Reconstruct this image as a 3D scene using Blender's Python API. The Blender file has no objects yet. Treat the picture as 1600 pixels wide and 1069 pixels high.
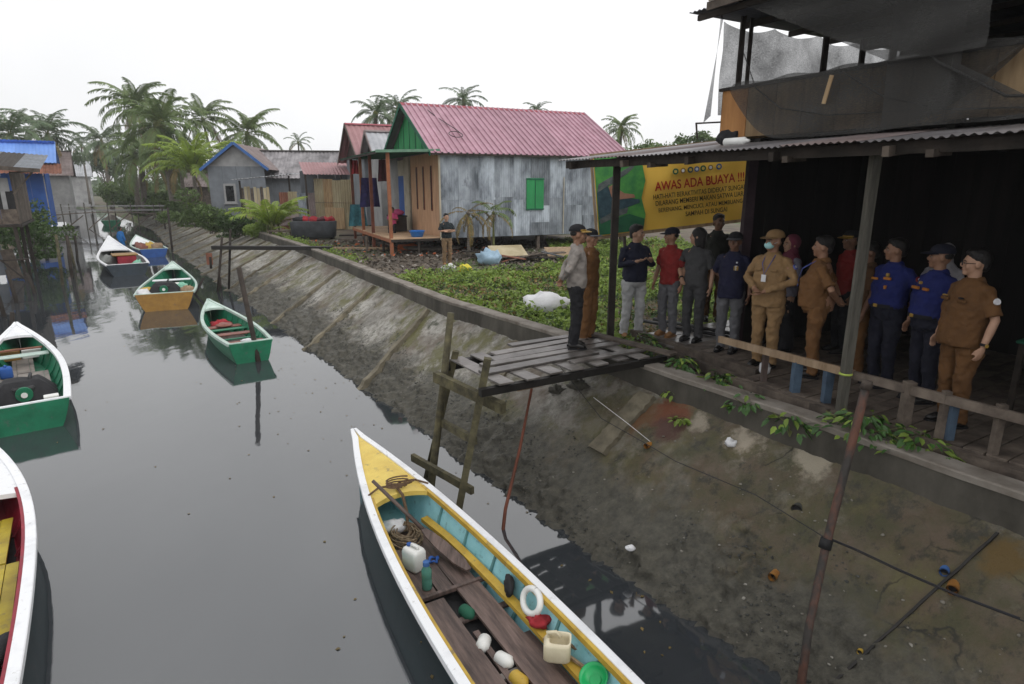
import bpy, bmesh, math, random
import numpy as np
from mathutils import Vector, Matrix, noise as mnoise
R = math.radians
rng = random.Random(7)
nrg = np.random.default_rng(11)
scene = bpy.context.scene
COL = scene.collection

# ------------------------------------------------------------------ camera, sky, sun, exposure
cam_d = bpy.data.cameras.new('camera')
cam = bpy.data.objects.new('camera', cam_d)
COL.objects.link(cam)
scene.camera = cam
cam_d.sensor_width = 36.0
cam_d.lens = 21.6
cam_d.clip_start = 0.05
cam_d.clip_end = 6000
cam.location = (0, 0, 4.3)
cam.rotation_euler = (R(90 - 14.15), 0, 0)

SUN_EL, SUN_AZ = R(50), R(115)          # azimuth measured from +Y towards +X
world = bpy.data.worlds.new('World')
scene.world = world
world.use_nodes = True
wn, wl = world.node_tree.nodes, world.node_tree.links
wn.clear()
w_out = wn.new('ShaderNodeOutputWorld')
w_bg = wn.new('ShaderNodeBackground')
w_sky = wn.new('ShaderNodeTexSky')
w_sky.sky_type = 'NISHITA'
w_sky.sun_disc = False
w_sky.sun_elevation = SUN_EL
w_sky.sun_rotation = SUN_AZ
w_sky.dust_density = 4.0
w_hs = wn.new('ShaderNodeHueSaturation')
w_hs.inputs['Saturation'].default_value = 0.10
w_mix = wn.new('ShaderNodeMix')
w_mix.data_type = 'RGBA'
w_mix.inputs[0].default_value = 0.86     # an even overcast veil over the clear sky
w_tc = wn.new('ShaderNodeTexCoord')
w_no = wn.new('ShaderNodeTexNoise')
w_no.inputs['Scale'].default_value = 1.6
w_no.inputs['Detail'].default_value = 3.0
w_rp = wn.new('ShaderNodeValToRGB')
w_rp.color_ramp.elements[0].position = 0.3
w_rp.color_ramp.elements[1].position = 0.72
w_rp.color_ramp.elements[0].color = (8.4, 8.5, 8.65, 1)
w_rp.color_ramp.elements[1].color = (12.0, 12.0, 12.1, 1)
wl.new(w_tc.outputs['Generated'], w_no.inputs['Vector'])
wl.new(w_no.outputs['Fac'], w_rp.inputs['Fac'])
wl.new(w_sky.outputs['Color'], w_hs.inputs['Color'])
wl.new(w_hs.outputs['Color'], w_mix.inputs[6])
wl.new(w_rp.outputs['Color'], w_mix.inputs[7])
wl.new(w_mix.outputs[2], w_bg.inputs['Color'])
w_bg.inputs['Strength'].default_value = 0.10
wl.new(w_bg.outputs['Background'], w_out.inputs['Surface'])

sun_d = bpy.data.lights.new('sun', 'SUN')
sun = bpy.data.objects.new('sun', sun_d)
COL.objects.link(sun)
sun_d.energy = 0.9
sun_d.angle = R(50)
sun_d.color = (1.0, 0.97, 0.93)
sd = Vector((math.sin(SUN_AZ) * math.cos(SUN_EL), math.cos(SUN_AZ) * math.cos(SUN_EL), math.sin(SUN_EL)))
sun.rotation_euler = sd.to_track_quat('Z', 'Y').to_euler()

scene.view_settings.view_transform = 'Standard'
scene.view_settings.look = 'None'
scene.view_settings.exposure = 0.18
scene.view_settings.gamma = 1.0
scene.view_settings.use_curve_mapping = False
scene.cycles.max_bounces = 6
scene.cycles.transparent_max_bounces = 12

# ------------------------------------------------------------------ materials
def srgb(r, g, b):
    f = lambda v: (v / 255 / 12.92) if v / 255 <= 0.04045 else ((v / 255 + 0.055) / 1.055) ** 2.4
    return (f(r), f(g), f(b))

def M(name, c, c2=None, sc=6.0, rough=0.8, bump=0.15, bsc=None, rnd=0.10, metal=0.0, stretch=(1, 1, 1),
      det=6.0, lo=0.35, hi=0.68, spec=0.4, ior=None, wear=None, wsc=9.0, wlo=.56, whi=.66):
    m = bpy.data.materials.new(name)
    m.use_nodes = True
    n, l = m.node_tree.nodes, m.node_tree.links
    b = n['Principled BSDF']
    if c2 is None:
        c2 = tuple(v * 0.6 for v in c)
    tc = n.new('ShaderNodeTexCoord')
    mp = n.new('ShaderNodeMapping')
    mp.inputs['Scale'].default_value = stretch
    oi = n.new('ShaderNodeObjectInfo')
    mu = n.new('ShaderNodeMath'); mu.operation = 'MULTIPLY'; mu.inputs[1].default_value = 37.0
    ad = n.new('ShaderNodeVectorMath'); ad.operation = 'ADD'
    l.new(tc.outputs['Object'], mp.inputs['Vector'])
    l.new(oi.outputs['Random'], mu.inputs[0])
    l.new(mp.outputs['Vector'], ad.inputs[0])
    l.new(mu.outputs[0], ad.inputs[1])
    no = n.new('ShaderNodeTexNoise')
    no.inputs['Scale'].default_value = sc
    no.inputs['Detail'].default_value = det
    no.inputs['Roughness'].default_value = 0.62
    l.new(ad.outputs[0], no.inputs['Vector'])
    rp = n.new('ShaderNodeValToRGB')
    rp.color_ramp.elements[0].position = lo
    rp.color_ramp.elements[1].position = hi
    rp.color_ramp.elements[0].color = (*c2, 1)
    rp.color_ramp.elements[1].color = (*c, 1)
    l.new(no.outputs['Fac'], rp.inputs['Fac'])
    hs = n.new('ShaderNodeHueSaturation')
    mr = n.new('ShaderNodeMapRange')
    mr.inputs['To Min'].default_value = 1 - rnd
    mr.inputs['To Max'].default_value = 1 + rnd
    l.new(oi.outputs['Random'], mr.inputs['Value'])
    l.new(mr.outputs['Result'], hs.inputs['Value'])
    if wear:
        wn_ = n.new('ShaderNodeTexNoise'); wn_.inputs['Scale'].default_value = wsc; wn_.inputs['Detail'].default_value = 9.0; wn_.inputs['Roughness'].default_value = .72
        l.new(ad.outputs[0], wn_.inputs['Vector'])
        wr_ = n.new('ShaderNodeValToRGB'); wr_.color_ramp.elements[0].position = wlo; wr_.color_ramp.elements[1].position = whi
        l.new(wn_.outputs['Fac'], wr_.inputs['Fac'])
        wm_ = n.new('ShaderNodeMix'); wm_.data_type = 'RGBA'; l.new(wr_.outputs['Color'], wm_.inputs[0])
        l.new(rp.outputs['Color'], wm_.inputs[6]); wm_.inputs[7].default_value = (*wear, 1)
        l.new(wm_.outputs[2], hs.inputs['Color'])
    else:
        l.new(rp.outputs['Color'], hs.inputs['Color'])
    l.new(hs.outputs['Color'], b.inputs['Base Color'])
    b.inputs['Roughness'].default_value = rough
    b.inputs['Metallic'].default_value = metal
    b.inputs['Specular IOR Level'].default_value = spec
    if ior:
        b.inputs['IOR'].default_value = ior
    if bump:
        n2 = n.new('ShaderNodeTexNoise')
        n2.inputs['Scale'].default_value = bsc or sc * 4
        n2.inputs['Detail'].default_value = 4.0
        l.new(ad.outputs[0], n2.inputs['Vector'])
        bp = n.new('ShaderNodeBump')
        bp.inputs['Strength'].default_value = bump
        bp.inputs['Distance'].default_value = 0.02
        l.new(n2.outputs['Fac'], bp.inputs['Height'])
        l.new(bp.outputs['Normal'], b.inputs['Normal'])
    return m

MAT = {}
def mm(key, *a, **k):
    MAT[key] = M(key, *a, **k)
    return MAT[key]

# wood, metal, concrete
mm('old_wood', (0.15, 0.12, 0.095), (0.055, 0.042, 0.034), sc=5, stretch=(1, 1, 1), rnd=.3, bump=.4)
mm('wet_wood', (0.19, 0.175, 0.165), (0.07, 0.062, 0.056), sc=4, rough=.33, rnd=.35, bump=.25, spec=.5)
mm('dark_wood', (0.045, 0.034, 0.027), (0.018, 0.014, 0.011), sc=5, rnd=.3, bump=.4)
mm('black_wood', (0.02, 0.017, 0.015), (0.008, 0.007, 0.006), sc=4, rnd=.3, bump=.3, rough=.6)
mm('mossy_wood', (0.13, 0.115, 0.06), (0.045, 0.04, 0.025), sc=7, rnd=.2, bump=.5)
mm('pale_wood', (0.36, 0.26, 0.17), (0.22, 0.15, 0.09), sc=4, stretch=(3, 3, .5), rnd=.15)
mm('plywood', (0.42, 0.30, 0.17), (0.24, 0.155, 0.08), sc=2.6, stretch=(4, 4, .5), rnd=.16, bump=.1)
mm('porch_wood', (0.60, 0.37, 0.22), (0.42, 0.24, 0.135), sc=2.5, stretch=(4, 4, .6), rnd=.12, bump=.1)
mm('deck_wood', (0.52, 0.36, 0.23), (0.34, 0.22, 0.13), sc=3, rnd=.14, bump=.1)
mm('orange_post', (0.36, 0.135, 0.06), (0.22, 0.08, 0.04), sc=4, rnd=.1)
mm('red_brown', (0.19, 0.06, 0.035), (0.10, 0.035, 0.02), sc=4, rnd=.1)
mm('zinc', (0.40, 0.44, 0.49), (0.10, 0.115, 0.135), sc=1.7, stretch=(1, 1, .4), rough=.55, metal=.2, rnd=.42, bump=.1, lo=.36, hi=.64, wear=(.06, .065, .075), wsc=1.6, wlo=.58, whi=.74)
mm('zinc_warm', (0.52, 0.45, 0.30), (0.33, 0.27, 0.16), sc=1.6, stretch=(1, 1, .3), rough=.6, metal=.1, rnd=.22, bump=.1)
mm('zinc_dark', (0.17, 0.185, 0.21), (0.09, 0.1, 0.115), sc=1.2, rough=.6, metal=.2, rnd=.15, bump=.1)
mm('tin_roof', (0.36, 0.34, 0.35), (0.16, 0.15, 0.155), sc=1.3, rough=.45, metal=.35, rnd=.2, bump=.1)
mm('rust_roof', (0.27, 0.11, 0.07), (0.13, 0.05, 0.03), sc=2, rough=.8, rnd=.15)
mm('brown_roof', (0.27, 0.22, 0.215), (0.15, 0.115, 0.11), sc=1.2, rough=.7, rnd=.12)
mm('pink_roof', (0.44, 0.25, 0.31), (0.33, 0.17, 0.215), sc=1.6, rough=.45, rnd=.10, bump=.08, spec=.5, wear=(.27, .16, .18), wsc=3.5, wlo=.58, whi=.8)
mm('pink_roof_b', (0.36, 0.19, 0.195), (0.26, 0.13, 0.135), sc=.8, rough=.5, rnd=.1, bump=.05)
mm('pink_ridge', (0.33, 0.05, 0.075), (0.24, 0.035, 0.05), sc=2, rough=.5)
mm('gray_roof', (0.44, 0.45, 0.47), (0.28, 0.29, 0.31), sc=1, rough=.5, rnd=.1)
mm('blue_roof', (0.17, 0.32, 0.72), (0.12, 0.25, 0.6), sc=.8, rough=.5, rnd=.06)
mm('blue_paint', (0.03, 0.11, 0.38), (0.02, 0.075, 0.29), sc=1.5, rnd=.08)
mm('blue_trim', (0.06, 0.16, 0.42), (0.04, 0.11, 0.3), sc=3)
mm('house_grey', (0.215, 0.235, 0.26), (0.15, 0.165, 0.185), sc=1.2, rnd=.1)
mm('house_pale', (0.34, 0.34, 0.34), (0.22, 0.22, 0.22), sc=1.2, rnd=.1)
mm('green_gable', (0.03, 0.27, 0.09), (0.018, 0.18, 0.06), sc=1.6, stretch=(1, 1, .4), rnd=.1)
mm('green_dark', (0.02, 0.13, 0.075), (0.012, 0.085, 0.05), sc=3)
mm('cream', (0.50, 0.45, 0.36), (0.34, 0.3, 0.22), sc=2)
mm('glass_dark', (0.012, 0.014, 0.016), (0.008, 0.01, 0.012), sc=2, rough=.12, bump=0)
mm('black', (0.012, 0.012, 0.013), (0.006, 0.006, 0.007), sc=5, rough=.7)
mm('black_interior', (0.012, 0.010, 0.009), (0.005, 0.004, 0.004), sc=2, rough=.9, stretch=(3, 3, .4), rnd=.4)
mm('dark_iron', (0.05, 0.05, 0.052), (0.02, 0.02, 0.022), sc=8, rough=.5, metal=.4)
mm('white_paint', (0.80, 0.81, 0.83), (0.62, 0.63, 0.65), sc=3, rough=.42, bump=.08, rnd=.03, lo=.25, hi=.5, wear=(.34, .33, .30), wsc=11, wlo=.60, whi=.72)
mm('white_plastic', (0.80, 0.80, 0.78), (0.72, 0.72, 0.69), sc=3, rough=.35, bump=.02, rnd=.04)
mm('white_cloth', (0.75, 0.75, 0.76), (0.58, 0.58, 0.6), sc=4, rough=.9, bump=.4)
mm('cable', (0.025, 0.025, 0.03), None, rough=.6, bump=0)
mm('rope', (0.21, 0.13, 0.075), (0.1, 0.06, 0.035), sc=30, bump=.6)
mm('concrete_cap', (0.30, 0.285, 0.25), (0.13, 0.115, 0.09), sc=2.2, bump=.5, bsc=14, rnd=.05)
mm('mud_stone', (0.085, 0.085, 0.075), (0.03, 0.031, 0.028), sc=9, rough=.6, bump=.5)
mm('gravel', (0.2, 0.17, 0.14), (0.07, 0.06, 0.05), sc=3, bump=.4)
mm('brick', (0.36, 0.11, 0.06), (0.22, 0.07, 0.04), sc=6)
# leaves
def leafmat(key, c, c2, sc=1.2, rough=.55, trans=.25):
    m = mm(key, c, c2, sc=sc, rough=rough, bump=0, rnd=.18, lo=.3, hi=.7)
    n, l = m.node_tree.nodes, m.node_tree.links
    b = n['Principled BSDF']
    col = b.inputs['Base Color'].links[0].from_socket
    t = n.new('ShaderNodeBsdfTranslucent')
    x = n.new('ShaderNodeMixShader'); x.inputs[0].default_value = trans
    l.new(col, t.inputs['Color'])
    l.new(b.outputs[0], x.inputs[1]); l.new(t.outputs[0], x.inputs[2])
    l.new(x.outputs[0], n['Material Output'].inputs['Surface'])
leafmat('palm_leaf', (0.17, 0.23, 0.075), (0.075, 0.125, 0.04), sc=.9)
leafmat('palm_hazed', (0.15, 0.205, 0.11), (0.08, 0.125, 0.065), sc=.6)  # distance haze put into the colour: paler, greyer leaves
leafmat('palm_dry', (0.27, 0.19, 0.07), (0.13, 0.1, 0.04), sc=1.5)
leafmat('palm_young', (0.30, 0.38, 0.055), (0.15, 0.24, 0.04), sc=1.2, trans=.35)
leafmat('herb', (0.29, 0.40, 0.075), (0.12, 0.19, 0.035), sc=1.1, trans=.3)
leafmat('herb_dark', (0.075, 0.14, 0.03), (0.03, 0.06, 0.018), sc=1.5)
leafmat('shrub_leaf', (0.13, 0.195, 0.055), (0.05, 0.085, 0.028), sc=.8)
leafmat('tree_leaf', (0.16, 0.22, 0.08), (0.07, 0.115, 0.045), sc=.5)
mm('trunk', (0.19, 0.165, 0.14), (0.08, 0.068, 0.055), sc=5, stretch=(1, 1, 4), bump=.6)
mm('stem', (0.16, 0.17, 0.06), (0.08, 0.09, 0.03), sc=4)

# ------------------------------------------------------------------ mesh buffer
class MB:
    def __init__(s):
        s.v = []; s.f = []
    def add(s, vs, fs):
        o = len(s.v)
        s.v.extend([tuple(p) for p in vs])
        s.f.extend([tuple(i + o for i in f) for f in fs])
        return s
    def box(s, c, size, rot=None):
        x, y, z = (d / 2 for d in size)
        vs = [Vector(p) for p in ((-x,-y,-z),(x,-y,-z),(x,y,-z),(-x,y,-z),(-x,-y,z),(x,-y,z),(x,y,z),(-x,y,z))]
        if rot is not None:
            if not isinstance(rot, Matrix):
                rot = Matrix.Rotation(rot, 3, 'Z')
            vs = [rot @ p for p in vs]
        c = Vector(c)
        return s.add([p + c for p in vs], [(0,3,2,1),(4,5,6,7),(0,1,5,4),(1,2,6,5),(2,3,7,6),(3,0,4,7)])
    def cbox(s, c, size, ch=.01, rot=None):
        """box with chamfered vertical and top edges"""
        x, y, z = (d / 2 for d in size)
        ch = min(ch, x * .8, y * .8, z * .8)
        def ring(hx, hy, zz):
            k = ch
            return [(-hx+k,-hy,zz),(hx-k,-hy,zz),(hx,-hy+k,zz),(hx,hy-k,zz),(hx-k,hy,zz),(-hx+k,hy,zz),(-hx,hy-k,zz),(-hx,-hy+k,zz)]
        rs = [ring(x-ch*.6,y-ch*.6,-z), ring(x,y,-z+ch), ring(x,y,z-ch), ring(x-ch*.6,y-ch*.6,z)]
        vs = [Vector(p) for r in rs for p in r]
        if rot is not None:
            if not isinstance(rot, Matrix):
                rot = Matrix.Rotation(rot, 3, 'Z')
            vs = [rot @ p for p in vs]
        c = Vector(c)
        fs = [tuple(range(7, -1, -1)), tuple(range(24, 32))]
        for k in range(3):
            for i in range(8):
                j = (i + 1) % 8
                fs.append((k*8+i, k*8+j, k*8+8+j, k*8+8+i))
        return s.add([p + c for p in vs], fs)
    def bar(s, p, q, w, h=None, up=(0, 0, 1)):
        """square timber from p to q"""
        h = h or w
        p, q = Vector(p), Vector(q)
        d = (q - p); L = d.length; d.normalize()
        u = Vector(up)
        if abs(d.dot(u)) > .95:
            u = Vector((0, 1, 0))
        x = d.cross(u).normalized(); z = x.cross(d).normalized()
        rot = Matrix((x, d, z)).transposed()
        return s.box((p + q) / 2, (w, L, h), rot)
    def tube(s, pts, rad, n=8, cap=True):
        pts = [Vector(p) for p in pts]
        m = len(pts)
        if not isinstance(rad, (list, tuple)):
            rad = [rad] * m
        vs = []; fs = []
        prev = None
        for i, p in enumerate(pts):
            t = (pts[min(i+1, m-1)] - pts[max(i-1, 0)]).normalized()
            if prev is None:
                a = Vector((0, 0, 1)) if abs(t.z) < .9 else Vector((1, 0, 0))
                x = t.cross(a).normalized()
            else:
                x = (prev - t * prev.dot(t)).normalized()
            prev = x
            y = t.cross(x)
            r = rad[i]
            rx, ry = r if isinstance(r, tuple) else (r, r)
            for k in range(n):
                an = 2 * math.pi * k / n
                vs.append(p + x * math.cos(an) * rx + y * math.sin(an) * ry)
        for i in range(m - 1):
            for k in range(n):
                j = (k + 1) % n
                fs.append((i*n+k, i*n+j, (i+1)*n+j, (i+1)*n+k))
        if cap:
            fs.append(tuple(range(n - 1, -1, -1)))
            fs.append(tuple((m-1)*n + k for k in range(n)))
        return s.add(vs, fs)
    def rings(s, rs, n=16, p=2.0):
        """closed loft of horizontal super-ellipse rings (cx, cy, z, rx, ry)"""
        vs = []; fs = []
        for (cx, cy, z, rx, ry) in rs:
            for k in range(n):
                a = 2 * math.pi * k / n
                c, sn = math.cos(a), math.sin(a)
                e = 2 / p
                vs.append((cx + rx * math.copysign(abs(c) ** e, c), cy + ry * math.copysign(abs(sn) ** e, sn), z))
        m = len(rs)
        for i in range(m - 1):
            for k in range(n):
                j = (k + 1) % n
                fs.append((i*n+k, i*n+j, (i+1)*n+j, (i+1)*n+k))
        fs.append(tuple(range(n - 1, -1, -1)))
        fs.append(tuple((m-1)*n + k for k in range(n)))
        return s.add(vs, fs)
    def ell(s, c, r, n=12, m=8, rot=None):
        vs = []; fs = []
        for i in range(m + 1):
            th = math.pi * i / m
            for k in range(n):
                a = 2 * math.pi * k / n
                p = Vector((r[0]*math.sin(th)*math.cos(a), r[1]*math.sin(th)*math.sin(a), -r[2]*math.cos(th)))
                if rot is not None:
                    p = rot @ p
                vs.append(p + Vector(c))
        for i in range(m):
            for k in range(n):
                j = (k + 1) % n
                fs.append((i*n+k, i*n+j, (i+1)*n+j, (i+1)*n+k))
        return s.add(vs, fs)
    def grid(s, P):
        """P: rows of points"""
        a, b = len(P), len(P[0])
        vs = [p for r in P for p in r]
        fs = [(i*b+j, i*b+j+1, (i+1)*b+j+1, (i+1)*b+j) for i in range(a-1) for j in range(b-1)]
        return s.add(vs, fs)
    def prism(s, poly, z0, z1):
        n = len(poly)
        vs = [(x, y, z0) for x, y in poly] + [(x, y, z1) for x, y in poly]
        fs = [tuple(range(n-1, -1, -1)), tuple(range(n, 2*n))] + [(i, (i+1) % n, n+(i+1) % n, n+i) for i in range(n)]
        return s.add(vs, fs)
    def extrude(s, pts, d):
        """planar polygon of 3-D points pushed by vector d"""
        n = len(pts); d = Vector(d)
        vs = [Vector(p) for p in pts] + [Vector(p) + d for p in pts]
        fs = [tuple(range(n-1, -1, -1)), tuple(range(n, 2*n))] + [(i, (i+1) % n, n+(i+1) % n, n+i) for i in range(n)]
        return s.add(vs, fs)
    def mesh(s, name, m, smooth=False, off=None):
        me = bpy.data.meshes.new(name)
        v = s.v
        if off is not None:
            v = [(p[0]-off[0], p[1]-off[1], p[2]-off[2]) for p in v]
        me.from_pydata(v, [], s.f)
        if m is not None:
            me.materials.append(MAT[m] if isinstance(m, str) else m)
        if smooth:
            me.polygons.foreach_set('use_smooth', [True] * len(me.polygons))
        me.update()
        return me

def link(name, me, parent=None):
    o = bpy.data.objects.new(name, me)
    COL.objects.link(o)
    if parent is not None:
        o.parent = parent
    return o

def root_offset(o):
    v = Vector((0, 0, 0))
    while o is not None:
        v += o.location
        o = o.parent
    return v

def build(mb, name, m, parent=None, smooth=False, world=True):
    """link the buffer as one mesh object; world=True means its points are scene coordinates"""
    off = root_offset(parent) if (world and parent is not None) else None
    return link(name, mb.mesh(name, m, smooth, off), parent)

def tag(o, label=None, cat=None, group=None, kind=None):
    if label: o['label'] = label
    if cat: o['category'] = cat
    if group: o['group'] = group
    if kind: o['kind'] = kind
    return o

def thing(name, label, cat, loc=(0, 0, 0), rz=0.0, group=None):
    o = bpy.data.objects.new(name, None)
    COL.objects.link(o)
    o.empty_display_size = .2
    o.location = loc
    o.rotation_euler = (0, 0, rz)
    return tag(o, label, cat, group)

def solo(mb, name, m, label, cat, loc, group=None, smooth=False, world=True, rz=0.0):
    """a thing that is one mesh, its origin at loc"""
    o = link(name, mb.mesh(name, m, smooth, loc if world else None))
    o.location = loc
    o.rotation_euler = (0, 0, rz)
    return tag(o, label, cat, group)

def fast_mesh(name, V, Fq, m, mats=None, idx=None):
    """numpy quads -> mesh"""
    me = bpy.data.meshes.new(name)
    nv, nf = len(V), len(Fq)
    k = Fq.shape[1]
    me.vertices.add(nv)
    me.vertices.foreach_set('co', np.asarray(V, dtype=np.float32).ravel())
    me.loops.add(nf * k)
    me.loops.foreach_set('vertex_index', np.asarray(Fq, dtype=np.int32).ravel())
    me.polygons.add(nf)
    me.polygons.foreach_set('loop_start', np.arange(0, nf * k, k, dtype=np.int32))
    me.polygons.foreach_set('loop_total', np.full(nf, k, dtype=np.int32))
    for x in (mats or [m]):
        me.materials.append(MAT[x])
    if idx is not None:
        me.polygons.foreach_set('material_index', np.asarray(idx, dtype=np.int32))
    me.update(calc_edges=True)
    return me

def leaf_quads(C, size, flat=0.5, asp=0.5):
    """diamond leaves centred at C (n,3), random facing; flat=1 lies level"""
    n = len(C)
    a = nrg.uniform(0, 2*np.pi, n)
    tilt = nrg.normal(0, 1.1 - flat, n)
    d = np.stack([np.cos(a)*np.cos(tilt), np.sin(a)*np.cos(tilt), np.sin(tilt)], 1)
    rr = nrg.normal(0, 1 - flat + .15, (n, 3)); rr[:, 2] += 1.0
    s = np.cross(d, rr); s /= np.linalg.norm(s, axis=1, keepdims=True) + 1e-6
    L = (size * nrg.uniform(.6, 1.3, n))[:, None]
    up = np.cross(s, d)
    V = np.stack([C - d*L*.5, C + s*L*asp*.5 + up*L*.06, C + d*L*.5 - up*L*.08, C - s*L*asp*.5 + up*L*.06], 1).reshape(-1, 3)
    F = np.arange(4*n).reshape(n, 4)
    return V, F

def interp(xs, ys, x):
    return float(np.interp(x, xs, ys))

# ================================================================== SETTING
AX, AY = Vector((-0.540, 0.842, 0)), Vector((0.842, 0.540, 0))      # along the canal, and towards the right bank
def qo(q, o, z=0.0):
    return Vector((AX.x*q + AY.x*o, AX.y*q + AY.y*o, z))
def to_qo(x, y):
    return (AX.x*x + AX.y*y, AY.x*x + AY.y*y)
TOP_XY = [(8.2, -3.0), (6.3, .35), (3.96, 4.34), (2.7, 6.45), (1.85, 7.75), (0.80, 9.62), (-1.51, 12.9), (-6.3, 21.4), (-8.9, 25.8),
          (-17.48, 39.6), (-32.9, 63.8), (-42.1, 76.4)]
TOE_XY = [(6.6, -2.0), (4.75, 1.3), (2.51, 4.57), (1.3, 6.13), (.22, 7.75), (-.72, 9.1), (-2.35, 11.6), (-4.75, 15.1), (-7.9, 19.97),
          (-14.3, 29.4), (-23.6, 43.2), (-36.8, 64.0), (-44.5, 75)]
WZ, WK = .30, .930          # water level, and the re-measured scale of what floats on it
TOE_XY = [(x * WK, y * WK) for x, y in TOE_XY]
TOPq = [to_qo(*p) for p in TOP_XY]; TOEq = [to_qo(*p) for p in TOE_XY]
o_top = lambda q: interp([a for a, _ in TOPq], [b for _, b in TOPq], q)
o_toe = lambda q: interp([a for a, _ in TOEq], [b for _, b in TOEq], q)
WALL_T, WALL_TOP, WALL_BOT = 0.24, 2.0, 1.66

# ---- water: one murky sheet
m = M('canal_water', (0.040, 0.045, 0.050), (0.032, 0.036, 0.041), sc=.25, rough=.04, bump=0, rnd=0, ior=2.2, spec=.5)
MAT['water'] = m
n, l = m.node_tree.nodes, m.node_tree.links
tc = n.new('ShaderNodeTexCoord')
mp = n.new('ShaderNodeMapping'); mp.inputs['Scale'].default_value = (1.0, .45, 1); mp.inputs['Rotation'].default_value = (0, 0, R(32))
no = n.new('ShaderNodeTexNoise'); no.inputs['Scale'].default_value = 1.1; no.inputs['Detail'].default_value = 3.5
bp = n.new('ShaderNodeBump'); bp.inputs['Strength'].default_value = .11; bp.inputs['Distance'].default_value = .06
l.new(tc.outputs['Object'], mp.inputs['Vector']); l.new(mp.outputs['Vector'], no.inputs['Vector'])
l.new(no.outputs['Fac'], bp.inputs['Height']); l.new(bp.outputs['Normal'], n['Principled BSDF'].inputs['Normal'])
b = MB(); b.add([(-260, -40, WZ), (60, -40, WZ), (60, 260, WZ), (-260, 260, WZ)], [(0, 1, 2, 3)])
tag(build(b, 'water', 'water'), kind='structure')

# ---- ground: right bank and left bank out to the horizon, open along the canal
m = M('bank_soil', (0.17, 0.135, 0.10), (0.07, 0.056, 0.042), sc=.9, rough=.9, bump=.6, bsc=5, rnd=0)
MAT['soil'] = m
n, l = m.node_tree.nodes, m.node_tree.links
pb = n['Principled BSDF']; col = pb.inputs['Base Color'].links[0].from_socket
no = n.new('ShaderNodeTexNoise'); no.inputs['Scale'].default_value = .23; no.inputs['Detail'].default_value = 5
tc = n.new('ShaderNodeTexCoord'); l.new(tc.outputs['Object'], no.inputs['Vector'])
rp = n.new('ShaderNodeValToRGB'); rp.color_ramp.elements[0].position = .47; rp.color_ramp.elements[1].position = .62
l.new(no.outputs['Fac'], rp.inputs['Fac'])
mx = n.new('ShaderNodeMix'); mx.data_type = 'RGBA'; l.new(rp.outputs['Color'], mx.inputs[0])
l.new(col, mx.inputs[6]); mx.inputs[7].default_value = (0.075, 0.105, 0.03, 1); l.new(mx.outputs[2], pb.inputs['Base Color'])
b = MB()
right_in = [qo(q, o_top(q) + WALL_T * .6, 1.72) for q in (-7, -3.5, 0, 2, 4, 6, 8, 11, 16, 22, 30, 40, 52, 66, 84)]
right_in += [Vector((-47, 80, 1.3)), Vector((-64, 102, .9)), Vector((-86, 130, .9)), Vector((-150, 205, 1.0))]
prev = None
for p in right_in:
    row = [p, Vector((p.x + 6, p.y, 1.72 if p.y < 78 else 1.5)), Vector((p.x + 40, p.y, 1.75)), Vector((490, p.y, 1.8))]
    if prev:
        o = len(b.v); b.add(prev + row, [(i, i+1, i+5, i+4) for i in range(3)])
    prev = row
b.add([prev[0], prev[3], (490, 700, 2), (-490, 700, 2), (-490, 205, 1.5)], [(0, 1, 2, 3, 4)])
# natural right bank beyond the concrete: a shelving edge
edge = [(-41.0, 76.0), (-47, 80), (-64, 102), (-86, 130), (-150, 205)]
lowr = [(-43.5, 75.0), (-50, 80), (-67.5, 102), (-89, 130), (-153, 204)]
b.grid([[(x, y, z) for (x, y), z in zip(edge, (1.72, 1.3, .9, .9, 1.0))], [(x, y, -.4) for x, y in lowr]])
left_edge = [(-12, -25), (-12, 0), (-13, 8), (-15.0, 15), (-18.5, 21), (-23, 28.5), (-37.5, 49), (-59, 82), (-75, 104), (-96, 131), (-156, 203)]
rows = [[], [], [], []]
for x, y in left_edge:
    rows[0].append((x, y, -.4)); rows[1].append((x - 1.5, y - .4, .62)); rows[2].append((x - 5, y - 1, 1.0)); rows[3].append((-490, y - 2, 1.3))
b.grid(rows)
b.add([(-490, 201, 1.3), (-157, 203, 1.0), (-150, 205, 1.0), (-490, 206, 1.5)], [(0, 1, 2, 3)])
tag(build(b, 'ground', 'soil'), kind='structure')

# ---- concrete slope of the canal
m = bpy.data.materials.new('slope_concrete'); m.use_nodes = True; MAT['slope'] = m
n, l = m.node_tree.nodes, m.node_tree.links
pb = n['Principled BSDF']; pb.inputs['Roughness'].default_value = .72
tc = n.new('ShaderNodeTexCoord'); sx = n.new('ShaderNodeSeparateXYZ'); l.new(tc.outputs['Object'], sx.inputs[0])
def N(scale, detail=6, rough=.6, stretch=None):
    t = n.new('ShaderNodeTexNoise'); t.inputs['Scale'].default_value = scale; t.inputs['Detail'].default_value = detail
    t.inputs['Roughness'].default_value = rough
    if stretch:
        mp = n.new('ShaderNodeMapping'); mp.inputs['Scale'].default_value = stretch
        l.new(tc.outputs['Object'], mp.inputs['Vector']); l.new(mp.outputs['Vector'], t.inputs['Vector'])
    else:
        l.new(tc.outputs['Object'], t.inputs['Vector'])
    return t.outputs['Fac']
def ramp(f, p0, p1, c0=(0, 0, 0), c1=(1, 1, 1)):
    r = n.new('ShaderNodeValToRGB'); r.color_ramp.elements[0].position = p0; r.color_ramp.elements[1].position = p1
    r.color_ramp.elements[0].color = (*c0, 1); r.color_ramp.elements[1].color = (*c1, 1); l.new(f, r.inputs['Fac']); return r.outputs['Color']
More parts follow.
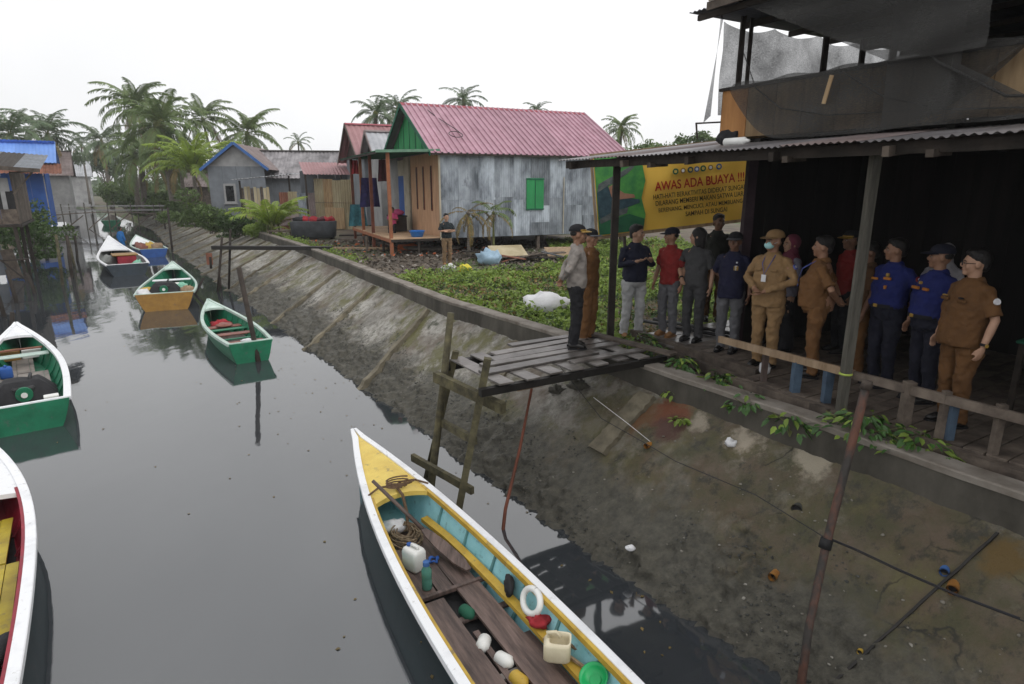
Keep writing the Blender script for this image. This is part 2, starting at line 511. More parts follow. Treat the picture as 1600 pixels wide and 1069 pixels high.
def mix(f, a, c, mode='MIX'):
    x = n.new('ShaderNodeMix'); x.data_type = 'RGBA'; x.blend_type = mode; l.new(f, x.inputs[0])
    (l.new(a, x.inputs[6]) if not isinstance(a, tuple) else setattr(x.inputs[6], 'default_value', (*a, 1)))
    (l.new(c, x.inputs[7]) if not isinstance(c, tuple) else setattr(x.inputs[7], 'default_value', (*c, 1)))
    return x.outputs[2]
def math_(op, a, c, clamp=False):
    x = n.new('ShaderNodeMath'); x.operation = op; x.use_clamp = clamp
    for i, v in enumerate((a, c)):
        (l.new(v, x.inputs[i]) if not isinstance(v, (int, float)) else setattr(x.inputs[i], 'default_value', v))
    return x.outputs[0]
base = ramp(N(1.3, 8, .7), .32, .68, (0.17, 0.16, 0.14), (0.45, 0.43, 0.385))
base = mix(ramp(N(7, 6, .7), .45, .65), base, (0.125, 0.11, 0.09))
warm = mix(ramp(N(.7, 5), .48, .66), base, (0.115, 0.085, 0.058))
moss = mix(ramp(N(1.1, 9, .72, (1, 1, .7)), .50, .60), warm, (0.115, 0.108, 0.04))
dkm = mix(ramp(N(2.3, 9, .75), .56, .66), moss, (0.052, 0.056, 0.03))
hz = math_('ADD', sx.outputs['Z'], math_('MULTIPLY', math_('SUBTRACT', N(.9, 8, .75), .5), 1.5))
mud = ramp(hz, .74, .98, (1, 1, 1), (0, 0, 0))
mudc = ramp(N(9, 8, .8), .3, .7, (0.030, 0.029, 0.023), (0.125, 0.115, 0.088))
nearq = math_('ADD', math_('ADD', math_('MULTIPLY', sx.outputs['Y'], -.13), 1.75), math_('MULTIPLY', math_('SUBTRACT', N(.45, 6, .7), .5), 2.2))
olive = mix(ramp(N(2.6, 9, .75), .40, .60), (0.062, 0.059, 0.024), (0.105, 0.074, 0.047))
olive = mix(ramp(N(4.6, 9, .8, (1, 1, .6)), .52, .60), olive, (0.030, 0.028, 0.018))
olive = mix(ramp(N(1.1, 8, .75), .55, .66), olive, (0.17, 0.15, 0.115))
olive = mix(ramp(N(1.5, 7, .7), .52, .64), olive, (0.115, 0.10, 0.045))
dkm = mix(math_('MULTIPLY', ramp(nearq, .35, .85), .92), dkm, olive)      # moss nearest the bridge, tinted darker to carry the building's shade
vo = n.new('ShaderNodeTexVoronoi'); vo.feature = 'DISTANCE_TO_EDGE'; vo.inputs['Scale'].default_value = .75
dv = n.new('ShaderNodeVectorMath'); dv.operation = 'MULTIPLY_ADD'; nz_ = n.new('ShaderNodeTexNoise'); nz_.inputs['Scale'].default_value = 2.6; nz_.inputs['Detail'].default_value = 6
l.new(tc.outputs['Object'], nz_.inputs['Vector']); l.new(nz_.outputs['Color'], dv.inputs[0]); dv.inputs[1].default_value = (.5, .5, .5); l.new(tc.outputs['Object'], dv.inputs[2]); l.new(dv.outputs[0], vo.inputs['Vector'])
crk = math_('MULTIPLY', ramp(vo.outputs['Distance'], .002, .010, (1, 1, 1), (0, 0, 0)), ramp(N(.8, 3), .54, .60))
dkm = mix(crk, dkm, (0.022, 0.02, 0.015))
c1 = mix(mud, dkm, mudc)
def stain(x0, y0, z0, rad, col, prevc, nz=5.0):
    v = n.new('ShaderNodeVectorMath'); v.operation = 'DISTANCE'; l.new(tc.outputs['Object'], v.inputs[0]); v.inputs[1].default_value = (x0, y0, z0)
    d = math_('ADD', v.outputs['Value'], math_('MULTIPLY', math_('SUBTRACT', N(nz, 7, .7), .5), rad * 2.2))
    return mix(ramp(d, rad * .5, rad, (1, 1, 1), (0, 0, 0)), prevc, col)
c1 = stain(2.02, 7.3, 1.52, .34, (0.15, 0.05, 0.022), c1)
c1 = stain(1.68, 7.5, 1.38, .30, (0.13, 0.065, 0.028), c1, 8)
c1 = stain(1.95, 7.1, 1.35, .26, (0.085, 0.04, 0.03), c1)
c1 = stain(2.55, 6.35, 1.62, .26, (0.36, 0.31, 0.24), c1, 6)
c1 = stain(3.05, 5.75, 1.62, .24, (0.33, 0.29, 0.22), c1, 6)
c1 = stain(2.2, 6.9, 1.62, .18, (0.30, 0.26, 0.2), c1, 6)
c1 = stain(3.86, 4.23, 1.5, .20, (0.12, 0.075, 0.02), c1, 6)
l.new(c1, pb.inputs['Base Color'])
rg = ramp(N(3, 5), .35, .7, (.45, .45, .45), (.85, .85, .85)); l.new(rg, pb.inputs['Roughness'])
bp = n.new('ShaderNodeBump'); bp.inputs['Strength'].default_value = .9; bp.inputs['Distance'].default_value = .025
l.new(math_('ADD', N(16, 8, .75), math_('MULTIPLY', N(55, 4, .7), .5)), bp.inputs['Height']); l.new(bp.outputs['Normal'], pb.inputs['Normal'])

def slope_pt(q, t):
    """t = 0 at the foot of the wall, 1 at the water line, a little past it under water"""
    a, c = o_top(q), o_toe(q)
    return qo(q, a + (c - a) * t, WALL_BOT + (WZ - WALL_BOT) * t)
SLN = None
def slope_disp(q, t, fine=True):
    p = slope_pt(q, t)
    z = p.z
    nz = mnoise.fractal(Vector((p.x*.8, p.y*.8, p.z*.8)), 1.0, 2.0, 3) * .035
    edge_h = .85 + .40 * mnoise.fractal(Vector((p.x*.55, p.y*.55, 3.1)), .9, 2.0, 4)
    k = max(0.0, min(1.0, (edge_h - z) / .18))
    c_ = mnoise.fractal(Vector((p.x*5, p.y*5, p.z*5)), .5, 2.1, 6); nz += k * (.022 + .055 * c_ + .05 * max(0, c_ - .15))
    nz += .016 * mnoise.fractal(Vector((p.x*6, p.y*6, p.z*6)), .7, 2.1, 4)
    return nz
b = MB()
NRM = (AY * -.76 + Vector((0, 0, 1)) * .65).normalized()
holes = [(qo(0, 0), 0)]
qs = list(np.arange(-6, -2.6, .12)) + list(np.arange(-2.6, 10, .036)) + list(np.arange(10, 17, .06)) + list(np.arange(17, 32, .12)) + list(np.arange(32, 86.5, .5))
ts = [-.02] + list(np.linspace(.02, 1.0, 62)) + [1.06, 1.14, 1.25]
rows = []
for q in qs:
    row = []
    for t in ts:
        p = slope_pt(float(q), float(t))
        d = slope_disp(float(q), float(t)) if t <= 1.15 else 0
        row.append(p + NRM * d)
    rows.append(row)
b.grid(rows)
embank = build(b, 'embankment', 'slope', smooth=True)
tag(embank, kind='structure')

# cast ribs across the slope: each a piece of its own
def rib(qa, qb, w=.13, h=.055, t0=.02, t1=1.1, m='concrete_cap'):
    b = MB()
    L = []
    N_ = 22
    for i in range(N_):
        k = i / (N_ - 1)
        q_, t_ = qa + (qb - qa) * k, t0 + (t1 - t0) * k
        p = slope_pt(q_, t_) + NRM * ((.6 * slope_disp(q_, t_) if t_ < 1.1 else 0) + .012 * rng.random())
        d = AX * (w * (.45 + .1 * rng.random()))
        L.append([p - d - NRM * .05, p - d + NRM * h, p + d * .9 + NRM * h * (.8 + .2*rng.random()), p + d - NRM * .05])
    b.grid(L)
    o = len(b.v)
    b.add(L[0], [(0, 1, 2, 3)]); b.add(L[-1], [(3, 2, 1, 0)])
    return build(b, 'rib', m, embank)
mm('rib_mat', (0.23, 0.20, 0.14), (0.09, 0.078, 0.055), sc=3.5, bump=.6, bsc=18, rnd=.18)
for (qa, qb) in ((12.3, 11.7), (16.2, 15.5), (20.0, 19.2), (24.9, 23.9), (27.6, 26.6), (30.4, 29.4), (33.2, 32.2), (36, 35), (39, 38), (42, 41),
                 (45.2, 44.2), (48.6, 47.6), (52, 51), (56, 55), (60.5, 59.5), (65, 64), (70, 69), (75.5, 74.5)):
    rib(qa, qb, w=.17 if qa < 45 else .24, h=.085, m='rib_mat')
rib(8.9, 8.4, w=.34, h=.03, t0=.03, t1=.42, m='rib_mat')
rib(5.52, 5.60, w=.30, h=.07, t0=.03, t1=.50, m='rib_mat')
rib(1.60, 2.16, w=.022, h=.014, t0=.03, t1=1.08, m='black_wood')

# parapet wall along the top of the slope
wall = thing('parapet_wall', 'long low mossy concrete wall along the top of the canal slope', 'wall', tuple(qo(8, o_top(8), 1.5)))
mm('parapet', (0.105, 0.095, 0.078), (0.04, 0.036, 0.028), sc=1.9, bump=.6, bsc=10, rnd=.05, stretch=(1, 1, .5))
mm('parapet_top', (0.26, 0.235, 0.205), (0.12, 0.10, 0.08), sc=2.6, bump=.5, bsc=14, rnd=.05)
qs = list(np.arange(-6, 16, .22)) + list(np.arange(16, 86, 1.0))
body, cap = [], []
for q in qs:
    q = float(q); o = o_top(q)
    j = .012 * mnoise.noise(Vector((q * 2.1, 0, 0))); k = .014 * mnoise.noise(Vector((q * 1.3, 5, 0)))
    body.append([qo(q, o + j, WALL_BOT - .12), qo(q, o + j * .6 - .005, 1.8), qo(q, o + j, WALL_TOP - .06 + k), qo(q, o + WALL_T, WALL_TOP - .06 + k), qo(q, o + WALL_T, 1.5)])
    cap.append([qo(q, o - .012 + j, WALL_TOP - .062 + k), qo(q, o - .014 + j, WALL_TOP - .012 + k), qo(q, o + .004 + j, WALL_TOP + k), qo(q, o + WALL_T, WALL_TOP + k - .004), qo(q, o + WALL_T + .014, WALL_TOP + k - .02), qo(q, o + WALL_T + .014, WALL_TOP - .062 + k)])
b = MB(); b.grid(body); build(b, 'wall_face', 'parapet', wall)
b = MB(); b.grid(cap); build(b, 'coping', 'parapet_top', wall)

# dark rubble caught in the mud near the water line
def stones(npts, qa, qb, ta, tb, s0, s1, name, matk, thr=True):
    P = []
    while len(P) < npts:
        q = qa + (qb - qa) * rng.random(); t = ta + (tb - ta) * rng.random()
        p = slope_pt(q, t)
        eh = .92 + .40 * mnoise.fractal(Vector((p.x*.55, p.y*.55, 3.1)), .9, 2.0, 4)
        if thr and (p.z > eh + rng.uniform(-.15, .1) or mnoise.noise(Vector((p.x*2.4, p.y*2.4, p.z*2.4 + 5))) < rng.uniform(-.1, .25)):
            continue
        P.append(p + NRM * (slope_disp(q, t) + .004))
    P = np.array([tuple(p) for p in P])
    ico = np.array([(0,0,1),(.89,0,.45),(.28,.85,.45),(-.72,.53,.45),(-.72,-.53,.45),(.28,-.85,.45),(.72,.53,-.45),(-.28,.85,-.45),(-.89,0,-.45),(-.28,-.85,-.45),(.72,-.53,-.45),(0,0,-1)])
    tri = np.array([(0,1,2),(0,2,3),(0,3,4),(0,4,5),(0,5,1),(1,6,2),(2,7,3),(3,8,4),(4,9,5),(5,10,1),(6,7,2),(7,8,3),(8,9,4),(9,10,5),(10,6,1)])
    k = len(P)
    s = (nrg.uniform(0, 1, (k, 1, 1)) ** 2.2 * (s1 - s0) + s0) * nrg.uniform(.5, 1.3, (k, 1, 3)) * np.array([1, 1, .6])
    V = ico[None] * nrg.uniform(.7, 1.25, (k, 12, 1)) * s + P[:, None, :]
    Fs = (tri[None] + (np.arange(k) * 12)[:, None, None]).reshape(-1, 3)
    return tag(link(name, fast_mesh(name, V.reshape(-1, 3), Fs, matk)), 'dark rubble and mud clods along the foot of the concrete slope', kind='stuff')
stones(9000, -1.5, 24, .35, 1.03, .003, .020, 'rubble', 'mud_stone')
stones(500, -1.5, 14, .1, 1.0, .006, .022, 'pebbles', 'concrete_cap', thr=False)

# ================================================================== BOATS
for k, a, c in (('hull_green', (0.012, 0.17, 0.085), (0.008, 0.11, 0.055)), ('hull_green_in', (0.015, 0.20, 0.105), (0.008, 0.11, 0.06)),
                ('hull_cyan', (0.36, 0.70, 0.77), (0.23, 0.53, 0.60)), ('hull_yellow', (0.60, 0.40, 0.06), (0.42, 0.26, 0.035)),
                ('deck_yellow', (0.72, 0.55, 0.13), (0.60, 0.42, 0.09)), ('hull_navy', (0.035, 0.05, 0.065), (0.02, 0.028, 0.036)),
                ('hull_blue', (0.03, 0.11, 0.38), (0.02, 0.075, 0.27)), ('hull_ochre', (0.33, 0.18, 0.04), (0.22, 0.115, 0.025)),
                ('hull_teal', (0.02, 0.095, 0.10), (0.012, 0.055, 0.06)), ('paint_red', (0.32, 0.02, 0.04), (0.2, 0.012, 0.025)),
                ('floor_yellow', (0.46, 0.36, 0.03), (0.28, 0.2, 0.02)), ('inside_grey', (0.22, 0.23, 0.22), (0.1, 0.105, 0.1)),
                ('plank_red', (0.28, 0.10, 0.075), (0.14, 0.05, 0.04)), ('plank_dark', (0.10, 0.07, 0.06), (0.04, 0.028, 0.024)),
                ('plank_grey', (0.24, 0.21, 0.185), (0.12, 0.10, 0.09)), ('rib_teal', (0.13, 0.3, 0.3), (0.08, 0.2, 0.21)),
                ('white_green', (0.55, 0.66, 0.6), (0.36, 0.48, 0.42))):
    mm(k, a, c, sc=3.2, rough=.5, bump=.18, rnd=.10, lo=.3, hi=.62, wear=tuple(.35*v + .07 for v in c), wsc=8, wlo=.57, whi=.70)

class Boat:
    def __init__(s, label, bow, stern, beam, tw=.7, zb=.8, zm=.46, zs=.5, tm=.38, pw=2.1, group=None, raise_=0.0):
        bow, stern = Vector((*bow, 0)), Vector((*stern, 0))
        d = bow - stern
        s.L = d.length
        s.B, s.tw, s.zb, s.zm, s.zs, s.tm, s.pw = beam, tw, zb, zm, zs, tm, pw
        c = (bow + stern) / 2 * WK; s.o = thing('boat', label, 'boat', (c.x, c.y, WZ), math.atan2(d.y, d.x) - math.pi/2, group); s.o.scale = (WK, WK, WK)
    def w(s, t):
        if t <= s.tm:
            k = t / s.tm
            return s.B/2 * (s.tw + (1 - s.tw) * math.sin(k * math.pi/2))
        k = (t - s.tm) / (1 - s.tm)
        return max(.025, s.B/2 * (1 - k ** s.pw))
    def z(s, t):
        if t < .45:
            k = (.45 - t) / .45; return s.zm + (s.zs - s.zm) * k * k
        k = (t - .45) / .55; return s.zm + (s.zb - s.zm) * k ** 2.2
    def y(s, t): return (t - .5) * s.L
    def side(s, t, h, inset=0.0):
        """half width at height fraction h (0 floor line, 1 gunwale)"""
        fl = .70 + .30 * h ** .8
        if t > .7: fl = fl * (1 - (t-.7)/.3) + (.35 + .65*h) * ((t-.7)/.3)
        return max(.006, s.w(t) * fl - inset)
    def add(s, name, mb, m, parent=None, smooth=False): return build(mb, name, m, parent or s.o, smooth, world=False)
    def make(s, hull, rail, inside, deck, band=None, rw=.10, td=.78, inner_rail=None, zf=.10, ribs=9, ribm=None, deckcurve=.0, ribw=.035, ts=0.0, trm=None):
        n = 26
        T = [ts + (1 - ts) * i / n for i in range(n + 1)]
        H = (0, .25, .5, .75, 1)
        zlo = -.04
        b = MB()
        for sg in (1, -1):
            P = []
            for t in T:
                row = [(0, s.y(t) - (0.35 if t > .98 else 0) * (1-0), -.16)]
                rake = lambda h: -(.10 * s.L * .45) * (1 - h) * max(0, (t - .9) / .1)
                for h in H:
                    row.append((sg * s.side(t, h), s.y(t) + rake(h), zlo + (s.z(t) - zlo) * h))
                P.append(row if sg > 0 else row[::-1])
            b.grid(P)
        tr = [(sg * s.side(T[0], h), s.y(T[0]), zlo + (s.z(T[0]) - zlo) * h) for sg, hs in ((-1, H[::-1]), (1, H)) for h in hs]
        b.add(tr, [tuple(range(len(tr)))[::-1]])
        s.add('hull', b, hull, smooth=False)
        if trm:
            b = MB(); o_ = [(p[0]*.985, p[1]-.012, p[2]) for p in tr]
            b.extrude(o_, (0, -.02, 0)); s.add('transom', b, trm)
        # inside lining
        b = MB()
        Ti = [ts + .006 + (.985 - ts - .006) * i / n for i in range(n + 1)]
        P = []
        for t in Ti:
            row = []
            zt = s.z(t) - .01
            for h in H[::-1]: row.append((-s.side(t, h, .028), s.y(t), zf - .06 + (zt - zf + .06) * h))
            for h in H: row.append((s.side(t, h, .028), s.y(t), zf - .06 + (zt - zf + .06) * h))
            P.append(row)
        b.grid(P)
        b.add(P[0], [tuple(range(10))])
        s.add('lining', b, inside)
        # gunwale: a broad rail swept along each side, thick, proud of the hull
        def sweep(out, inn, up, dn, t0, t1, name, mk):
            b = MB()
            for sg in (1, -1):
                P = []
                for i in range(31):
                    t = t0 + (t1 - t0) * i / 30
                    t = min(t, .999)
                    w = s.w(t); z = s.z(t)
                    wi = max(.004, w - inn)
                    ring = [(sg*(w+out), s.y(t), z-dn), (sg*(w+out), s.y(t), z+up*.7), (sg*(w+out*.6), s.y(t), z+up), (sg*wi, s.y(t), z+up), (sg*wi, s.y(t), z-dn), (sg*(w+out), s.y(t), z-dn)]
                    P.append(ring if sg < 0 else ring[::-1])
                b.grid(P)
                b.add(P[0][:5], [(0, 1, 2, 3, 4)])
            s.add(name, b, mk)
        sweep(.022, rw - .022, .022, .05, ts, 1.0, 'gunwale', rail)
        if inner_rail:
            b = MB()
            for sg in (1, -1):
                P = []
                for i in range(31):
                    t = ts + .01 + (td - ts + .01) * i / 30
                    w = s.w(t) - rw + .022; z = s.z(t)
                    ring = [(sg*w, s.y(t), z+.012), (sg*(w-.035), s.y(t), z+.008), (sg*(w-.035), s.y(t), z-.05), (sg*w, s.y(t), z-.05)]
                    P.append(ring if sg < 0 else ring[::-1])
                b.grid(P)
            s.add('inner_rail', b, inner_rail)
        # stern board cap
        b = MB(); w0 = s.w(ts); z0 = s.z(ts)
        b.box((0, s.y(ts) + .02, z0 - .002), (2*w0 + .03, .07, .05)); s.add('stern_rail', b, rail)
        # fore deck
        P = []
        for i in range(13):
            t = td + (.997 - td) * i / 12
            w = max(.005, s.w(t) - rw * .5); z = s.z(t) - .004
            row = []
            for j in range(9):
                u = j / 4 - 1
                back = deckcurve * (1 - u*u) * (1 - i/12)
                row.append((u*w, s.y(t) + back, z + .035 * (1-u*u) * min(1, w/.2)))
            P.append(row)
        b = MB(); b.grid(P); b.grid([P[0], [(p[0]*.99, p[1], p[2]-.06) for p in P[0]]][::-1]); s.add('fore_deck', b, deck, smooth=False)
        # ribs
        for i in range(ribs):
            t = ts + .07 + (td - .03 - ts - .07) * i / max(1, ribs - 1)
            for sg in (1, -1):
                b = MB(); P = []
                for h in (0, .35, .7, .97):
                    w = s.side(t, h, .028); z = zf - .03 + (s.z(t) - .05 - zf) * h
                    P.append(((sg*(w - .035)), (sg*w), z))
                L = [[(a, s.y(t)-ribw/2, z), (a, s.y(t)+ribw/2, z), (c, s.y(t)+ribw/2, z), (c, s.y(t)-ribw/2, z), (a, s.y(t)-ribw/2, z)] for a, c, z in P]
                b.grid(L if sg > 0 else L)
                s.add('rib', b, ribm or inside)
        return s
    def plank(s, x0, x1, t0, t1, z=.12, m='plank_dark', th=.025, name='floor_board', skew=0.0):
        b = MB(); a = .004
        y0, y1 = s.y(t0), s.y(t1)
        pts = [(x0+a, y0, z), (x1-a, y0, z), (x1-a+skew, y1, z), (x0+a+skew, y1, z)]
        b.extrude(pts, (0, 0, th)); return s.add(name, b, m)
    def floor(s, xs, segs, z=.12, m='plank_dark'):
        for (t0, t1) in segs:
            for i in range(len(xs) - 1):
                lim = min(s.side(t0, 0, .05), s.side(t1, 0, .05)) + .01
                a, c = max(xs[i], -lim), min(xs[i+1], lim)
                if c - a > .04:
                    s.plank(a, c, t0, t1 - .004, z + rng.uniform(-.006, .006), m)
    def thwart(s, t, wid=.2, z=None, m='plank_grey', name='thwart', th=.03):
        z = z if z is not None else s.z(t) - .14
        w = s.side(t, .7, .035)
        b = MB(); b.cbox((0, s.y(t), z), (2*w, wid, th), .006); return s.add(name, b, m)
    def at(s, x, t, z=0.0):
        """scene point of a boat coordinate (for things that lie in the boat)"""
        c, n = math.cos(s.o.rotation_euler.z), math.sin(s.o.rotation_euler.z)
        y = s.y(t)
        return (s.o.location.x + WK*(c*x - n*y), s.o.location.y + WK*(n*x + c*y), WZ + WK*z)
    @property
    def rz(s): return s.o.rotation_euler.z

BG = 'wooden river boats moored in the canal'
# ---- the big yellow and turquoise boat under the camera
B1 = Boat('long white-railed boat with yellow fore deck and turquoise inside walls', (-2.39, 8.66), (2.05, 1.05), 1.23, tw=.72, zb=.76, zm=.50, zs=.5, tm=.40, pw=2.45, group=BG)
B1.make('hull_teal', 'white_paint', 'hull_cyan', 'deck_yellow', rw=.085, td=.765, inner_rail='hull_yellow', zf=.10, ribs=11, ribm='rib_teal', deckcurve=.10, ribw=.03)
for sg in (1, -1):                                    # yellow stringer plank along each side
    b = MB(); P = []
    for i in range(25):
        t = .04 + .72 * i / 24
        wo = B1.side(t, .28, .035); wi = wo - (.085 if sg > 0 else .035)
        z = .27
        ring = [(sg*wi, B1.y(t), z-.05), (sg*wi, B1.y(t), z), (sg*wo, B1.y(t), z+.012), (sg*wo, B1.y(t), z-.05), (sg*wi, B1.y(t), z-.05)]
        P.append(ring if sg < 0 else ring[::-1])
    b.grid(P); B1.add('stringer', b, 'hull_yellow')
b = MB(); P = []
for i in range(21):
    t = .02 + .76 * i / 20; w = B1.side(t, 0, .04)
    P.append([(-w, B1.y(t), .075), (w, B1.y(t), .075)])
b.grid(P); B1.add('bilge', b, 'black')
mm('plank_b1', (0.165, 0.115, 0.10), (0.06, 0.042, 0.037), sc=3.5, stretch=(5, .6, 1), rough=.5, rnd=.22, bump=.3)
for (x0, x1, t0, t1, z, sk) in ((-.40, -.10, .06, .36, .16, 0), (-.42, -.13, .37, .595, .16, 0), (.05, .31, .06, .33, .16, 0), (.06, .33, .335, .603, .165, -.02),
                                (-.36, -.15, .605, .715, .15, .02), (-.14, .04, .605, .73, .155, 0), (.05, .31, .61, .72, .15, -.02), (-.12, -.05, .12, .53, .13, .03),
                                (.315, .40, .10, .50, .14, 0), (-.22, .2, .72, .765, .12, 0)):
    B1.plank(x0, x1, t0, t1, z, 'plank_b1', .03, skew=sk)
for t in (.15, .26, .36, .46, .555):
    b = MB(); b.cbox((0, B1.y(t), .135), (.86, .07, .035), .006); B1.add('floor_beam', b, 'plank_grey' if t < .5 else 'plank_b1')
b = MB(); b.cbox((0, B1.y(.604), .19), (.88, .045, .05), .006); B1.add('floor_beam', b, 'plank_b1')
# bow rope and its loops
rope = MB()
zd = lambda t: B1.z(t) + .05
rope.tube([(-.36, B1.y(.79), zd(.78)-.02), (-.2, B1.y(.80), zd(.79)), (-.02, B1.y(.79), zd(.79)+.02), (.1, B1.y(.80), zd(.79)+.01), (.28, B1.y(.80), zd(.79)-.01), (.40, B1.y(.782), zd(.78)-.02)], .013, 6)
for k in range(4):
    c = (-.02 + .03*k, B1.y(.785))
    rope.tube([(c[0] + (.10+.02*k)*math.cos(a)*1.2, c[1] + (.06+.015*k)*math.sin(a) + .02*k, zd(.79) + .012*k + .05*math.sin(a*.5)) for a in np.linspace(.3*k, .3*k + 5.2, 12)], .010, 5)
rope.tube([(.0, B1.y(.79), zd(.79)), (.0, B1.y(.765), zd(.77)), (.01, B1.y(.755), .45), (.0, B1.y(.75), .3), (.02, B1.y(.74), .18)], .02, 6)
o = build(rope, 'mooring_rope', 'rope', None); o.location = B1.o.location; o.rotation_euler = B1.o.rotation_euler; o.scale = B1.o.scale
tag(o, 'brown mooring rope looped over the edge of the yellow fore deck', 'rope')
coil = MB()
for k in range(16):
    r0 = rng.uniform(.07, .19); ph = rng.uniform(0, 6)
    cx, cy = rng.uniform(-.04, .04), rng.uniform(-.05, .05)
    coil.tube([(cx + r0*1.0*math.cos(a+ph), cy + r0*1.3*math.sin(a+ph), .02 + .008*k*.8 + .012*math.sin(3*a)) for a in np.linspace(0, 6.0, 16)], .009, 5, False)
p = B1.at(-.06, .742, .155)
o = build(coil, 'rope_pile', M('rope_pale', (0.30, 0.23, 0.15), (0.13, 0.09, 0.055), sc=30, bump=.5), None)
o.location = p; o.rotation_euler.z = B1.rz; tag(o, 'tangled pile of tan rope on the boat floor below the yellow deck', 'rope')
# paddle lying along the boat
pd = MB()
a0, a1 = Vector(B1.at(-.31, .785, .82)), Vector(B1.at(.08, .715, .36)); a2 = Vector(B1.at(.27, .62, .24))
pd.tube([a0, a0.lerp(a1, .5), a1], [.020, .022, .024], 8)
dd = (a2 - a1).normalized(); sd_ = dd.cross(Vector((0, 0, 1))).normalized()
bl = []
for k, w in ((0, .026), (.15, .055), (.4, .075), (.8, .07), (1, .03)):
    c = a1.lerp(a2, k); bl.append([c - sd_*w - Vector((0,0,.008)), c - sd_*w + Vector((0,0,.012)), c + sd_*w + Vector((0,0,.012)), c + sd_*w - Vector((0,0,.008)), c - sd_*w - Vector((0,0,.008))])
ob = thing('paddle', 'dark wooden paddle leaning from the yellow deck into the boat', 'paddle', tuple(a1))
build(pd, 'shaft', 'plank_dark', ob, True)
pd = MB(); pd.grid(bl); build(pd, 'blade', 'plank_b1', ob)

def jerrycan(loc, rz, label, m='white_plastic', size=(.17, .22, .25), lying=False, cut=False):
    t = thing('jerrycan', label, 'jerrycan', loc, rz)
    b = MB(); x, y, z = size
    if cut:
        b.rings([(0,0,0,x*.42,y*.42),(0,0,.02,x*.5,y*.5),(0,0,z*.6,x*.5,y*.5),(0,-.02,z*.78,x*.46,y*.42),(0,-.02,z*.76,x*.40,y*.36),(0,0,z*.55,x*.44,y*.44),(0,0,.03,x*.44,y*.44)], 20, 5)
    else:
        b.rings([(0,0,0,x*.44,y*.44),(0,0,.02,x*.5,y*.5),(0,0,z*.78,x*.5,y*.5),(0,0,z*.9,x*.42,y*.45),(0,0,z*.94,x*.3,y*.36)], 24, 6)
    build(b, 'can_body', m, t, True, world=False)
    b = MB()
    if cut:
        b.tube([(0, y*.3, z*.75), (0, y*.38, z*.95), (0, y*.05, z*1.0), (0, -y*.1, z*.8)], .015, 6)
        build(b, 'handle', m, t, True, world=False)
    else:
        b.tube([(0, -y*.28, z*.9), (0, -y*.26, z*1.05), (0, y*.12, z*1.05), (0, y*.16, z*.9)], .016, 8)
        build(b, 'handle', m, t, True, world=False)
        b = MB(); b.rings([(0, y*.3, z*.9, .028, .028), (0, y*.3, z*1.02, .028, .028)], 12); build(b, 'lid', 'blue_paint' if not cut else m, t, False, world=False)
    if lying:
        t.rotation_euler = (R(88), 0, rz)
        t.location.z += size[1] * .5
    return t
jerrycan(B1.at(-.20, .668, .185), B1.rz + .35, 'white plastic jerrycan beside the green bottle in the big boat')
jerrycan(B1.at(.33, .437, .31), B1.rz + .9, 'pale cut-open jerrycan on the yellow stringer near the stern of the big boat', M('cream_plastic', (0.72, 0.66, 0.5), (0.6, 0.53, 0.37), rough=.4, bump=.02), (.17, .22, .24), cut=True)
t = thing('water_bottle', 'translucent green water bottle standing on the dark floor boards', 'bottle', B1.at(-.22, .621, .185))
mb_ = M('bottle_green', (0.12, 0.33, 0.26), (0.09, 0.27, 0.21), rough=.15, bump=0); mb_.node_tree.nodes['Principled BSDF'].inputs['Transmission Weight'].default_value = .35
b = MB(); b.rings([(0,0,0,.045,.045),(0,0,.012,.052,.052),(0,0,.10,.050,.050),(0,0,.115,.046,.046),(0,0,.13,.051,.051),(0,0,.21,.051,.051),(0,0,.245,.03,.03),(0,0,.26,.028,.028)], 20); build(b, 'bottle_body', mb_, t, True, world=False)
b = MB(); b.rings([(0,0,.258,.034,.034),(0,0,.30,.033,.033),(0,0,.305,.02,.02)], 16); build(b, 'cap', 'blue_trim', t, False, world=False)
b = MB(); b.tube([(0.04*math.cos(a)*(1+.3*math.sin(2.7*a)), .05*math.sin(a), .02+.015*math.sin(3*a)) for a in np.linspace(0, 11, 40)], .011, 5)
solo(b, 'cord_bundle', 'blue_paint', 'small bundle of bright blue cord between bottle and paddle', 'cord', B1.at(.035, .668, .185), world=False, smooth=True)
b = MB(); b.ell((0,0,.07), (.15,.11,.08), 14, 9); bag = solo(b, 'plastic_bag', 'white_cloth', 'crumpled white plastic bag under the yellow fore deck', 'bag', B1.at(-.12, .765, .16), world=False, smooth=True)
for v in bag.data.vertices: v.co *= 1 + .25 * mnoise.noise(v.co * 14)
b = MB(); b.tube([(.10*math.cos(a), .10*math.sin(a)*1.25, .02) for a in np.linspace(0, 2*math.pi, 25)], .030, 10, False)
o = solo(b, 'float_ring', 'white_plastic', 'white float ring leaning on the turquoise wall', 'ring', B1.at(.47, .507, .42), world=False, smooth=True)
o.rotation_euler = (0, R(-62), B1.rz)
def lump(name, mk, label, cat, loc, r, sq=.3, seed=0, rz=0.0, parent_scale=12):
    b = MB(); b.ell((0, 0, r[2]*.75), r, 16, 10)
    o = solo(b, name, mk, label, cat, loc, world=False, smooth=True, rz=rz)
    for v in o.data.vertices:
        v.co *= 1 + sq * mnoise.noise(v.co * (parent_scale * .1 / max(r)) * 2.2 + Vector((seed, seed*2, 0)))
        v.co.z = max(v.co.z, 0)
    return o
mm('cloth_red', (0.42, 0.03, 0.04), (0.2, 0.015, 0.02), sc=8, rough=.9)
mm('cloth_black', (0.022, 0.022, 0.025), (0.01, 0.01, 0.012), sc=8, rough=.8)
lump('cloth', 'cloth_red', 'crumpled red and black cloth beside the white float ring', 'cloth', B1.at(.43, .488, .285), (.10, .08, .05), .5, 3)
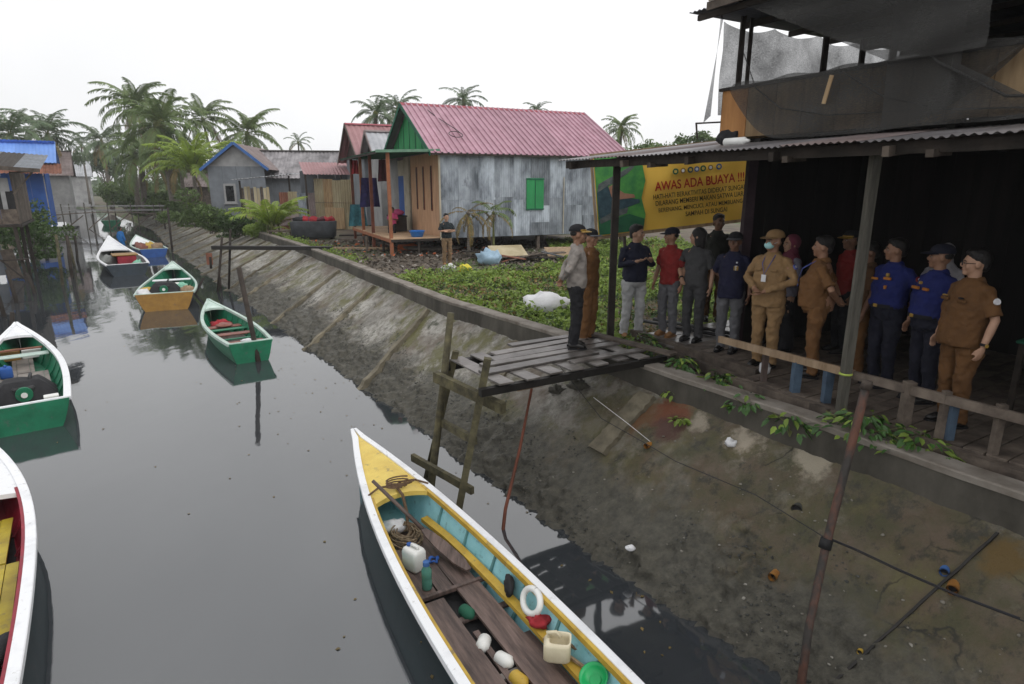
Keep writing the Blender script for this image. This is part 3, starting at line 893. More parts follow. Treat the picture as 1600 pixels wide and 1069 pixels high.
lump('boot', 'cloth_black', 'black rubber boot leaning in front of the white float ring', 'boot', B1.at(.43, .552, .285), (.05, .12, .10), .35, 5)
t = thing('wooden_frame', 'small wooden tool frame resting on the yellow stringer', 'tool', B1.at(.47, .437, .29), B1.rz + .3)
for a, c in (((-.06, -.25, .01), (-.04, .25, .03)), ((.06, -.25, .01), (.05, .22, .03)), ((-.06, -.2, .02), (.06, -.2, .02)), ((-.05, .2, .035), (.06, .2, .035))):
    b = MB(); b.bar(a, c, .022); build(b, 'slat', 'pale_wood', t, world=False)
t = thing('bowl', 'bright green plastic bowl at the stern end of the turquoise wall', 'bowl', B1.at(.47, .395, .29), 0)
mgb = M('bowl_green', (0.02, 0.42, 0.13), (0.015, 0.33, 0.1), rough=.3, bump=0)
b = MB(); b.rings([(0,0,0,.06,.06),(0,0,.05,.10,.10),(0,0,.075,.118,.118),(0,0,.078,.108,.108),(0,0,.05,.092,.092),(0,0,.012,.05,.05)], 22)
build(b, 'bowl_body', mgb, t, True, world=False); t.rotation_euler = (R(18), R(-20), 0)
b = MB(); b.rings([(0,0,.013,.045,.045),(0,0,.02,.045,.045)], 18); build(b, 'bowl_base', mgb, t, world=False)
for nm, mk, x, tt, lb in (('tin_can', 'white_plastic', -.02, .515, 'white plastic tub lying in the open gap of the floor'), ('oil_bottle', 'hull_yellow', -.02, .455, 'yellow bottle lying in the open gap of the floor'), ('cup', 'white_plastic', -.03, .485, 'small white pot wedged beside the yellow bottle in the floor gap'), ('bailer', 'green_dark', -.02, .57, 'dark green bailer lying in the gap of the boat floor')):
    b = MB(); b.rings([(0,0,0,.05,.05),(0,0,.015,.06,.06),(0,0,.13,.06,.06),(0,0,.15,.04,.04),(0,0,.17,.025,.025)], 14)
    o = solo(b, nm, mk, lb, 'container', B1.at(x, tt, .15), world=False, smooth=True); o.rotation_euler = (R(80), 0, B1.rz + rng.uniform(-1, 1))

# ---- white boat with red trim and yellow floor, cut by the left edge
B2 = Boat('white boat with red inner trim and slatted yellow floor at the left', (-7.70, 8.38), (-3.09, 1.80), 1.30, tw=.75, zb=.72, zm=.50, zs=.5, tm=.5, pw=2.6, group=BG)
B2.make('hull_teal', 'white_paint', 'paint_red', 'white_paint', rw=.10, td=.76, inner_rail='paint_red', zf=.12, ribs=11, ribm='paint_red', deckcurve=0)
for (t0, t1) in ((.04, .38), (.38, .6), (.6, .75)):
    lim = min(B2.side(t0, .36, .05), B2.side(t1, .36, .05))
    for x in np.linspace(-.6, .48, 10):
        if max(x, -lim) < min(x + .12, lim) - .03: B2.plank(max(x, -lim), min(x + .12, lim), t0, t1 - .004, .27 + rng.uniform(-.005, .005), 'floor_yellow')
b = MB(); P = []
for i in range(17):
    t_ = .03 + .74 * i / 16; w = B2.side(t_, 0, .04); P.append([(-w, B2.y(t_), .10), (w, B2.y(t_), .10)])
b.grid(P); B2.add('bilge', b, 'black')
b = MB(); b.cbox((0,0,.13), (.34,.30,.24), .02); t = thing('engine_box', 'pale grey box with black side standing on the yellow floor', 'box', B2.at(.10, .50, .30), B2.rz); build(b, 'box_body', 'cloth_black', t, world=False)
b = MB(); b.cbox((0,0,.262), (.36,.32,.025), .01); build(b, 'lid', 'white_plastic', t, world=False)
lump('tool_bag', 'cloth_black', 'black tool bag lying at the red trim on the yellow floor', 'bag', B2.at(.36, .37, .30), (.12, .28, .08), .5, 9)

def engine(loc, rz, label, tarp=True):
    t = thing('engine', label, 'engine', loc, rz)
    b = MB(); b.cbox((0,0,.17), (.34,.42,.30), .03); build(b, 'engine_block', 'dark_iron', t, world=False)
    b = MB(); b.tube([(0,-.22,.2),(0,-.29,.2)], .13, 18); b.tube([(0,-.29,.2),(0,-.32,.2)], .06, 12); build(b, 'flywheel', 'hull_green', t, world=False)
    b = MB(); b.tube([(0,-.322,.2),(0,-.335,.2)], .05, 12); build(b, 'hub', 'white_plastic', t, world=False)
    b = MB(); b.cbox((0,.02,-.01), (.5,.62,.05), .01); build(b, 'engine_bed', 'plank_grey', t, world=False)
    b = MB(); b.tube([(.12,.1,.3),(.12,.1,.42),(.14,.2,.46)], .03, 8); build(b, 'exhaust', 'dark_iron', t, True, world=False)
    if tarp:
        b = MB(); P = []
        for i in range(13):
            row = []
            for j in range(13):
                u, v = i/6-1, j/6-1
                r = max(abs(u), abs(v))
                z = .40 - .33 * max(0, (r - .45) / .55) ** 1.3 + .03 * mnoise.noise(Vector((u*2.5, v*2.5, 7)))
                row.append((u*.50*(1+.1*mnoise.noise(Vector((u*3, v*3, 2)))), v*.42 + .14, z))
            P.append(row)
        b.grid(P); build(b, 'tarpaulin', 'cloth_black', t, True, world=False)
    return t
# ---- green boat at the left edge
B3 = Boat('green boat with white rail and black engine cover cut by the left edge', (-13.16, 15.93), (-8.72, 10.42), 1.5, tw=.86, zb=.82, zm=.53, zs=.52, tm=.35, pw=2.3, group=BG)
B3.make('hull_green', 'white_paint', 'hull_green_in', 'white_paint', rw=.12, td=.83, zf=.10, ribs=9, ribm='hull_green', trm='hull_green')
xs = list(np.linspace(-.6, .6, 6)); B3.floor(xs, ((.02, .3), (.3, .55), (.55, .8)), .15, 'plank_grey')
B3.thwart(.66, .3, m='white_green'); B3.thwart(.74, .12, m='rust_roof'); B3.thwart(.05, .3, .3, m='plank_grey')
engine(B3.at(-.02, .20, .19), B3.rz, 'boat engine with white hub half hidden under a black tarpaulin')
jerrycan(B3.at(-.30, .52, .18), B3.rz, 'blue plastic jug on the floor of the green boat at left', 'blue_paint', (.22, .22, .24))
t = thing('crate', 'orange and white crate under the bow of the left green boat', 'crate', B3.at(.0, .78, .18), B3.rz)
b = MB(); b.cbox((-.2,0,.1), (.36,.3,.22), .01); build(b, 'crate_body', 'hull_ochre', t, world=False); b = MB(); b.cbox((.2,0,.1), (.38,.28,.2), .01); build(b, 'crate_side', 'white_plastic', t, world=False)
for k, (x, t_) in enumerate(((.38, .08), (-.4, .10), (.18, .03))):
    b = MB(); b.cbox((0,0,.06), (.22,.16,.12), .01); solo(b, 'tin_box', ('white_plastic', 'plank_red', 'hull_ochre')[k], ('white tin box on the right of the stern of the left green boat', 'brown red box on the left of the stern of the left green boat', 'ochre box behind the engine of the left green boat')[k], 'box', B3.at(x, t_, .335 if t_ < .09 else .18), world=False, rz=B3.rz + k)

# ---- empty green boat with a pole through it
B4 = Boat('open green boat with white rail and red seat boards, a dark pole beside its stern', (-9.80, 19.55), (-6.58, 15.0), 1.28, tw=.82, zb=.80, zm=.50, zs=.52, tm=.38, pw=2.3, group=BG)
B4.make('hull_green', 'white_green', 'hull_green_in', 'white_green', rw=.09, td=.83, zf=.09, ribs=12, ribm='hull_green', trm='hull_green')
B4.floor(list(np.linspace(-.5, .5, 6)), ((.03, .3), (.3, .55), (.55, .82)), .12, 'plank_dark')
B4.thwart(.10, .75, .36, 'plank_red', 'stern_seat'); B4.thwart(.40, .28, .3, 'plank_red'); B4.thwart(.28, .1, .3, 'hull_green'); B4.thwart(.52, .22, .3, 'hull_green'); B4.thwart(.62, .3, .28, 'plank_red')
lump('cloth', 'cloth_red', 'red cloth bundle near the bow of the open green boat', 'cloth', B4.at(.0, .70, .15), (.26, .24, .13), .4, 2)
lump('crate_cover', 'plank_red', 'pinkish folded sheet in front of the red bundle in the open green boat', 'sheet', B4.at(.02, .60, .30), (.22, .2, .06), .3, 6)
lump('plastic_bag', 'white_cloth', 'white plastic bag on the red stern seat of the open green boat', 'bag', B4.at(.05, .11, .377), (.16, .12, .05), .4, 4)

# ---- green boat with ochre stern, loaded
B5 = Boat('loaded green boat with ochre stern board and white cargo', (-15.55, 28.2), (-12.42, 21.72), 2.0, tw=.94, zb=1.0, zm=.52, zs=.62, tm=.3, pw=2.2, group=BG)
B5.make('hull_navy', 'white_green', 'hull_green_in', 'white_green', rw=.08, td=.86, zf=.10, ribs=9, ribm='hull_green', trm='hull_ochre')
B5.floor(list(np.linspace(-.7, .7, 6)), ((.02, .4), (.4, .84)), .14, 'plank_grey'); B5.thwart(.07, .5, .42, 'plank_grey')
engine(B5.at(-.05, .13, .46), B5.rz, 'dark covered engine on the stern of the ochre-backed boat')
b = MB(); b.cbox((0,0,.16), (.95,.55,.32), .05); solo(b, 'cool_box', 'white_plastic', 'white cool box in the middle of the loaded green boat', 'box', B5.at(.02, .45, .18), world=False, rz=B5.rz)
b = MB(); b.cbox((0,0,.02), (1.3,.3,.04), .01); solo(b, 'white_board', 'white_paint', 'white board lying across the loaded green boat behind the cool box', 'board', B5.at(.05, .56, .55), world=False, rz=B5.rz)
for x, t_, mk, lb in ((-.62, .13, 'hull_yellow', 'yellow bag at the left stern corner of the loaded green boat'), (-.7, .07, 'white_cloth', 'pale bag on the left rail side of the loaded green boat'), (.5, .22, 'bowl_', 'mint green bag beside the cool box in the loaded green boat'), (.7, .10, 'pale_wood', 'tan bag at the right stern corner of the loaded green boat')):
    if mk == 'bowl_': mk = mm('mint', (0.3, 0.6, 0.45), (0.2, 0.45, 0.33))
    lump('cargo_bag', mk, lb, 'bag', B5.at(x, t_, .44), (.22, .18, .16), .4, x)

# ---- white boat with navy hull
B6 = Boat('white-decked boat with navy hull and an orange crate aboard', (-25.3, 39.0), (-19.15, 30.65), 2.15, tw=.86, zb=1.35, zm=.55, zs=.58, tm=.35, pw=2.0, group=BG)
B6.make('hull_navy', 'white_paint', 'inside_grey', 'white_paint', rw=.12, td=.70, zf=.12, ribs=8, ribm='inside_grey', trm='hull_navy')
B6.floor(list(np.linspace(-.8, .8, 6)), ((.02, .35), (.35, .7)), .16, 'plank_grey')
t = thing('crate', 'orange-lidded crate with magenta front in the navy-hulled boat', 'crate', B6.at(.18, .27, .2), B6.rz)
b = MB(); b.cbox((0,0,.27), (.8,.9,.54), .03); build(b, 'crate_body', 'paint_red', t, world=False)
b = MB(); b.cbox((-.05,.1,.57), (1.1,1.2,.05), .02); build(b, 'lid', 'hull_ochre', t, world=False)
lump('cargo_bag', 'mint', 'mint bag beside the magenta crate in the navy-hulled boat', 'bag', B6.at(.55, .16, .2), (.2, .22, .2), .4, 8)
lump('net_pile', 'inside_grey', 'grey heap of netting in the navy-hulled boat', 'net', B6.at(-.55, .3, .2), (.3, .5, .3), .5, 18)
# ---- blue boat beyond it
B7 = Boat('small blue boat with white covered bow behind the navy-hulled boat', (-27.2, 45.0), (-22.6, 39.0), 1.75, tw=.9, zb=.95, zm=.5, zs=.52, tm=.35, pw=2.2, group=BG)
B7.make('hull_blue', 'white_green', 'inside_grey', 'white_paint', rw=.1, td=.62, zf=.12, ribs=6, ribm='inside_grey', trm='hull_blue')
for x, t_, mk, lb in ((-.4, .3, 'plank_red', 'reddish bundle at the left in the small blue boat'), (.2, .35, 'hull_yellow', 'yellow bundle in the middle of the small blue boat'), (.5, .25, 'pale_wood', 'tan bundle at the right in the small blue boat')):
    lump('bundle', mk, lb, 'bundle', B7.at(x, t_, .15), (.3, .5, .3), .4, x)
B8 = Boat('far green and white boat moored under the shrubs by the footbridge', (-49.6, 77.0), (-45.4, 71.0), 2.1, tw=.9, zb=1.15, zm=.6, zs=.65, tm=.35, pw=2.2, group=BG)
B8.make('hull_green', 'white_green', 'inside_grey', 'white_green', rw=.14, td=.78, zf=.12, ribs=4, trm='hull_green')
lump('net_pile', 'plank_grey', 'brown net heap in the far boat under the shrubs', 'net', B8.at(0, .4, .15), (.5, 1.0, .5), .4, 21)
B9 = Boat('farthest boat, white with a reddish inside, just beyond the footbridge', (-82.5, 112.0), (-76.6, 105.0), 2.7, tw=.9, zb=1.3, zm=.75, zs=.8, tm=.35, pw=2.2, group=BG)
B9.make('hull_green', 'white_paint', 'plank_red', 'white_paint', rw=.2, td=.75, zf=.12, ribs=3, trm='white_paint')

# ================================================================== JETTY, POLES
def board(parent, c, size, rot, m, name='board', ch=.006):
    b = MB(); b.cbox((0, 0, 0), size, ch)
    o = link(name, b.mesh(name, m), parent)
    p = root_offset(parent) if parent is not None else Vector((0, 0, 0))
    o.location = Vector(c) - p
    o.rotation_euler = rot if isinstance(rot, (tuple, list)) else (0, 0, rot)
    return o
AO = math.atan2(AY.y, AY.x)          # rotation that lays local X across the canal
def timber(parent, p, q, w, h=None, m='dark_wood', name='beam', rough=0):
    """timber with its own slightly worn outline"""
    p, q = Vector(p), Vector(q); h = h or w
    b = MB(); n = 5
    d = (q - p).normalized(); u = Vector((0, 0, 1)) if abs(d.z) < .9 else Vector((0, 1, 0))
    x = d.cross(u).normalized(); y = x.cross(d)
    P = []
    for i in range(n + 1):
        c = p.lerp(q, i / n); k = 1 + rng.uniform(-.07, .07) - rough * (i == n) * .25
        P.append([c + x*sx*w/2*k + y*sy*h/2*k for sx, sy in ((-1,-1),(1,-1),(1,1),(-1,1),(-1,-1))])
    b.grid(P); b.add(P[0][:4], [(0,1,2,3)]); b.add(P[-1][:4], [(3,2,1,0)])
    return build(b, name, m, parent)
jet = thing('jetty', 'weathered timber landing jetty reaching from the wall over the slope', 'jetty', tuple(qo(6.4, 4.6, 2.0)))
timber(jet, qo(5.86, 3.32, 2.0), qo(5.70, 6.15, 2.02), .08, .09, 'black_wood')
timber(jet, qo(7.06, 3.5, 2.0), qo(7.02, 5.9, 2.02), .09, .12, 'black_wood')
for o in np.arange(3.62, 6.1, .36):
    o = float(o) + rng.uniform(-.03, .03)
    board(jet, qo(6.42, o, 2.083), (.20, 1.34 + rng.uniform(-.08, .1), .025), (0, 0, AO + rng.uniform(-.03, .03)), 'wet_wood')
for q, o0, o1, w, r in ((6.22, 3.55, 5.35, .19, .012), (6.46, 3.70, 5.95, .15, -.02), (6.66, 3.95, 6.05, .20, .01), (6.90, 4.10, 5.75, .17, .03), (5.98, 4.75, 6.0, .13, -.02), (7.14, 4.55, 5.6, .15, -.03)):
    board(jet, qo(q, (o0+o1)/2, 2.112), (o1 - o0, w, .03), (0, 0, AO + r), 'wet_wood')
board(jet, qo(6.35, 5.99, 2.14), (.16, 1.75, .035), (0, 0, AO + .1), 'old_wood')
timber(jet, (-.28, 6.85, 2.38), (-.84, 6.92, -.5), .085, m='mossy_wood', name='post', rough=1)
timber(jet, (-.74, 7.85, 2.2), (-1.40, 7.92, -.5), .09, m='mossy_wood', name='post')
b = MB(); b.tube([(-.78, 7.7, 2.74), (-.93, 7.72, 1.6), (-1.1, 7.75, .43), (-1.24, 7.77, -.5)], [.045, .05, .055, .058], 9); build(b, 'pole', 'mossy_wood', jet, True)
timber(jet, (-1.0, 7.68, 1.90), (-.10, 6.78, 1.79), .08, .13, 'mossy_wood')
timber(jet, (-1.36, 7.76, .72), (-.48, 6.80, .72), .055, .10, 'mossy_wood', 'cross_brace')
timber(jet, (-1.0, 7.84, 1.22), (-.45, 6.97, 1.3), .06, .10, 'mossy_wood', 'cross_brace')
b = MB(); b.tube([(.06, 7.2, 1.89), (.36, 7.28, 1.93)], .035, 10); solo(b, 'bamboo_stub', 'pale_wood', 'pale cut bamboo stub lying under the edge of the timber jetty', 'bamboo', (.2, 7.24, 1.9), smooth=True)
b = MB(); b.tube([(.25, 7.42, 1.82), (.10, 7.2, 1.1), (-.08, 6.75, .5), (-.16, 6.4, -.1)], [.016, .02, .022, .024], 7)
solo(b, 'stake', 'red_brown', 'thin reddish stake standing in the water beside the big boat', 'pole', (-.1, 6.9, 0), smooth=True)
b = MB(); b.tube([(-6.32, 14.2, 2.50), (-6.12, 14.1, 1.0), (-5.92, 13.9, -.2)], [.06, .06, .065], 8)
solo(b, 'mooring_pole', 'dark_wood', 'dark mooring pole standing at the stern of the open green boat', 'pole', (-5.92, 13.9, 0), smooth=True)
b = MB(); b.tube([(-22.46, 41, 3.0), (-22.3, 40.6, 1), (-22.25, 40.5, -.5)], .07, 7)
solo(b, 'mooring_pole', 'dark_wood', 'tall thin pole in the water right of the small blue boat', 'pole', (-22.28, 40.5, 0), smooth=True)
b = MB(); b.tube([(-31.2, 56, 2.6), (-31.1, 56, -.5)], .07, 7)
solo(b, 'mooring_pole', 'dark_wood', 'far thin pole at the foot of the slope near the footbridge', 'pole', (-31.1, 56, 0), smooth=True)
# rusty pole with its cable
mrust = M('rust_pole', (0.135, 0.06, 0.04), (0.045, 0.04, 0.036), sc=5.5, stretch=(1, 1, .5), bump=.9, bsc=22, lo=.44, hi=.62)
pts = [(2.965, 4.9, 2.69), (2.90, 4.83, 2.40), (2.82, 4.75, 2.08), (2.61, 4.55, 1.42), (2.43, 4.3, .81), (2.30, 4.08, .2)]
rp_ = thing('rusty_pole', 'rough rusty brown pole standing against the concrete slope', 'pole', pts[-1])
b = MB(); b.tube([Vector(p) + Vector((rng.uniform(-.008,.008), rng.uniform(-.008,.008), 0)) for p in pts], [.035, .036, .034, .034, .033, .036], 9); build(b, 'pole_shaft', mrust, rp_, True)
b = MB(); b.tube([(2.965, 4.9, 2.66), (2.975, 4.905, 2.73)], [.05, .038], 9); build(b, 'pole_head', 'old_wood', rp_, True)
b = MB(); b.tube([(2.60, 4.54, 1.38), (2.625, 4.565, 1.46)], [.05, .05], 9); build(b, 'tape', 'black', rp_, True)
b = MB()
cb = [(.55, 8.6, 1.95), (1.16, 7.48, 1.39), (1.53, 6.82, 1.37), (1.82, 6.31, 1.34), (2.4, 5.5, 1.36), (2.66, 4.66, 1.41), (2.9, 4.62, 1.32), (3.1, 4.35, 1.31), (3.32, 4.01, 1.33), (3.55, 3.71, 1.36), (4.2, 2.8, 1.5)]
b.tube([Vector(p) for p in cb], .0045, 6)
solo(b, 'cable', 'cable', 'thin black cable strung along the slope past the rusty pole', 'cable', (2.66, 4.66, 1.41), smooth=True)
b = MB(); b.tube([(2.66, 4.65, 1.425), (2.9, 4.60, 1.34), (3.1, 4.33, 1.33), (3.32, 3.99, 1.35), (3.55, 3.69, 1.38)], .006, 6)
solo(b, 'cable', 'cable', 'thicker black cable right of the rusty pole', 'cable', (3.1, 4.33, 1.33), smooth=True)
b = MB(); b.tube([(1.10, 7.85, 1.55), (1.45, 7.25, 1.42), (1.68, 6.95, 1.30)], .0035, 5)
solo(b, 'cord', 'white_cloth', 'thin pale cord hanging from the jetty across the rust stain', 'cord', (1.45, 7.25, 1.42))
# drain pipes and litter on the slope
mpo = M('pipe_orange', (0.42, 0.20, 0.04), (0.25, 0.11, 0.03), sc=6, rough=.5, bump=.1)
def slope_at(x, y):
    q, o = to_qo(x, y); t = (o - o_top(q)) / (o_toe(q) - o_top(q)); return slope_pt(q, t) + NRM * slope_disp(q, t)
def drain(x, y, label, m, r=.033, L=.09):
    p = slope_at(x, y); b = MB()
    P = []
    dn = (NRM + Vector((0, -.3, -.55))).normalized()
    b.tube([p - dn*.06, p + dn*L*.5, p + dn*L], [r, r, r], 14, False); b.tube([p + dn*L, p - dn*.02], [r*.82, r*.82], 14, False)
    t = thing('drain_pipe', label, 'pipe', tuple(p)); build(b, 'pipe', m, t, True)
    b = MB(); b.tube([p + dn*L*.35, p + dn*L*.38], [r*.82, r*.82], 14); build(b, 'pipe_mouth', 'black', t)
drain(1.70, 7.0, 'small orange drain pipe end on the slope near the rust stain', mpo)
drain(2.45, 5.02, 'tan drain pipe end low on the slope left of the rusty pole', mpo, .038)
drain(3.5, 4.25, 'yellowish drain pipe end on the slope at the right', mpo, .042)
drain(3.5, 4.37, 'blue pipe cap on the slope beside the yellowish drain pipe', 'blue_trim', .035, .05)
drain(2.82, 4.2, 'tiny yellow pipe end at the foot of the dark seam low on the slope', 'hull_yellow', .022, .02)
drain(2.78, 5.42, 'broken dark drain pipe stub in the slope left of the rusty pole', 'mud_stone', .05, .02)
lump('paper_scrap', 'white_cloth', 'crumpled white paper scrap lying on the slope', 'litter', tuple(slope_at(2.46, 6.4)), (.06, .045, .05), .6, 3)
lump('paper_scrap', 'white_cloth', 'small pale scrap lying at the waterline of the slope', 'litter', tuple(slope_at(1.35, 5.85)), (.05, .035, .03), .6, 5)
for k, (x, y, r, m_, lb) in enumerate(((.99, 8.6, .16, 'slope', 'broken concrete lump beneath the right end of the jetty'), (.68, 8.8, .11, 'slope', 'smaller broken concrete lump left of the other under the jetty'))):
    o = lump('concrete_lump', m_, lb, 'rubble', tuple(slope_at(x, y)), (r, r*.7, r*.5), .9, 11 + k)
# long far jetty beam with its posts
fj = thing('jetty', 'narrow dark walkway beam on thin posts crossing above the far slope', 'jetty', (-9.5, 24, 2))
timber(fj, (-11.6, 24.0, 2.03), (-7.0, 24.0, 2.0), .30, .14, 'black_wood')
timber(fj, (-11.4, 24.3, 1.98), (-7.2, 24.6, 1.95), .18, .1, 'dark_wood')
for p, q in (((-11.15, 23.9, 2.45), (-11.75, 24.0, -.4)), ((-10.98, 24.3, 2.7), (-11.45, 24.4, -.4)), ((-11.6, 23.7, 1.7), (-11.62, 23.7, 1.25)), ((-11.9, 23.6, .9), (-12.6, 23.2, -.4)), ((-11.7, 24.5, .8), (-11.8, 24.6, -.4))):
    b = MB(); b.tube([p, q], .045, 7); build(b, 'post', 'dark_wood', fj, True)
board(fj, (-11.65, 23.72, 1.62), (.22, .03, .45), (0, 0, .2), 'rust_roof', 'tin_scrap')

# ================================================================== WALKWAY AND BUILDING ON THE RIGHT
UX, UN = Vector((.517, -.856, 0)), Vector((.856, .517, 0))
P0 = Vector((1.5, 9.2, 0))
def sd(s, d, z=0.0): return P0 + UX*s + UN*d + Vector((0, 0, z))
RU, RN = math.atan2(UX.y, UX.x), math.atan2(UN.y, UN.x)
walk = thing('walkway', 'raised plank walkway where the officials stand, with mud-brown boards', 'walkway', tuple(sd(3, 1, 1.9)))
for i in range(62):
    s = .05 + i * .17
    if s > 10.4: break
    d0 = .48 if s < 2.3 else .06
    board(walk, sd(s + .08, (d0 + 4.2)/2 + rng.uniform(-.02, .02), 2.025 + rng.uniform(-.004, .004)), (4.2 - d0, .16, .032), (0, 0, RN + rng.uniform(-.006, .006)), 'old_wood' if s > .9 else 'wet_wood', 'deck_board', .004)
timber(walk, sd(-.12, .58, 2.02), sd(2.35, .46, 2.0), .11, .15, 'old_wood', 'edge_beam')
timber(walk, sd(.9, .42, 1.93), sd(3.62, -.05, 1.98), .06, .13, 'old_wood', 'edge_beam')
timber(walk, sd(2.3, .03, 1.97), sd(9.3, -.08, 1.95), .10, .14, 'old_wood', 'edge_beam')
timber(walk, sd(3.4, -.2, 1.86), sd(9.0, -.25, 1.84), .22, .05, 'old_wood', 'edge_beam')
timber(walk, sd(1.2, .2, 1.84), sd(3.5, -.18, 1.86), .16, .05, 'old_wood', 'edge_beam')
# litter planks on the ground side of the walkway
rail = thing('railing', 'low timber railing with blue stub posts in front of the walkway', 'railing', tuple(sd(3.5, .1, 2)))
timber(rail, sd(1.95, .16, 2.42), sd(3.75, .08, 2.44), .045, .085, 'pale_wood', 'rail')
timber(rail, sd(3.75, .08, 2.43), sd(7.2, .10, 2.42), .045, .085, 'old_wood', 'rail')
for s, d, mk, w in ((2.62, .20, 'plank_dark', .06), (3.08, .14, 'blue_st', .085), (3.46, .13, 'blue_st', .085), (4.28, .10, 'old_wood', .09), (4.66, .13, 'blue_st', .07), (4.60, .10, 'old_wood', .06), (5.02, .12, 'old_wood', .06), (5.8, .12, 'old_wood', .08)):
    if mk == 'blue_st' and mk not in MAT: mm('blue_st', (0.075, 0.12, 0.175), (0.04, 0.06, 0.09), sc=5, bump=.3)
    timber(rail, sd(s, d, 1.75), sd(s, d, 2.50 if mk == 'old_wood' else 2.40), w, m=mk, name='post')
# building
bld = thing('warehouse', 'two-storey timber building with netted upper floor and dark open ground floor', 'building', tuple(sd(5, 2, 2)))
def post(s, d, z0, z1, w, m='old_wood', ds=0, parent=None, name='post'):
    return timber(parent or bld, sd(s, d, z0), sd(s + ds, d, z1), w, m=m, name=name)
post(0.02, 0, 1.6, 4.64, .10, 'dark_wood')
mm('post_grey', (0.135, 0.127, 0.105), (0.06, 0.056, 0.046), sc=4, stretch=(6, 6, .6), bump=.4, rnd=.15)
post(3.70, 0.02, 1.5, 4.66, .08, 'post_grey')
post(4.95, 1.75, 2.0, 4.75, .06, 'post_grey')
post(7.3, 0, 1.5, 4.66, .10, 'post_grey'); post(11, 0, 1.5, 4.66, .10, 'post_grey'); post(14.8, 0, 1.5, 4.66, .10, 'post_grey')
b = MB(); b.tube([sd(3.70, .02, 2.44) + Vector((.056*math.cos(a), .056*math.sin(a), 0)) for a in np.linspace(0, 6.28, 10)], .012, 5); build(b, 'tie', mm('tie_green', (.45, .55, .1), (.3, .4, .08)), bld)
# awning: sheets of corrugated tin
def sheet(o, u, v, w, L, pitch, amp, sag=0.0, nv=4, per=6):
    o, u, v = Vector(o), Vector(u).normalized(), Vector(v).normalized()
    nrm = u.cross(v).normalized()
    n = max(2, int(w / pitch * per))
    P = []
    for j in range(nv + 1):
        row = []
        for i in range(n + 1):
            x = w * i / n
            row.append(o + u*x + v*(L*j/nv) + nrm*(amp*math.sin(2*math.pi*x/pitch) + sag*math.sin(math.pi*j/nv)))
        P.append(row)
    b = MB(); b.grid(P); return b
aw = (UN + Vector((0, 0, .115))).normalized()
s = -3.05 + 2.2
for i in range(22):
    mk = 'tin_roof' if i % 4 != 1 else 'brown_roof'
    L = 3.6 if s < 1.4 else 1.55
    b = sheet(sd(s, -.42 + rng.uniform(-.03, .02), 4.69 + .006*(i % 2)), UX, aw, .80, L, .076, .010, per=5)
    build(b, 'roof_sheet', mk, bld, True); s += .765
for d, z in ((-.25, 4.63), (.75, 4.74), ):
    timber(bld, sd(-.85, d, z), sd(15.8, d, z), .05, .10, 'dark_wood', 'purlin')
timber(bld, sd(-.85, 2.2, 4.92), sd(1.0, 2.2, 4.92), .05, .10, 'dark_wood', 'purlin')
for s in np.arange(-.6, 15.5, 1.15):
    s = float(s); timber(bld, sd(s, -.38, 4.60), sd(s, 1.1, 4.76), .06, .09, 'dark_wood' if int(s*7) % 3 else 'old_wood', 'rafter')
for s in (1.05, 3.0, 4.35, 5.2):
    timber(bld, sd(s, -.36, 4.57), sd(s, -.05, 4.59), .06, .06, 'old_wood', 'rafter_end')
# ground-floor inner walls: dark boards
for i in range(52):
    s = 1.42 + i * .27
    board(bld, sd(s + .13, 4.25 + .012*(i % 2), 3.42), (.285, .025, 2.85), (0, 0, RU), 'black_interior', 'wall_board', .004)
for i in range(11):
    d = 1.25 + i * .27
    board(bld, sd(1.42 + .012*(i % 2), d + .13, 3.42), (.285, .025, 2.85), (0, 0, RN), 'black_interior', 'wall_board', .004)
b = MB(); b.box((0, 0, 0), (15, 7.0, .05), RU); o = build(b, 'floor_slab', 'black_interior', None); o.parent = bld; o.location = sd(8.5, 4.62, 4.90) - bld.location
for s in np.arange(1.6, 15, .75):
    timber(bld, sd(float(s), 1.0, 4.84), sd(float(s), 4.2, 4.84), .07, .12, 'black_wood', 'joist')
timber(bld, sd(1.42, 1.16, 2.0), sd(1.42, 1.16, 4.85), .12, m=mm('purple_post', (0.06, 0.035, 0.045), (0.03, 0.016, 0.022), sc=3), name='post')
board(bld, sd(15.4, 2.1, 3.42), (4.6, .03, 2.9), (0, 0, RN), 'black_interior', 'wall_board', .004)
# upper floor: plywood parapet in boards along the front and the left end
z0, z1 = 4.93, 5.55
s = .97
mm('ply_orange', (0.50, 0.25, 0.09), (0.36, 0.165, 0.055), sc=2.4, stretch=(4, 4, .5), rnd=.08, bump=.1)
k = 0
while s < 14:
    w = rng.uniform(.34, .46)
    board(bld, sd(s + w/2, 1.0, (z0 + z1)/2 + .01), (w - .008, .022, z1 - z0 + rng.uniform(-.02, .02)), (0, 0, RU), ('ply_orange' if k == 0 else 'plywood'), 'parapet_board', .003); s += w; k += 1
d = 1.02
while d < 8:
    board(bld, sd(.95, d + .2, (z0 + z1)/2), (.392, .022, z1 - z0), (0, 0, RN), 'plywood', 'parapet_board', .003); d += .4
timber(bld, sd(.93, .985, 5.57), sd(14, .985, 5.57), .05, .04, 'dark_wood', 'top_rail')
post(1.00, 1.25, 4.9, 6.6, .06, 'dark_wood'); post(1.00, 1.42, 4.9, 6.6, .045, 'dark_wood')
for d in (3.1, 4.06, 4.93, 6.03, 7.6): post(1.00, d, 4.9, 6.6, .07, 'dark_wood')
post(6.2, 1.06, 4.9, 6.6, .07, 'dark_wood')
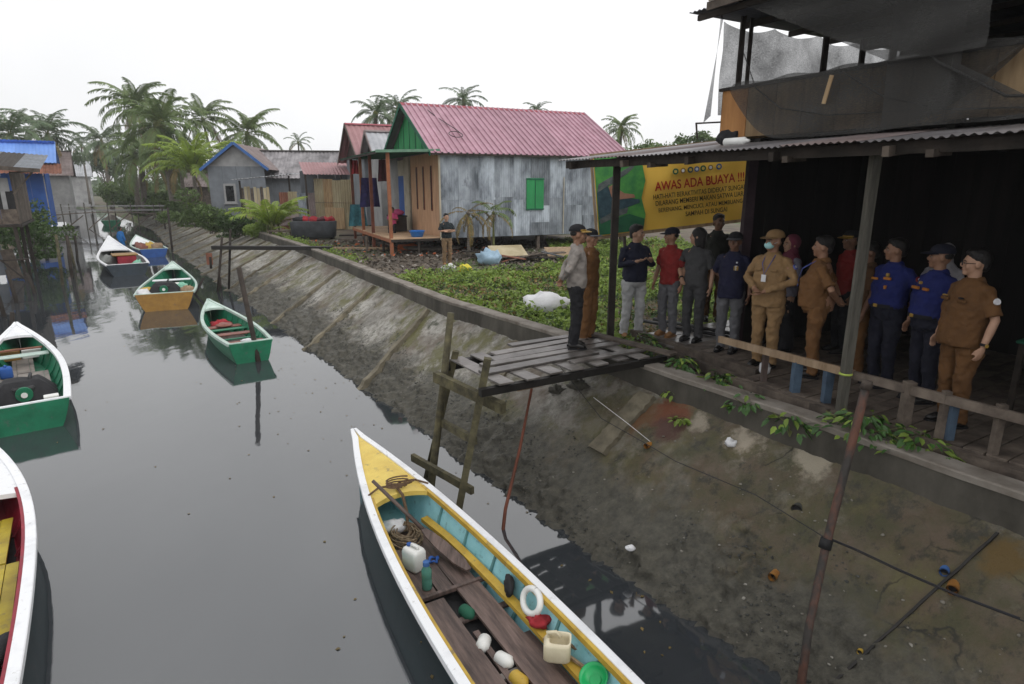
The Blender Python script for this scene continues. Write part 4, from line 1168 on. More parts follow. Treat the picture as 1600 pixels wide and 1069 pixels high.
# upper roof of tin sheets, seen from below, and its edge boards
for i in range(20):
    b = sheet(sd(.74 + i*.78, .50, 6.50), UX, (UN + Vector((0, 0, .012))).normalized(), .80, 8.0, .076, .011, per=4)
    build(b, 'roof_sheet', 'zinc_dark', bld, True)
for d in (.62, 1.5, 2.5, 3.5, 4.5, 5.5, 6.5, 7.5): timber(bld, sd(.8, d, 6.44 + .012*(d-.55)), sd(15.5, d, 6.44 + .012*(d-.55)), .05, .07, 'dark_wood', 'purlin')
timber(bld, sd(1.08, .46, 6.50), sd(15.5, .46, 6.50), .025, .10, 'old_wood', 'fascia_board')
timber(bld, sd(1.12, .44, 6.58), sd(15.5, .44, 6.58), .02, .06, 'plywood', 'fascia_board')
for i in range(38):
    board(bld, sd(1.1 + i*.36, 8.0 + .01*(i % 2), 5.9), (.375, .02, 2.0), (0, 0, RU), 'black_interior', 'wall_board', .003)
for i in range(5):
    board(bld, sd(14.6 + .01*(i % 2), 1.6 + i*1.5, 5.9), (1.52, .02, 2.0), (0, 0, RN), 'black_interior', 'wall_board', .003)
# shade netting: woven, partly see-through
def netmat(name, col, cover, sc=70):
    m = bpy.data.materials.new(name); m.use_nodes = True; MAT[name] = m
    n, l = m.node_tree.nodes, m.node_tree.links
    pb = n['Principled BSDF']; pb.inputs['Base Color'].default_value = (*col, 1); pb.inputs['Roughness'].default_value = .8
    tc = n.new('ShaderNodeTexCoord')
    w1 = n.new('ShaderNodeTexNoise'); w1.inputs['Scale'].default_value = sc; w1.inputs['Detail'].default_value = 2
    mp = n.new('ShaderNodeMapping'); mp.inputs['Scale'].default_value = (.25, .25, 1.6); l.new(tc.outputs['Object'], mp.inputs['Vector']); l.new(mp.outputs['Vector'], w1.inputs['Vector'])
    w2 = n.new('ShaderNodeTexNoise'); w2.inputs['Scale'].default_value = 2.2; w2.inputs['Detail'].default_value = 4; l.new(tc.outputs['Object'], w2.inputs['Vector'])
    a = n.new('ShaderNodeMath'); a.operation = 'MULTIPLY_ADD'; l.new(w1.outputs['Fac'], a.inputs[0]); a.inputs[1].default_value = .55; a.inputs[2].default_value = cover - .275 - .3
    c = n.new('ShaderNodeMath'); c.operation = 'MULTIPLY_ADD'; c.use_clamp = True; l.new(w2.outputs['Fac'], c.inputs[0]); c.inputs[1].default_value = .6; l.new(a.outputs[0], c.inputs[2])
    tr = n.new('ShaderNodeBsdfTransparent'); x = n.new('ShaderNodeMixShader')
    l.new(c.outputs[0], x.inputs[0]); l.new(tr.outputs[0], x.inputs[1]); l.new(pb.outputs[0], x.inputs[2]); l.new(x.outputs[0], n['Material Output'].inputs['Surface'])
netmat('net_end', (0.04, 0.04, 0.045), .74, 150)
netmat('net_front', (0.032, 0.031, 0.029), .76, 120)
# end net: hung between the end posts, scalloped along its top
P = []
N1 = 60
for i in range(N1 + 1):
    d = .95 + 4.1 * i / N1
    u = (d - .95) / 1.02
    top = 6.42 - .15 * math.sin(math.pi * (u % 1)) ** .8 * (.6 + .5*mnoise.noise(Vector((int(u)*3.3, 1, 0)))) + .03*(d-.95)
    row = []
    for j in range(11):
        z = top + (5.25 - top) * j / 10
        row.append(sd(.94 + .05*mnoise.noise(Vector((d*3, z*2, 4))), d, z))
    P.append(row)
b = MB(); b.grid(P); build(b, 'end_net', 'net_end', bld, True)
P = []
for i in range(9):
    row = []
    for j in range(11):
        k = j / 10
        row.append(sd(.92 - .05*k + .1*(i/8), .95 - .18*k*(1-i/8) - .02*i, 6.45 - 1.3*k + .08*(i/8)))
    P.append(row)
b = MB(); b.grid(P); build(b, 'end_net', 'net_end', bld, True)
timber(bld, sd(.76, .75, 5.15), sd(.98, .98, 5.16), .02, .02, 'dark_wood', 'net_stick')
timber(bld, sd(.76, .75, 5.16), sd(.78, .77, 4.95), .02, .02, 'dark_wood', 'net_stick')
# front net: hangs over the parapet and sags in long folds
def front_net(d0, s0, s1, zt, low, name):
    P = []
    n = 90
    for i in range(n + 1):
        k = i / n; s = s0 + (s1 - s0) * k
        zl = low(k)
        row = []
        for j in range(25):
            v = j / 24
            z = zt(k) + (zl - zt(k)) * v
            fold = .035 * math.sin(9*v*(.5+k) + 5*k) * v + .05 * mnoise.noise(Vector((s*.9, z*.7, d0*9)))
            row.append(sd(s, d0 - .05 - .07*v - fold, z))
        P.append(row)
    b = MB(); b.grid(P); build(b, name, 'net_front', bld, True)
front_net(.93, 1.22, 4.45, lambda k: 5.60 + .02*math.sin(k*30), lambda k: 5.5 - .63 * math.sin(min(1, k/.28) * math.pi/2) ** .9 if k < .6 else 4.87 + .66 * ((k-.6)/.4) ** 2.2, 'front_net')
front_net(.72, 1.3, 4.2, lambda k: 6.60, lambda k: 6.56 - 1.05*min(1, k/.72), 'front_net')
front_net(.80, 3.3, 5.3, lambda k: 6.58 if k < .325 else max(5.0, 5.42 - 1.2*(k-.325)), lambda k: 4.88, 'front_net')
b = MB()
b.tube([sd(3.0, .70, 6.4), sd(3.35, .66, 5.95), sd(3.8, .66, 5.45), sd(4.4, .68, 5.08), sd(5.4, .72, 4.98)], [.008, .012, .014, .014, .012], 7)
b.tube([sd(1.4, .82, 5.95), sd(1.65, .80, 5.5), sd(2.05, .78, 5.22), sd(2.7, .76, 5.08), sd(3.5, .76, 5.05)], [.006, .007, .008, .007, .006], 6)
b.tube([sd(2.8, .80, 5.5), sd(3.3, .74, 5.2), sd(3.9, .72, 5.02), sd(4.6, .72, 4.97)], .008, 6)
build(b, 'net_fold', 'net_front', bld, True)
board(bld, sd(2.62, .80, 5.36), (.05, .012, .30), (0, R(12), RU), 'plywood', 'wood_patch', .003)
lump('black_bag', 'cloth_black', 'small black bag at the foot of the netted parapet on the tin awning', 'bag', tuple(sd(1.30, .78, 4.84)), (.14, .1, .1), .4, 3)
b = MB(); b.rings([(0,0,0,.05,.05),(0,0,.30,.05,.05),(0,0,.34,.02,.02),(0,0,.37,.02,.02)], 12)
o = solo(b, 'white_bottle', 'white_plastic', 'white plastic bottle lying on the tin awning', 'bottle', tuple(sd(1.40, .62, 4.86)), world=False, smooth=True); o.rotation_euler = (R(90), 0, RU + R(90))
# things at the back of the ground floor
t = thing('table', 'green-topped table in the dark behind the nearest man', 'table', tuple(sd(5.15, 1.9, 2.04)), RU)
b = MB(); b.cbox((0,0,.73), (1.2,.8,.03), .01); build(b, 'table_top', 'green_dark', t, world=False)
for x in (-.55, .55):
    for y in (-.35, .35):
        b = MB(); b.bar((x,y,0), (x,y,.72), .05); build(b, 'leg', 'dark_wood', t, world=False)
b = MB(); b.tube([sd(5.0, .8, 2.35), sd(5.5, .95, 2.55), sd(6.0, 1.05, 2.6)], .012, 7)
solo(b, 'pipe', 'white_plastic', 'thin white pipe behind the railing at the right edge', 'pipe', tuple(sd(5, .8, 2.35)), smooth=True)
b = MB(); b.cbox((0,0,.012), (.55,.10,.02), .004)
for k, (s, d, a, lb) in enumerate(((.25, 1.35, .2, 'dark pipe lying on the boards behind the white trousers'), (.4, 1.55, .12, 'second dark pipe on the boards, behind the first'))):
    b = MB(); b.tube([sd(-.6, 1.25 + .25*k, 2.07), sd(1.0, 1.5 + .25*k, 2.08)], .03, 8); solo(b, 'iron_pipe', 'dark_iron', lb, 'pipe', tuple(sd(.2, 1.3 + .25*k, 2.07)), smooth=True)

# ================================================================== WARNING BANNER
BW, BH = 2.92, 1.42
bn = thing('banner', 'yellow crocodile warning banner with red and black lettering hanging behind the people', 'banner', (1.60, 11.5, 3.42), 0)
bn.rotation_euler = (0, R(-6.2), R(6))
mby = M('banner_yellow', (0.92, 0.60, 0.10), (0.86, 0.52, 0.08), sc=1.2, rough=.5, bump=.05)
mbg = M('banner_green', (0.12, 0.42, 0.08), (0.045, 0.22, 0.07), sc=5, rough=.5, bump=.05)
mbd = M('banner_dark_green', (0.03, 0.16, 0.07), (0.015, 0.09, 0.05), sc=4, rough=.5, bump=.05)
b = MB(); b.grid([[(BW*i/24, .03*math.sin(i*.8)*math.sin(j*.9) , BH*j/10) for i in range(25)] for j in range(11)]); build(b, 'banner_sheet', mby, bn, True, world=False)
def flat(pts, y, name, mk): b = MB(); b.extrude([(x, y, z) for x, z in pts], (0, -.003, 0)); return build(b, name, mk, bn, world=False)
flat([(0.01, .02), (.84, .02), (.90, .3), (.84, .6), (.93, .9), (.86, BH-.01), (.01, BH-.01)], -.034, 'picture_print', mbg)
flat([(0.01, .02), (.84, .02), (.88, .22), (.6, .34), (.3, .28), (.01, .36)], -.038, 'picture_print', mbd)
mcr = M('croc_print', (0.15, 0.17, 0.16), (0.06, 0.075, 0.08), sc=9, rough=.5, bump=0)
mcd = M('croc_dark', (0.045, 0.09, 0.11), (0.02, 0.045, 0.06), sc=9, rough=.5, bump=0)
flat([(.02, .78), (.18, .86), (.34, .92), (.46, .99), (.60, 1.06), (.72, 1.15), (.80, 1.28), (.74, 1.27), (.66, 1.18), (.52, 1.12), (.38, 1.06), (.22, 1.0), (.06, .93)], -.044, 'crocodile_print', mcr)
flat([(.02, .80), (.22, .88), (.30, .70), (.36, .62), (.62, .62), (.80, .58), (.80, .52), (.55, .46), (.30, .42), (.08, .30), (.02, .36)], -.042, 'crocodile_print', mcd)
flat([(.24, .86), (.40, .93), (.42, .80), (.52, .72), (.70, .68), (.72, .62), (.36, .62), (.28, .68)], -.046, 'crocodile_print', M('mouth_print', (0.42, 0.22, 0.14), (0.3, 0.15, 0.1), sc=6, bump=0))
flat([(.02, .30), (.30, .42), (.58, .46), (.55, .36), (.3, .30), (.05, .22)], -.046, 'crocodile_print', mcr)
def text(txt, x0, x1, z, h, y, mk, name='lettering', off=.0):
    cu = bpy.data.curves.new('lettering', 'FONT'); cu.body = txt; cu.size = 1.0; cu.offset = off; cu.extrude = .0
    ob = bpy.data.objects.new('lettering', cu); COL.objects.link(ob)
    dg = bpy.context.evaluated_depsgraph_get(); me = bpy.data.meshes.new_from_object(ob.evaluated_get(dg))
    bpy.data.objects.remove(ob); bpy.data.curves.remove(cu)
    xs_ = [v.co.x for v in me.vertices]; ys_ = [v.co.y for v in me.vertices]
    ax, bx, ay, by = min(xs_), max(xs_), min(ys_), max(ys_)
    for v in me.vertices:
        v.co = (x0 + (v.co.x - ax)/(bx - ax)*(x1 - x0), y, z + (v.co.y - ay)/(by - ay)*h)
    me.materials.clear(); me.materials.append(MAT[mk] if isinstance(mk, str) else mk)
    return link(name, me, bn)
mtr = M('print_red', (0.50, 0.02, 0.02), None, rough=.5, bump=0); mtk = M('print_black', (0.05, 0.03, 0.012), None, rough=.5, bump=0)
text('AWAS ADA BUAYA !!!', 1.10, 2.80, .69, .165, -.036, mtr, off=.016)
text('HATI-HATI BERAKTIVITAS DIDEKAT SUNGAI', 1.06, 2.80, .545, .088, -.036, mtk, off=.012)
text('DILARANG MEMBERI MAKAN SATWA LIAR', 1.10, 2.78, .425, .088, -.036, mtk, off=.012)
text('BERENANG, MENCUCI, ATAU MEMBUANG', 1.15, 2.76, .29, .088, -.036, mtk, off=.012)
text('SAMPAH DI SUNGAI', 1.66, 2.46, .175, .085, -.036, mtk, off=.012)
for k, (x, mk) in enumerate(((1.50, 'green_dark'), (1.64, 'hull_ochre'), (1.78, 'croc'), (1.90, 'blue_trim'), (2.02, 'green_dark'), (2.16, 'hull_ochre'), (2.32, 'blue_trim'))):
    b = MB(); b.tube([(x, -.034, 1.0), (x, -.038, 1.0)], .055 - .006*(k % 2), 14); build(b, 'logo_print', mcd if mk == 'croc' else mk, bn, world=False)
    b = MB(); b.tube([(x, -.038, 1.0), (x, -.041, 1.0)], .028, 10); build(b, 'logo_print', 'deck_yellow' if k % 2 == 0 else 'white_paint', bn, world=False)
b = MB(); b.bar((-.02, .02, -.03), (BW + .02, .02, -.03), .03, .06); build(b, 'frame_lath', 'pale_wood', bn, world=False)
b = MB(); b.bar((-.03, .02, -.03), (-.03, .02, BH + .05), .04); build(b, 'frame_lath', 'pale_wood', bn, world=False)
b = MB(); b.bar((-.02, .02, BH + .02), (BW + .02, .02, BH + .02), .03, .05); build(b, 'frame_lath', 'pale_wood', bn, world=False)
for x in (.5, 2.3):
    b = MB(); b.bar((x, .05, -1.75), (x, .05, BH), .05); build(b, 'frame_post', 'old_wood', bn, world=False)

# ================================================================== HOUSES
def lb(t, c, size, m, name, rot=(0, 0, 0), ch=.004):
    """board in the thing's own frame"""
    b = MB(); b.cbox((0, 0, 0), size, ch); o = link(name, b.mesh(name, m), t); o.location = c; o.rotation_euler = rot; return o
def lbar(t, p, q, w, h, m, name): b = MB(); b.bar(p, q, w, h); return build(b, name, m, t, world=False)
def lsheet(t, o, u, v, w, L, pitch, amp, m, name='roof_sheet', per=4, nv=2, smooth=False):
    b = sheet(o, u, v, w, L, pitch, amp, nv=nv, per=per); return build(b, name, m, t, smooth, world=False)
def gable(t, pts, m, name, th=.05): b = MB(); b.extrude(pts, (th, 0, 0)); return build(b, name, m, t, world=False)

# ---- the pink-roofed zinc house
H1 = thing('house', 'stilt house with pink metal roof, grey zinc side wall and green gable', 'house', (-2.77, 24.4, 1.6), math.atan2(.41, .91))
L1, W1, zf, ze, zr = 8.75, 7.8, .8, 4.06, 6.13
hw = W1 / 2
# zinc sheets of the long wall, two and a half rows, each its own piece
x = 0.0; i = 0
while x < L1 - .05:
    w = min(.80 + rng.uniform(-.06, .06), L1 - x)
    cuts = [zf - .05, rng.choice((2.25, 2.30, 2.0, 2.35)), ze - .02]
    if i in (2, 5, 8): cuts.insert(1, rng.uniform(1.3, 1.6))
    for j in range(len(cuts) - 1):
        a, c = cuts[j] - (.04 if j else 0), cuts[j+1]
        o = lsheet(H1, (x - .03, -.02 - .012*(i % 2) - .008*j, a), (1, 0, 0), (0, 0, 1), w + .06, c - a, .10, .005, 'zinc', 'wall_sheet', per=3, nv=1)
    x += w; i += 1
t = H1
win = lb(H1, (4.05, -.06, 2.42), (.78, .05, 1.28), 'green_gable', 'window_shutter'); lb(win, (0, -.035, .60), (.82, .03, .05), 'green_dark', 'frame'); lb(win, (0, -.035, -.60), (.82, .03, .05), 'green_dark', 'frame'); lb(win, (0, -.035, 0), (.02, .02, 1.15), 'green_dark', 'frame')
lbar(H1, (-.03, -.05, .7), (-.03, -.05, ze), .06, .06, 'cream', 'corner_post')
for x in (5.4, 7.1): lbar(H1, (x, -.055, .8), (x, -.055, 3.1), .03, .03, 'cream', 'batten')
# gable wall: tan boards with three slits, a pale pier, a blue door
for k in range(9):
    lb(H1, (-.02, .24 + k*.45, 2.40), (.04, .445, 3.2), 'porch_wood', 'wall_board')
for y in (.95, 2.05, 3.05):
    lb(H1, (-.055, y, 2.65), (.03, .16, 1.75), 'red_brown', 'slit_window'); lb(H1, (-.075, y, 2.65), (.012, .09, 1.65), 'glass_dark', 'slit_pane')
lb(H1, (-.03, 4.75, 2.4), (.08, .9, 3.2), 'cream', 'wall_board')
lb(H1, (-.02, 5.75, 2.0), (.05, 1.05, 2.4), 'blue_paint', 'door'); lb(H1, (-.02, 5.75, 3.55), (.05, 1.1, .7), 'cream', 'transom_panel')
lb(H1, (-.02, 7.05, 2.4), (.05, 1.5, 3.2), 'house_pale', 'wall_board')
gable(H1, [(-.06, 0.05, ze - .02), (-.06, W1 - .05, ze - .02), (-.06, hw, zr - .06)], 'green_gable', 'gable_wall')
for k in range(7):
    y = hw + (k - 3) * .95; top = zr - .08 - abs(y - hw) * (zr - ze) / hw
    if top > ze + .1: lbar(H1, (-.085, y, ze + .02), (-.085, y, top), .02, .03, 'green_dark', 'gable_batten')
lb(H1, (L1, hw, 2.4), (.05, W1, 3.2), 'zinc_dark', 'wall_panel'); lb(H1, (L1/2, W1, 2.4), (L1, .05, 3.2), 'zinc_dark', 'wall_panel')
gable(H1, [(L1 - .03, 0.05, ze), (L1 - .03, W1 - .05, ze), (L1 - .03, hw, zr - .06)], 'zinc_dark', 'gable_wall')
lb(H1, (L1/2, hw, zf - .03), (L1, W1 - .1, .08), 'dark_wood', 'floor')
# roof sheets with trapezoid ribs
sl = Vector((0, hw + .28, zr - ze + .15)); sln = sl.length; slu = sl.normalized()
def ribsheet(o, u, v, w, L, m, t, pitch=.25):
    u, v = Vector(u).normalized(), Vector(v).normalized(); nr = u.cross(v).normalized(); o = Vector(o)
    prof = []
    x = 0
    while x < w - .01:
        prof += [(x, 0), (x + pitch*.60, 0), (x + pitch*.67, .05), (x + pitch*.90, .05), (x + pitch*.985, 0)]; x += pitch
    P = [[o + u*px + nr*pz + v*L*j for px, pz in prof] for j in (0, 1)]
    b = MB(); b.grid(P); return build(b, 'roof_sheet', m, t, world=False)
for k in range(12):
    x0 = -.42 + k * .755
    ribsheet((x0, -.30, ze - .12), (1, 0, 0), slu, .75, sln, 'pink_roof', H1)
    ribsheet((x0 + .75, W1 + .30, ze - .12), (-1, 0, 0), (0, -slu.y, slu.z), .75, sln, 'pink_roof', H1)
b = MB(); b.extrude([(-.45, hw - .22, zr - .06), (-.45, hw, zr + .06), (-.45, hw + .22, zr - .06), (-.45, hw, zr + .02)], (9.1, 0, 0)); build(b, 'ridge_cap', 'pink_ridge', H1, world=False)
for sg in (-1, 1):
    lbar(H1, (-.44, hw + sg*(hw + .28), ze - .16), (-.44, hw, zr - .03), .03, .16, 'green_dark', 'barge_board')
lbar(H1, (-.40, -.28, ze - .15), (8.6, -.28, ze - .15), .025, .08, 'dark_wood', 'fascia_board')
b = MB(); b.tube([(1.0 + .28*math.cos(a), .9 + .24*math.sin(a), ze + .62 + .24*math.sin(a)*.53 + .05) for a in np.linspace(0, 6.2, 18)] + [(1.15, 1.4, ze + .92), (.8, 2.6, zr - .62), (.55, 3.4, zr - .2)], .015, 5); build(b, 'wire_loop', 'cable', H1, world=False)
for x in (.15, 2.2, 4.3, 6.4, 8.5):
    for y in (.15, 3.9, 7.6): lbar(H1, (x, y, -.5), (x, y, zf), .14, .14, 'old_wood', 'stilt')
# porch
for k in range(18): lb(H1, (-1.0, .22 + k*.44, zf - .02), (2.05, .43, .05), 'deck_wood', 'porch_board')
lbar(H1, (-2.02, 0, zf - .09), (-2.02, W1, zf - .09), .06, .12, 'orange_post', 'porch_beam'); lbar(H1, (-2.0, .02, zf - .09), (0, .02, zf - .09), .05, .10, 'dark_wood', 'porch_beam')
for y, mk in ((.08, 'orange_post'), (3.3, 'red_brown'), (7.6, 'red_brown'), (5.4, 'orange_post')): lbar(H1, (-1.97, y, -.4), (-1.97, y, 3.98 if y < 1 else 4.0), .12, .12, mk, 'porch_post')
for y in (1.8, 4.5): lbar(H1, (-1.9, y, -.5), (-1.9, y, zf - .05), .09, .09, 'dark_wood', 'stilt')
lbar(H1, (-.9, .1, -.5), (-.9, .1, zf - .05), .08, .08, 'dark_wood', 'stilt')
for k in range(11): lsheet(H1, (-2.45, .0 - .1 + k*.73 + .74, 3.98), (0, -1, 0), (1, 0, .03), .74, 2.44, .12, .012, 'green_dark' if k else 'green_gable', 'porch_roof_sheet', per=4)
lbar(H1, (-2.45, -.14, 3.97), (0, -.14, 4.05), .025, .10, mm('pale_green', (.18, .32, .22), (.1, .2, .14)), 'porch_fascia')
lbar(H1, (-2.40, -.1, 3.93), (-2.40, W1, 3.93), .05, .08, 'dark_wood', 'porch_purlin')
def on_h1(x, y, z):
    c, s_ = math.cos(H1.rotation_euler.z), math.sin(H1.rotation_euler.z)
    return (H1.location.x + c*x - s_*y, H1.location.y + s_*x + c*y, H1.location.z + z)
RZ1 = H1.rotation_euler.z
t = thing('basin', 'round blue plastic basin on the porch boards', 'basin', on_h1(-.85, .45, zf + .006))
b = MB(); b.rings([(0,0,0,.22,.22),(0,0,.22,.30,.30),(0,0,.24,.33,.33),(0,0,.235,.29,.29),(0,0,.03,.2,.2)], 20); build(b, 'basin_body', mm('basin_blue', (.03, .22, .72), (.02, .16, .55), rough=.35, bump=0), t, True, world=False)
for k, (x, y, lb_) in enumerate(((-.55, 1.5, 'dark shoe on the porch boards, right one of the pair'), (-.6, 1.95, 'dark shoe on the porch boards, left one of the pair'))):
    lump('shoe', 'dark_wood', lb_, 'shoe', on_h1(x, y, zf + .006), (.14, .10, .10), .2, k)
# laundry under the porch roof
def hang(loc, w, h, mk, label, cat='laundry', rz=0.0):
    b = MB(); P = []
    for i in range(11):
        u = i / 10 - .5; row = []
        for j in range(9):
            v = j / 8; row.append((u*w*(1 - .25*(1-v)*(abs(u) > .3)), .05*math.sin(u*14 + v*2) * (.3 + v), -v*h - .04*abs(u)*v))
        P.append(row)
    b.grid(P); b.grid([[(p[0], p[1] + .035, p[2]) for p in r] for r in P]); o = solo(b, 'garment', mk, label, cat, loc, world=False, smooth=True, rz=rz); return o
mm('cloth_navy', (.035, .03, .14), (.018, .015, .07), sc=6, rough=.9); mm('cloth_maroon', (.10, .02, .03), (.05, .01, .015), sc=6, rough=.9); mm('cloth_pink', (.62, .10, .25), (.4, .05, .15), sc=6, rough=.9)
mm('cloth_teal', (.06, .22, .26), (.02, .1, .13), sc=6, rough=.9)
hang(on_h1(-1.7, 4.9, 3.1), .95, 1.25, 'cloth_navy', 'navy shirt hanging on the line under the porch roof', rz=RZ1 + .2)
hang(on_h1(-1.2, 4.2, 3.85), .5, .9, 'cloth_maroon', 'maroon cloth hanging high behind the orange porch post', rz=RZ1)
hang(on_h1(-1.9, 7.0, 1.9), .9, 1.0, 'cloth_teal', 'teal patterned cloth hanging low between the porch posts', rz=RZ1)
hang(on_h1(-2.0, 6.4, 3.9), .35, .6, 'cloth_red', 'small red cloth hanging at the far end of the porch roof', rz=RZ1)
t = thing('chest', 'dark wooden chest standing at the back of the porch behind the orange post', 'chest', on_h1(-.75, 4.0, zf + .01), RZ1)
lb(t, (0, 0, .32), (.6, 1.1, .62), 'dark_wood', 'chest_body', (0, 0, 0), .02); lb(t, (0, 0, .66), (.66, 1.16, .06), 'black', 'lid', (0, 0, 0), .01)
lb(t, (-.315, 0, .5), (.03, .12, .1), 'dark_iron', 'latch')
# ---- a plain gabled house, used for the ones behind
def simple_house(label, loc, rz, L, W, zf, ze, zr, wall, roof, gab, group=None, over=.4, win=None, sheets=8, barge='dark_wood', name='house', pitch=.3):
    t = thing(name, label, 'house', loc, rz, group); hw = W/2
    n = max(2, int(L / 1.6))
    for i in range(n):
        lb(t, ((i+.5)*L/n, 0, (zf+ze)/2), (L/n - .015, .06, ze - zf), wall, 'wall_panel'); lb(t, ((i+.5)*L/n, W, (zf+ze)/2), (L/n - .015, .06, ze - zf), wall, 'wall_panel')
    n = max(2, int(W / 1.6))
    for i in range(n):
        lb(t, (0, (i+.5)*W/n, (zf+ze)/2), (.06, W/n - .015, ze - zf), wall, 'wall_panel'); lb(t, (L, (i+.5)*W/n, (zf+ze)/2), (.06, W/n - .015, ze - zf), wall, 'wall_panel')
    for x in (-.01, L - .03): gable(t, [(x, .03, ze), (x, W - .03, ze), (x, hw, zr - .05)], gab, 'gable_wall', .04)
    s_ = Vector((0, hw + over, (zr - ze) * (hw + over) / hw)); su = s_.normalized(); ln = s_.length; k = (zr - ze) / hw
    sw = (L + 2*over) / sheets
    for i in range(sheets):
        lsheet(t, (-over + i*sw, -over, ze - k*over), (1, 0, 0), su, sw + .02, ln, pitch, .022, roof, 'roof_sheet', per=4, nv=1)
        lsheet(t, (-over + (i+1)*sw, W + over, ze - k*over), (-1, 0, 0), (0, -su.y, su.z), sw + .02, ln, pitch, .022, roof, 'roof_sheet', per=4, nv=1)
    for x in (-over - .01, L + over - .01):
        for sg in (-1, 1): lbar(t, (x, hw + sg*(hw + over), ze - k*over - .06), (x, hw, zr - .03), .03, .16, barge, 'barge_board')
    b = MB(); b.extrude([(-over, hw - .2, zr - .05), (-over, hw, zr + .05), (-over, hw + .2, zr - .05), (-over, hw, zr + .0)], (L + 2*over, 0, 0)); build(b, 'ridge_cap', barge if roof != 'pink_roof_b' else 'pink_ridge', t, world=False)
    for (x, y, z, w, h) in (win or []):
        f = lb(t, (x, y, z), (w, .08, h) if abs(y) < .2 else (.08, w, h), 'house_pale', 'window')
        lb(f, (0, -.045, 0) if abs(y) < .2 else (-.045, 0, 0), (w*.72, .02, h*.78) if abs(y) < .2 else (.02, w*.72, h*.78), 'glass_dark', 'pane')
    if zf > .2:
        for x in (.2, L/2, L - .2):
            for y in (.2, W - .2): lbar(t, (x, y, -.5), (x, y, zf), .14, .14, 'dark_wood', 'stilt')
    return t
A1 = math.atan2(.41, .91)
# pink house behind, and the grey-roofed one in front of it
simple_house('house with faded pink roof just behind the porch of the zinc house', (-8.2, 35.6, 1.7), A1, 9, 5.6, .5, 4.4, 6.2, 'house_grey', 'pink_roof_b', 'dark_wood', over=.5, barge='old_wood', sheets=9)
simple_house('narrow house with pale grey metal roof between the two pink roofs', (-6.8, 33.0, 1.7), A1, 6, 3.2, .5, 4.35, 5.5, 'house_pale', 'gray_roof', 'dark_wood', over=.4, barge='brown_roof', sheets=6)
t = thing('lean_to', 'low faded pink lean-to roof beside the corrugated fence', 'shed', (-12.6, 38.5, 1.7), A1)
for i in range(5): lsheet(t, (i*.9, 0, 3.35), (1, 0, 0), (0, 1, .35), .92, 2.4, .2, .02, 'pink_roof_b', 'roof_sheet')
for x in (.1, 2.2, 4.3): lbar(t, (x, .1, -.2), (x, .1, 3.35), .1, .1, 'dark_wood', 'post')
for i in range(4): lb(t, (.55 + i*1.1, 2.3, 1.9), (1.08, .05, 3.4), 'house_grey', 'wall_panel')
# long grey-roofed house and the blue-trimmed grey one beside it
simple_house('long low house with weathered grey-brown roof behind the corrugated fence', (-21.9, 48.6, 1.8), math.atan2(.15, .98), 13.5, 5.5, .2, 3.55, 5.35, 'house_grey', 'tin_roof', 'dark_wood', over=.6, sheets=9)
H5 = thing('house', 'grey house with blue-edged gable and one dark window left of the long roof', 'house', (-22.2, 46.5, 2.0), .10); H5.scale = (.82, .9, .92)
for i in range(4): lb(H5, (.62 + i*1.22, 0, 2.1), (1.2, .06, 4.0), 'house_grey', 'wall_panel')
for i in range(5): lb(H5, (0, .9 + i*1.7, 2.1), (.06, 1.68, 4.0), 'house_grey', 'wall_panel')
b = MB(); b.extrude([(0, -.02, 4.1), (4.9, -.02, 4.1), (2.6, -.02, 5.75)], (0, .05, 0)); build(b, 'gable_wall', 'house_pale', H5, world=False)
for i in range(7):
    lsheet(H5, (-.45, -.5 + i*1.3 + 1.3, 3.80), (0, -1, 0), Vector((3.05, 0, 2.05)), 1.32, 3.68, .25, .02, 'brown_roof', 'roof_sheet', nv=1)
    lsheet(H5, (5.4, -.5 + i*1.3, 3.85), (0, 1, 0), Vector((-2.8, 0, 2.0)), 1.32, 3.45, .25, .02, 'brown_roof', 'roof_sheet', nv=1)
for p, q in (((-.45, -.55, 3.78), (2.6, -.55, 5.86)), ((5.4, -.55, 3.83), (2.6, -.55, 5.86))): lbar(H5, p, q, .05, .22, 'blue_trim', 'barge_board')
f = lb(H5, (1.75, -.06, 2.0), (1.05, .08, 1.55), 'house_pale', 'window'); lb(f, (0, -.045, 0), (.7, .02, 1.2), 'glass_dark', 'pane'); lb(f, (0, -.07, -.8), (1.2, .12, .07), 'house_pale', 'sill')
t = thing('shed', 'small open shed with thin tin roof in front of the grey houses', 'shed', (-17.6, 41.0, 1.7), .12)
for i in range(4): lsheet(t, (i*.95 - .4, -.5, 3.05 + .10*i*.9), (1, 0, .10), (0, 1, .03), .97, 3.0, .2, .02, 'gray_roof', 'roof_sheet')
for x in (0, 3.1): lbar(t, (x, 0, -.2), (x, 0, 3.0 + .1*x), .1, .1, 'dark_wood', 'post')
for i in range(9):
    lb(t, (.10 + i*.2, .05, 1.35), (.17, .03, 2.5 + rng.uniform(-.15, .1)), 'zinc_warm' if i % 3 else 'old_wood', 'wall_board')
for i in range(5): lb(t, (2.0 + i*.25, .6, 2.0), (.24, .03, 1.7), 'house_grey', 'wall_board')
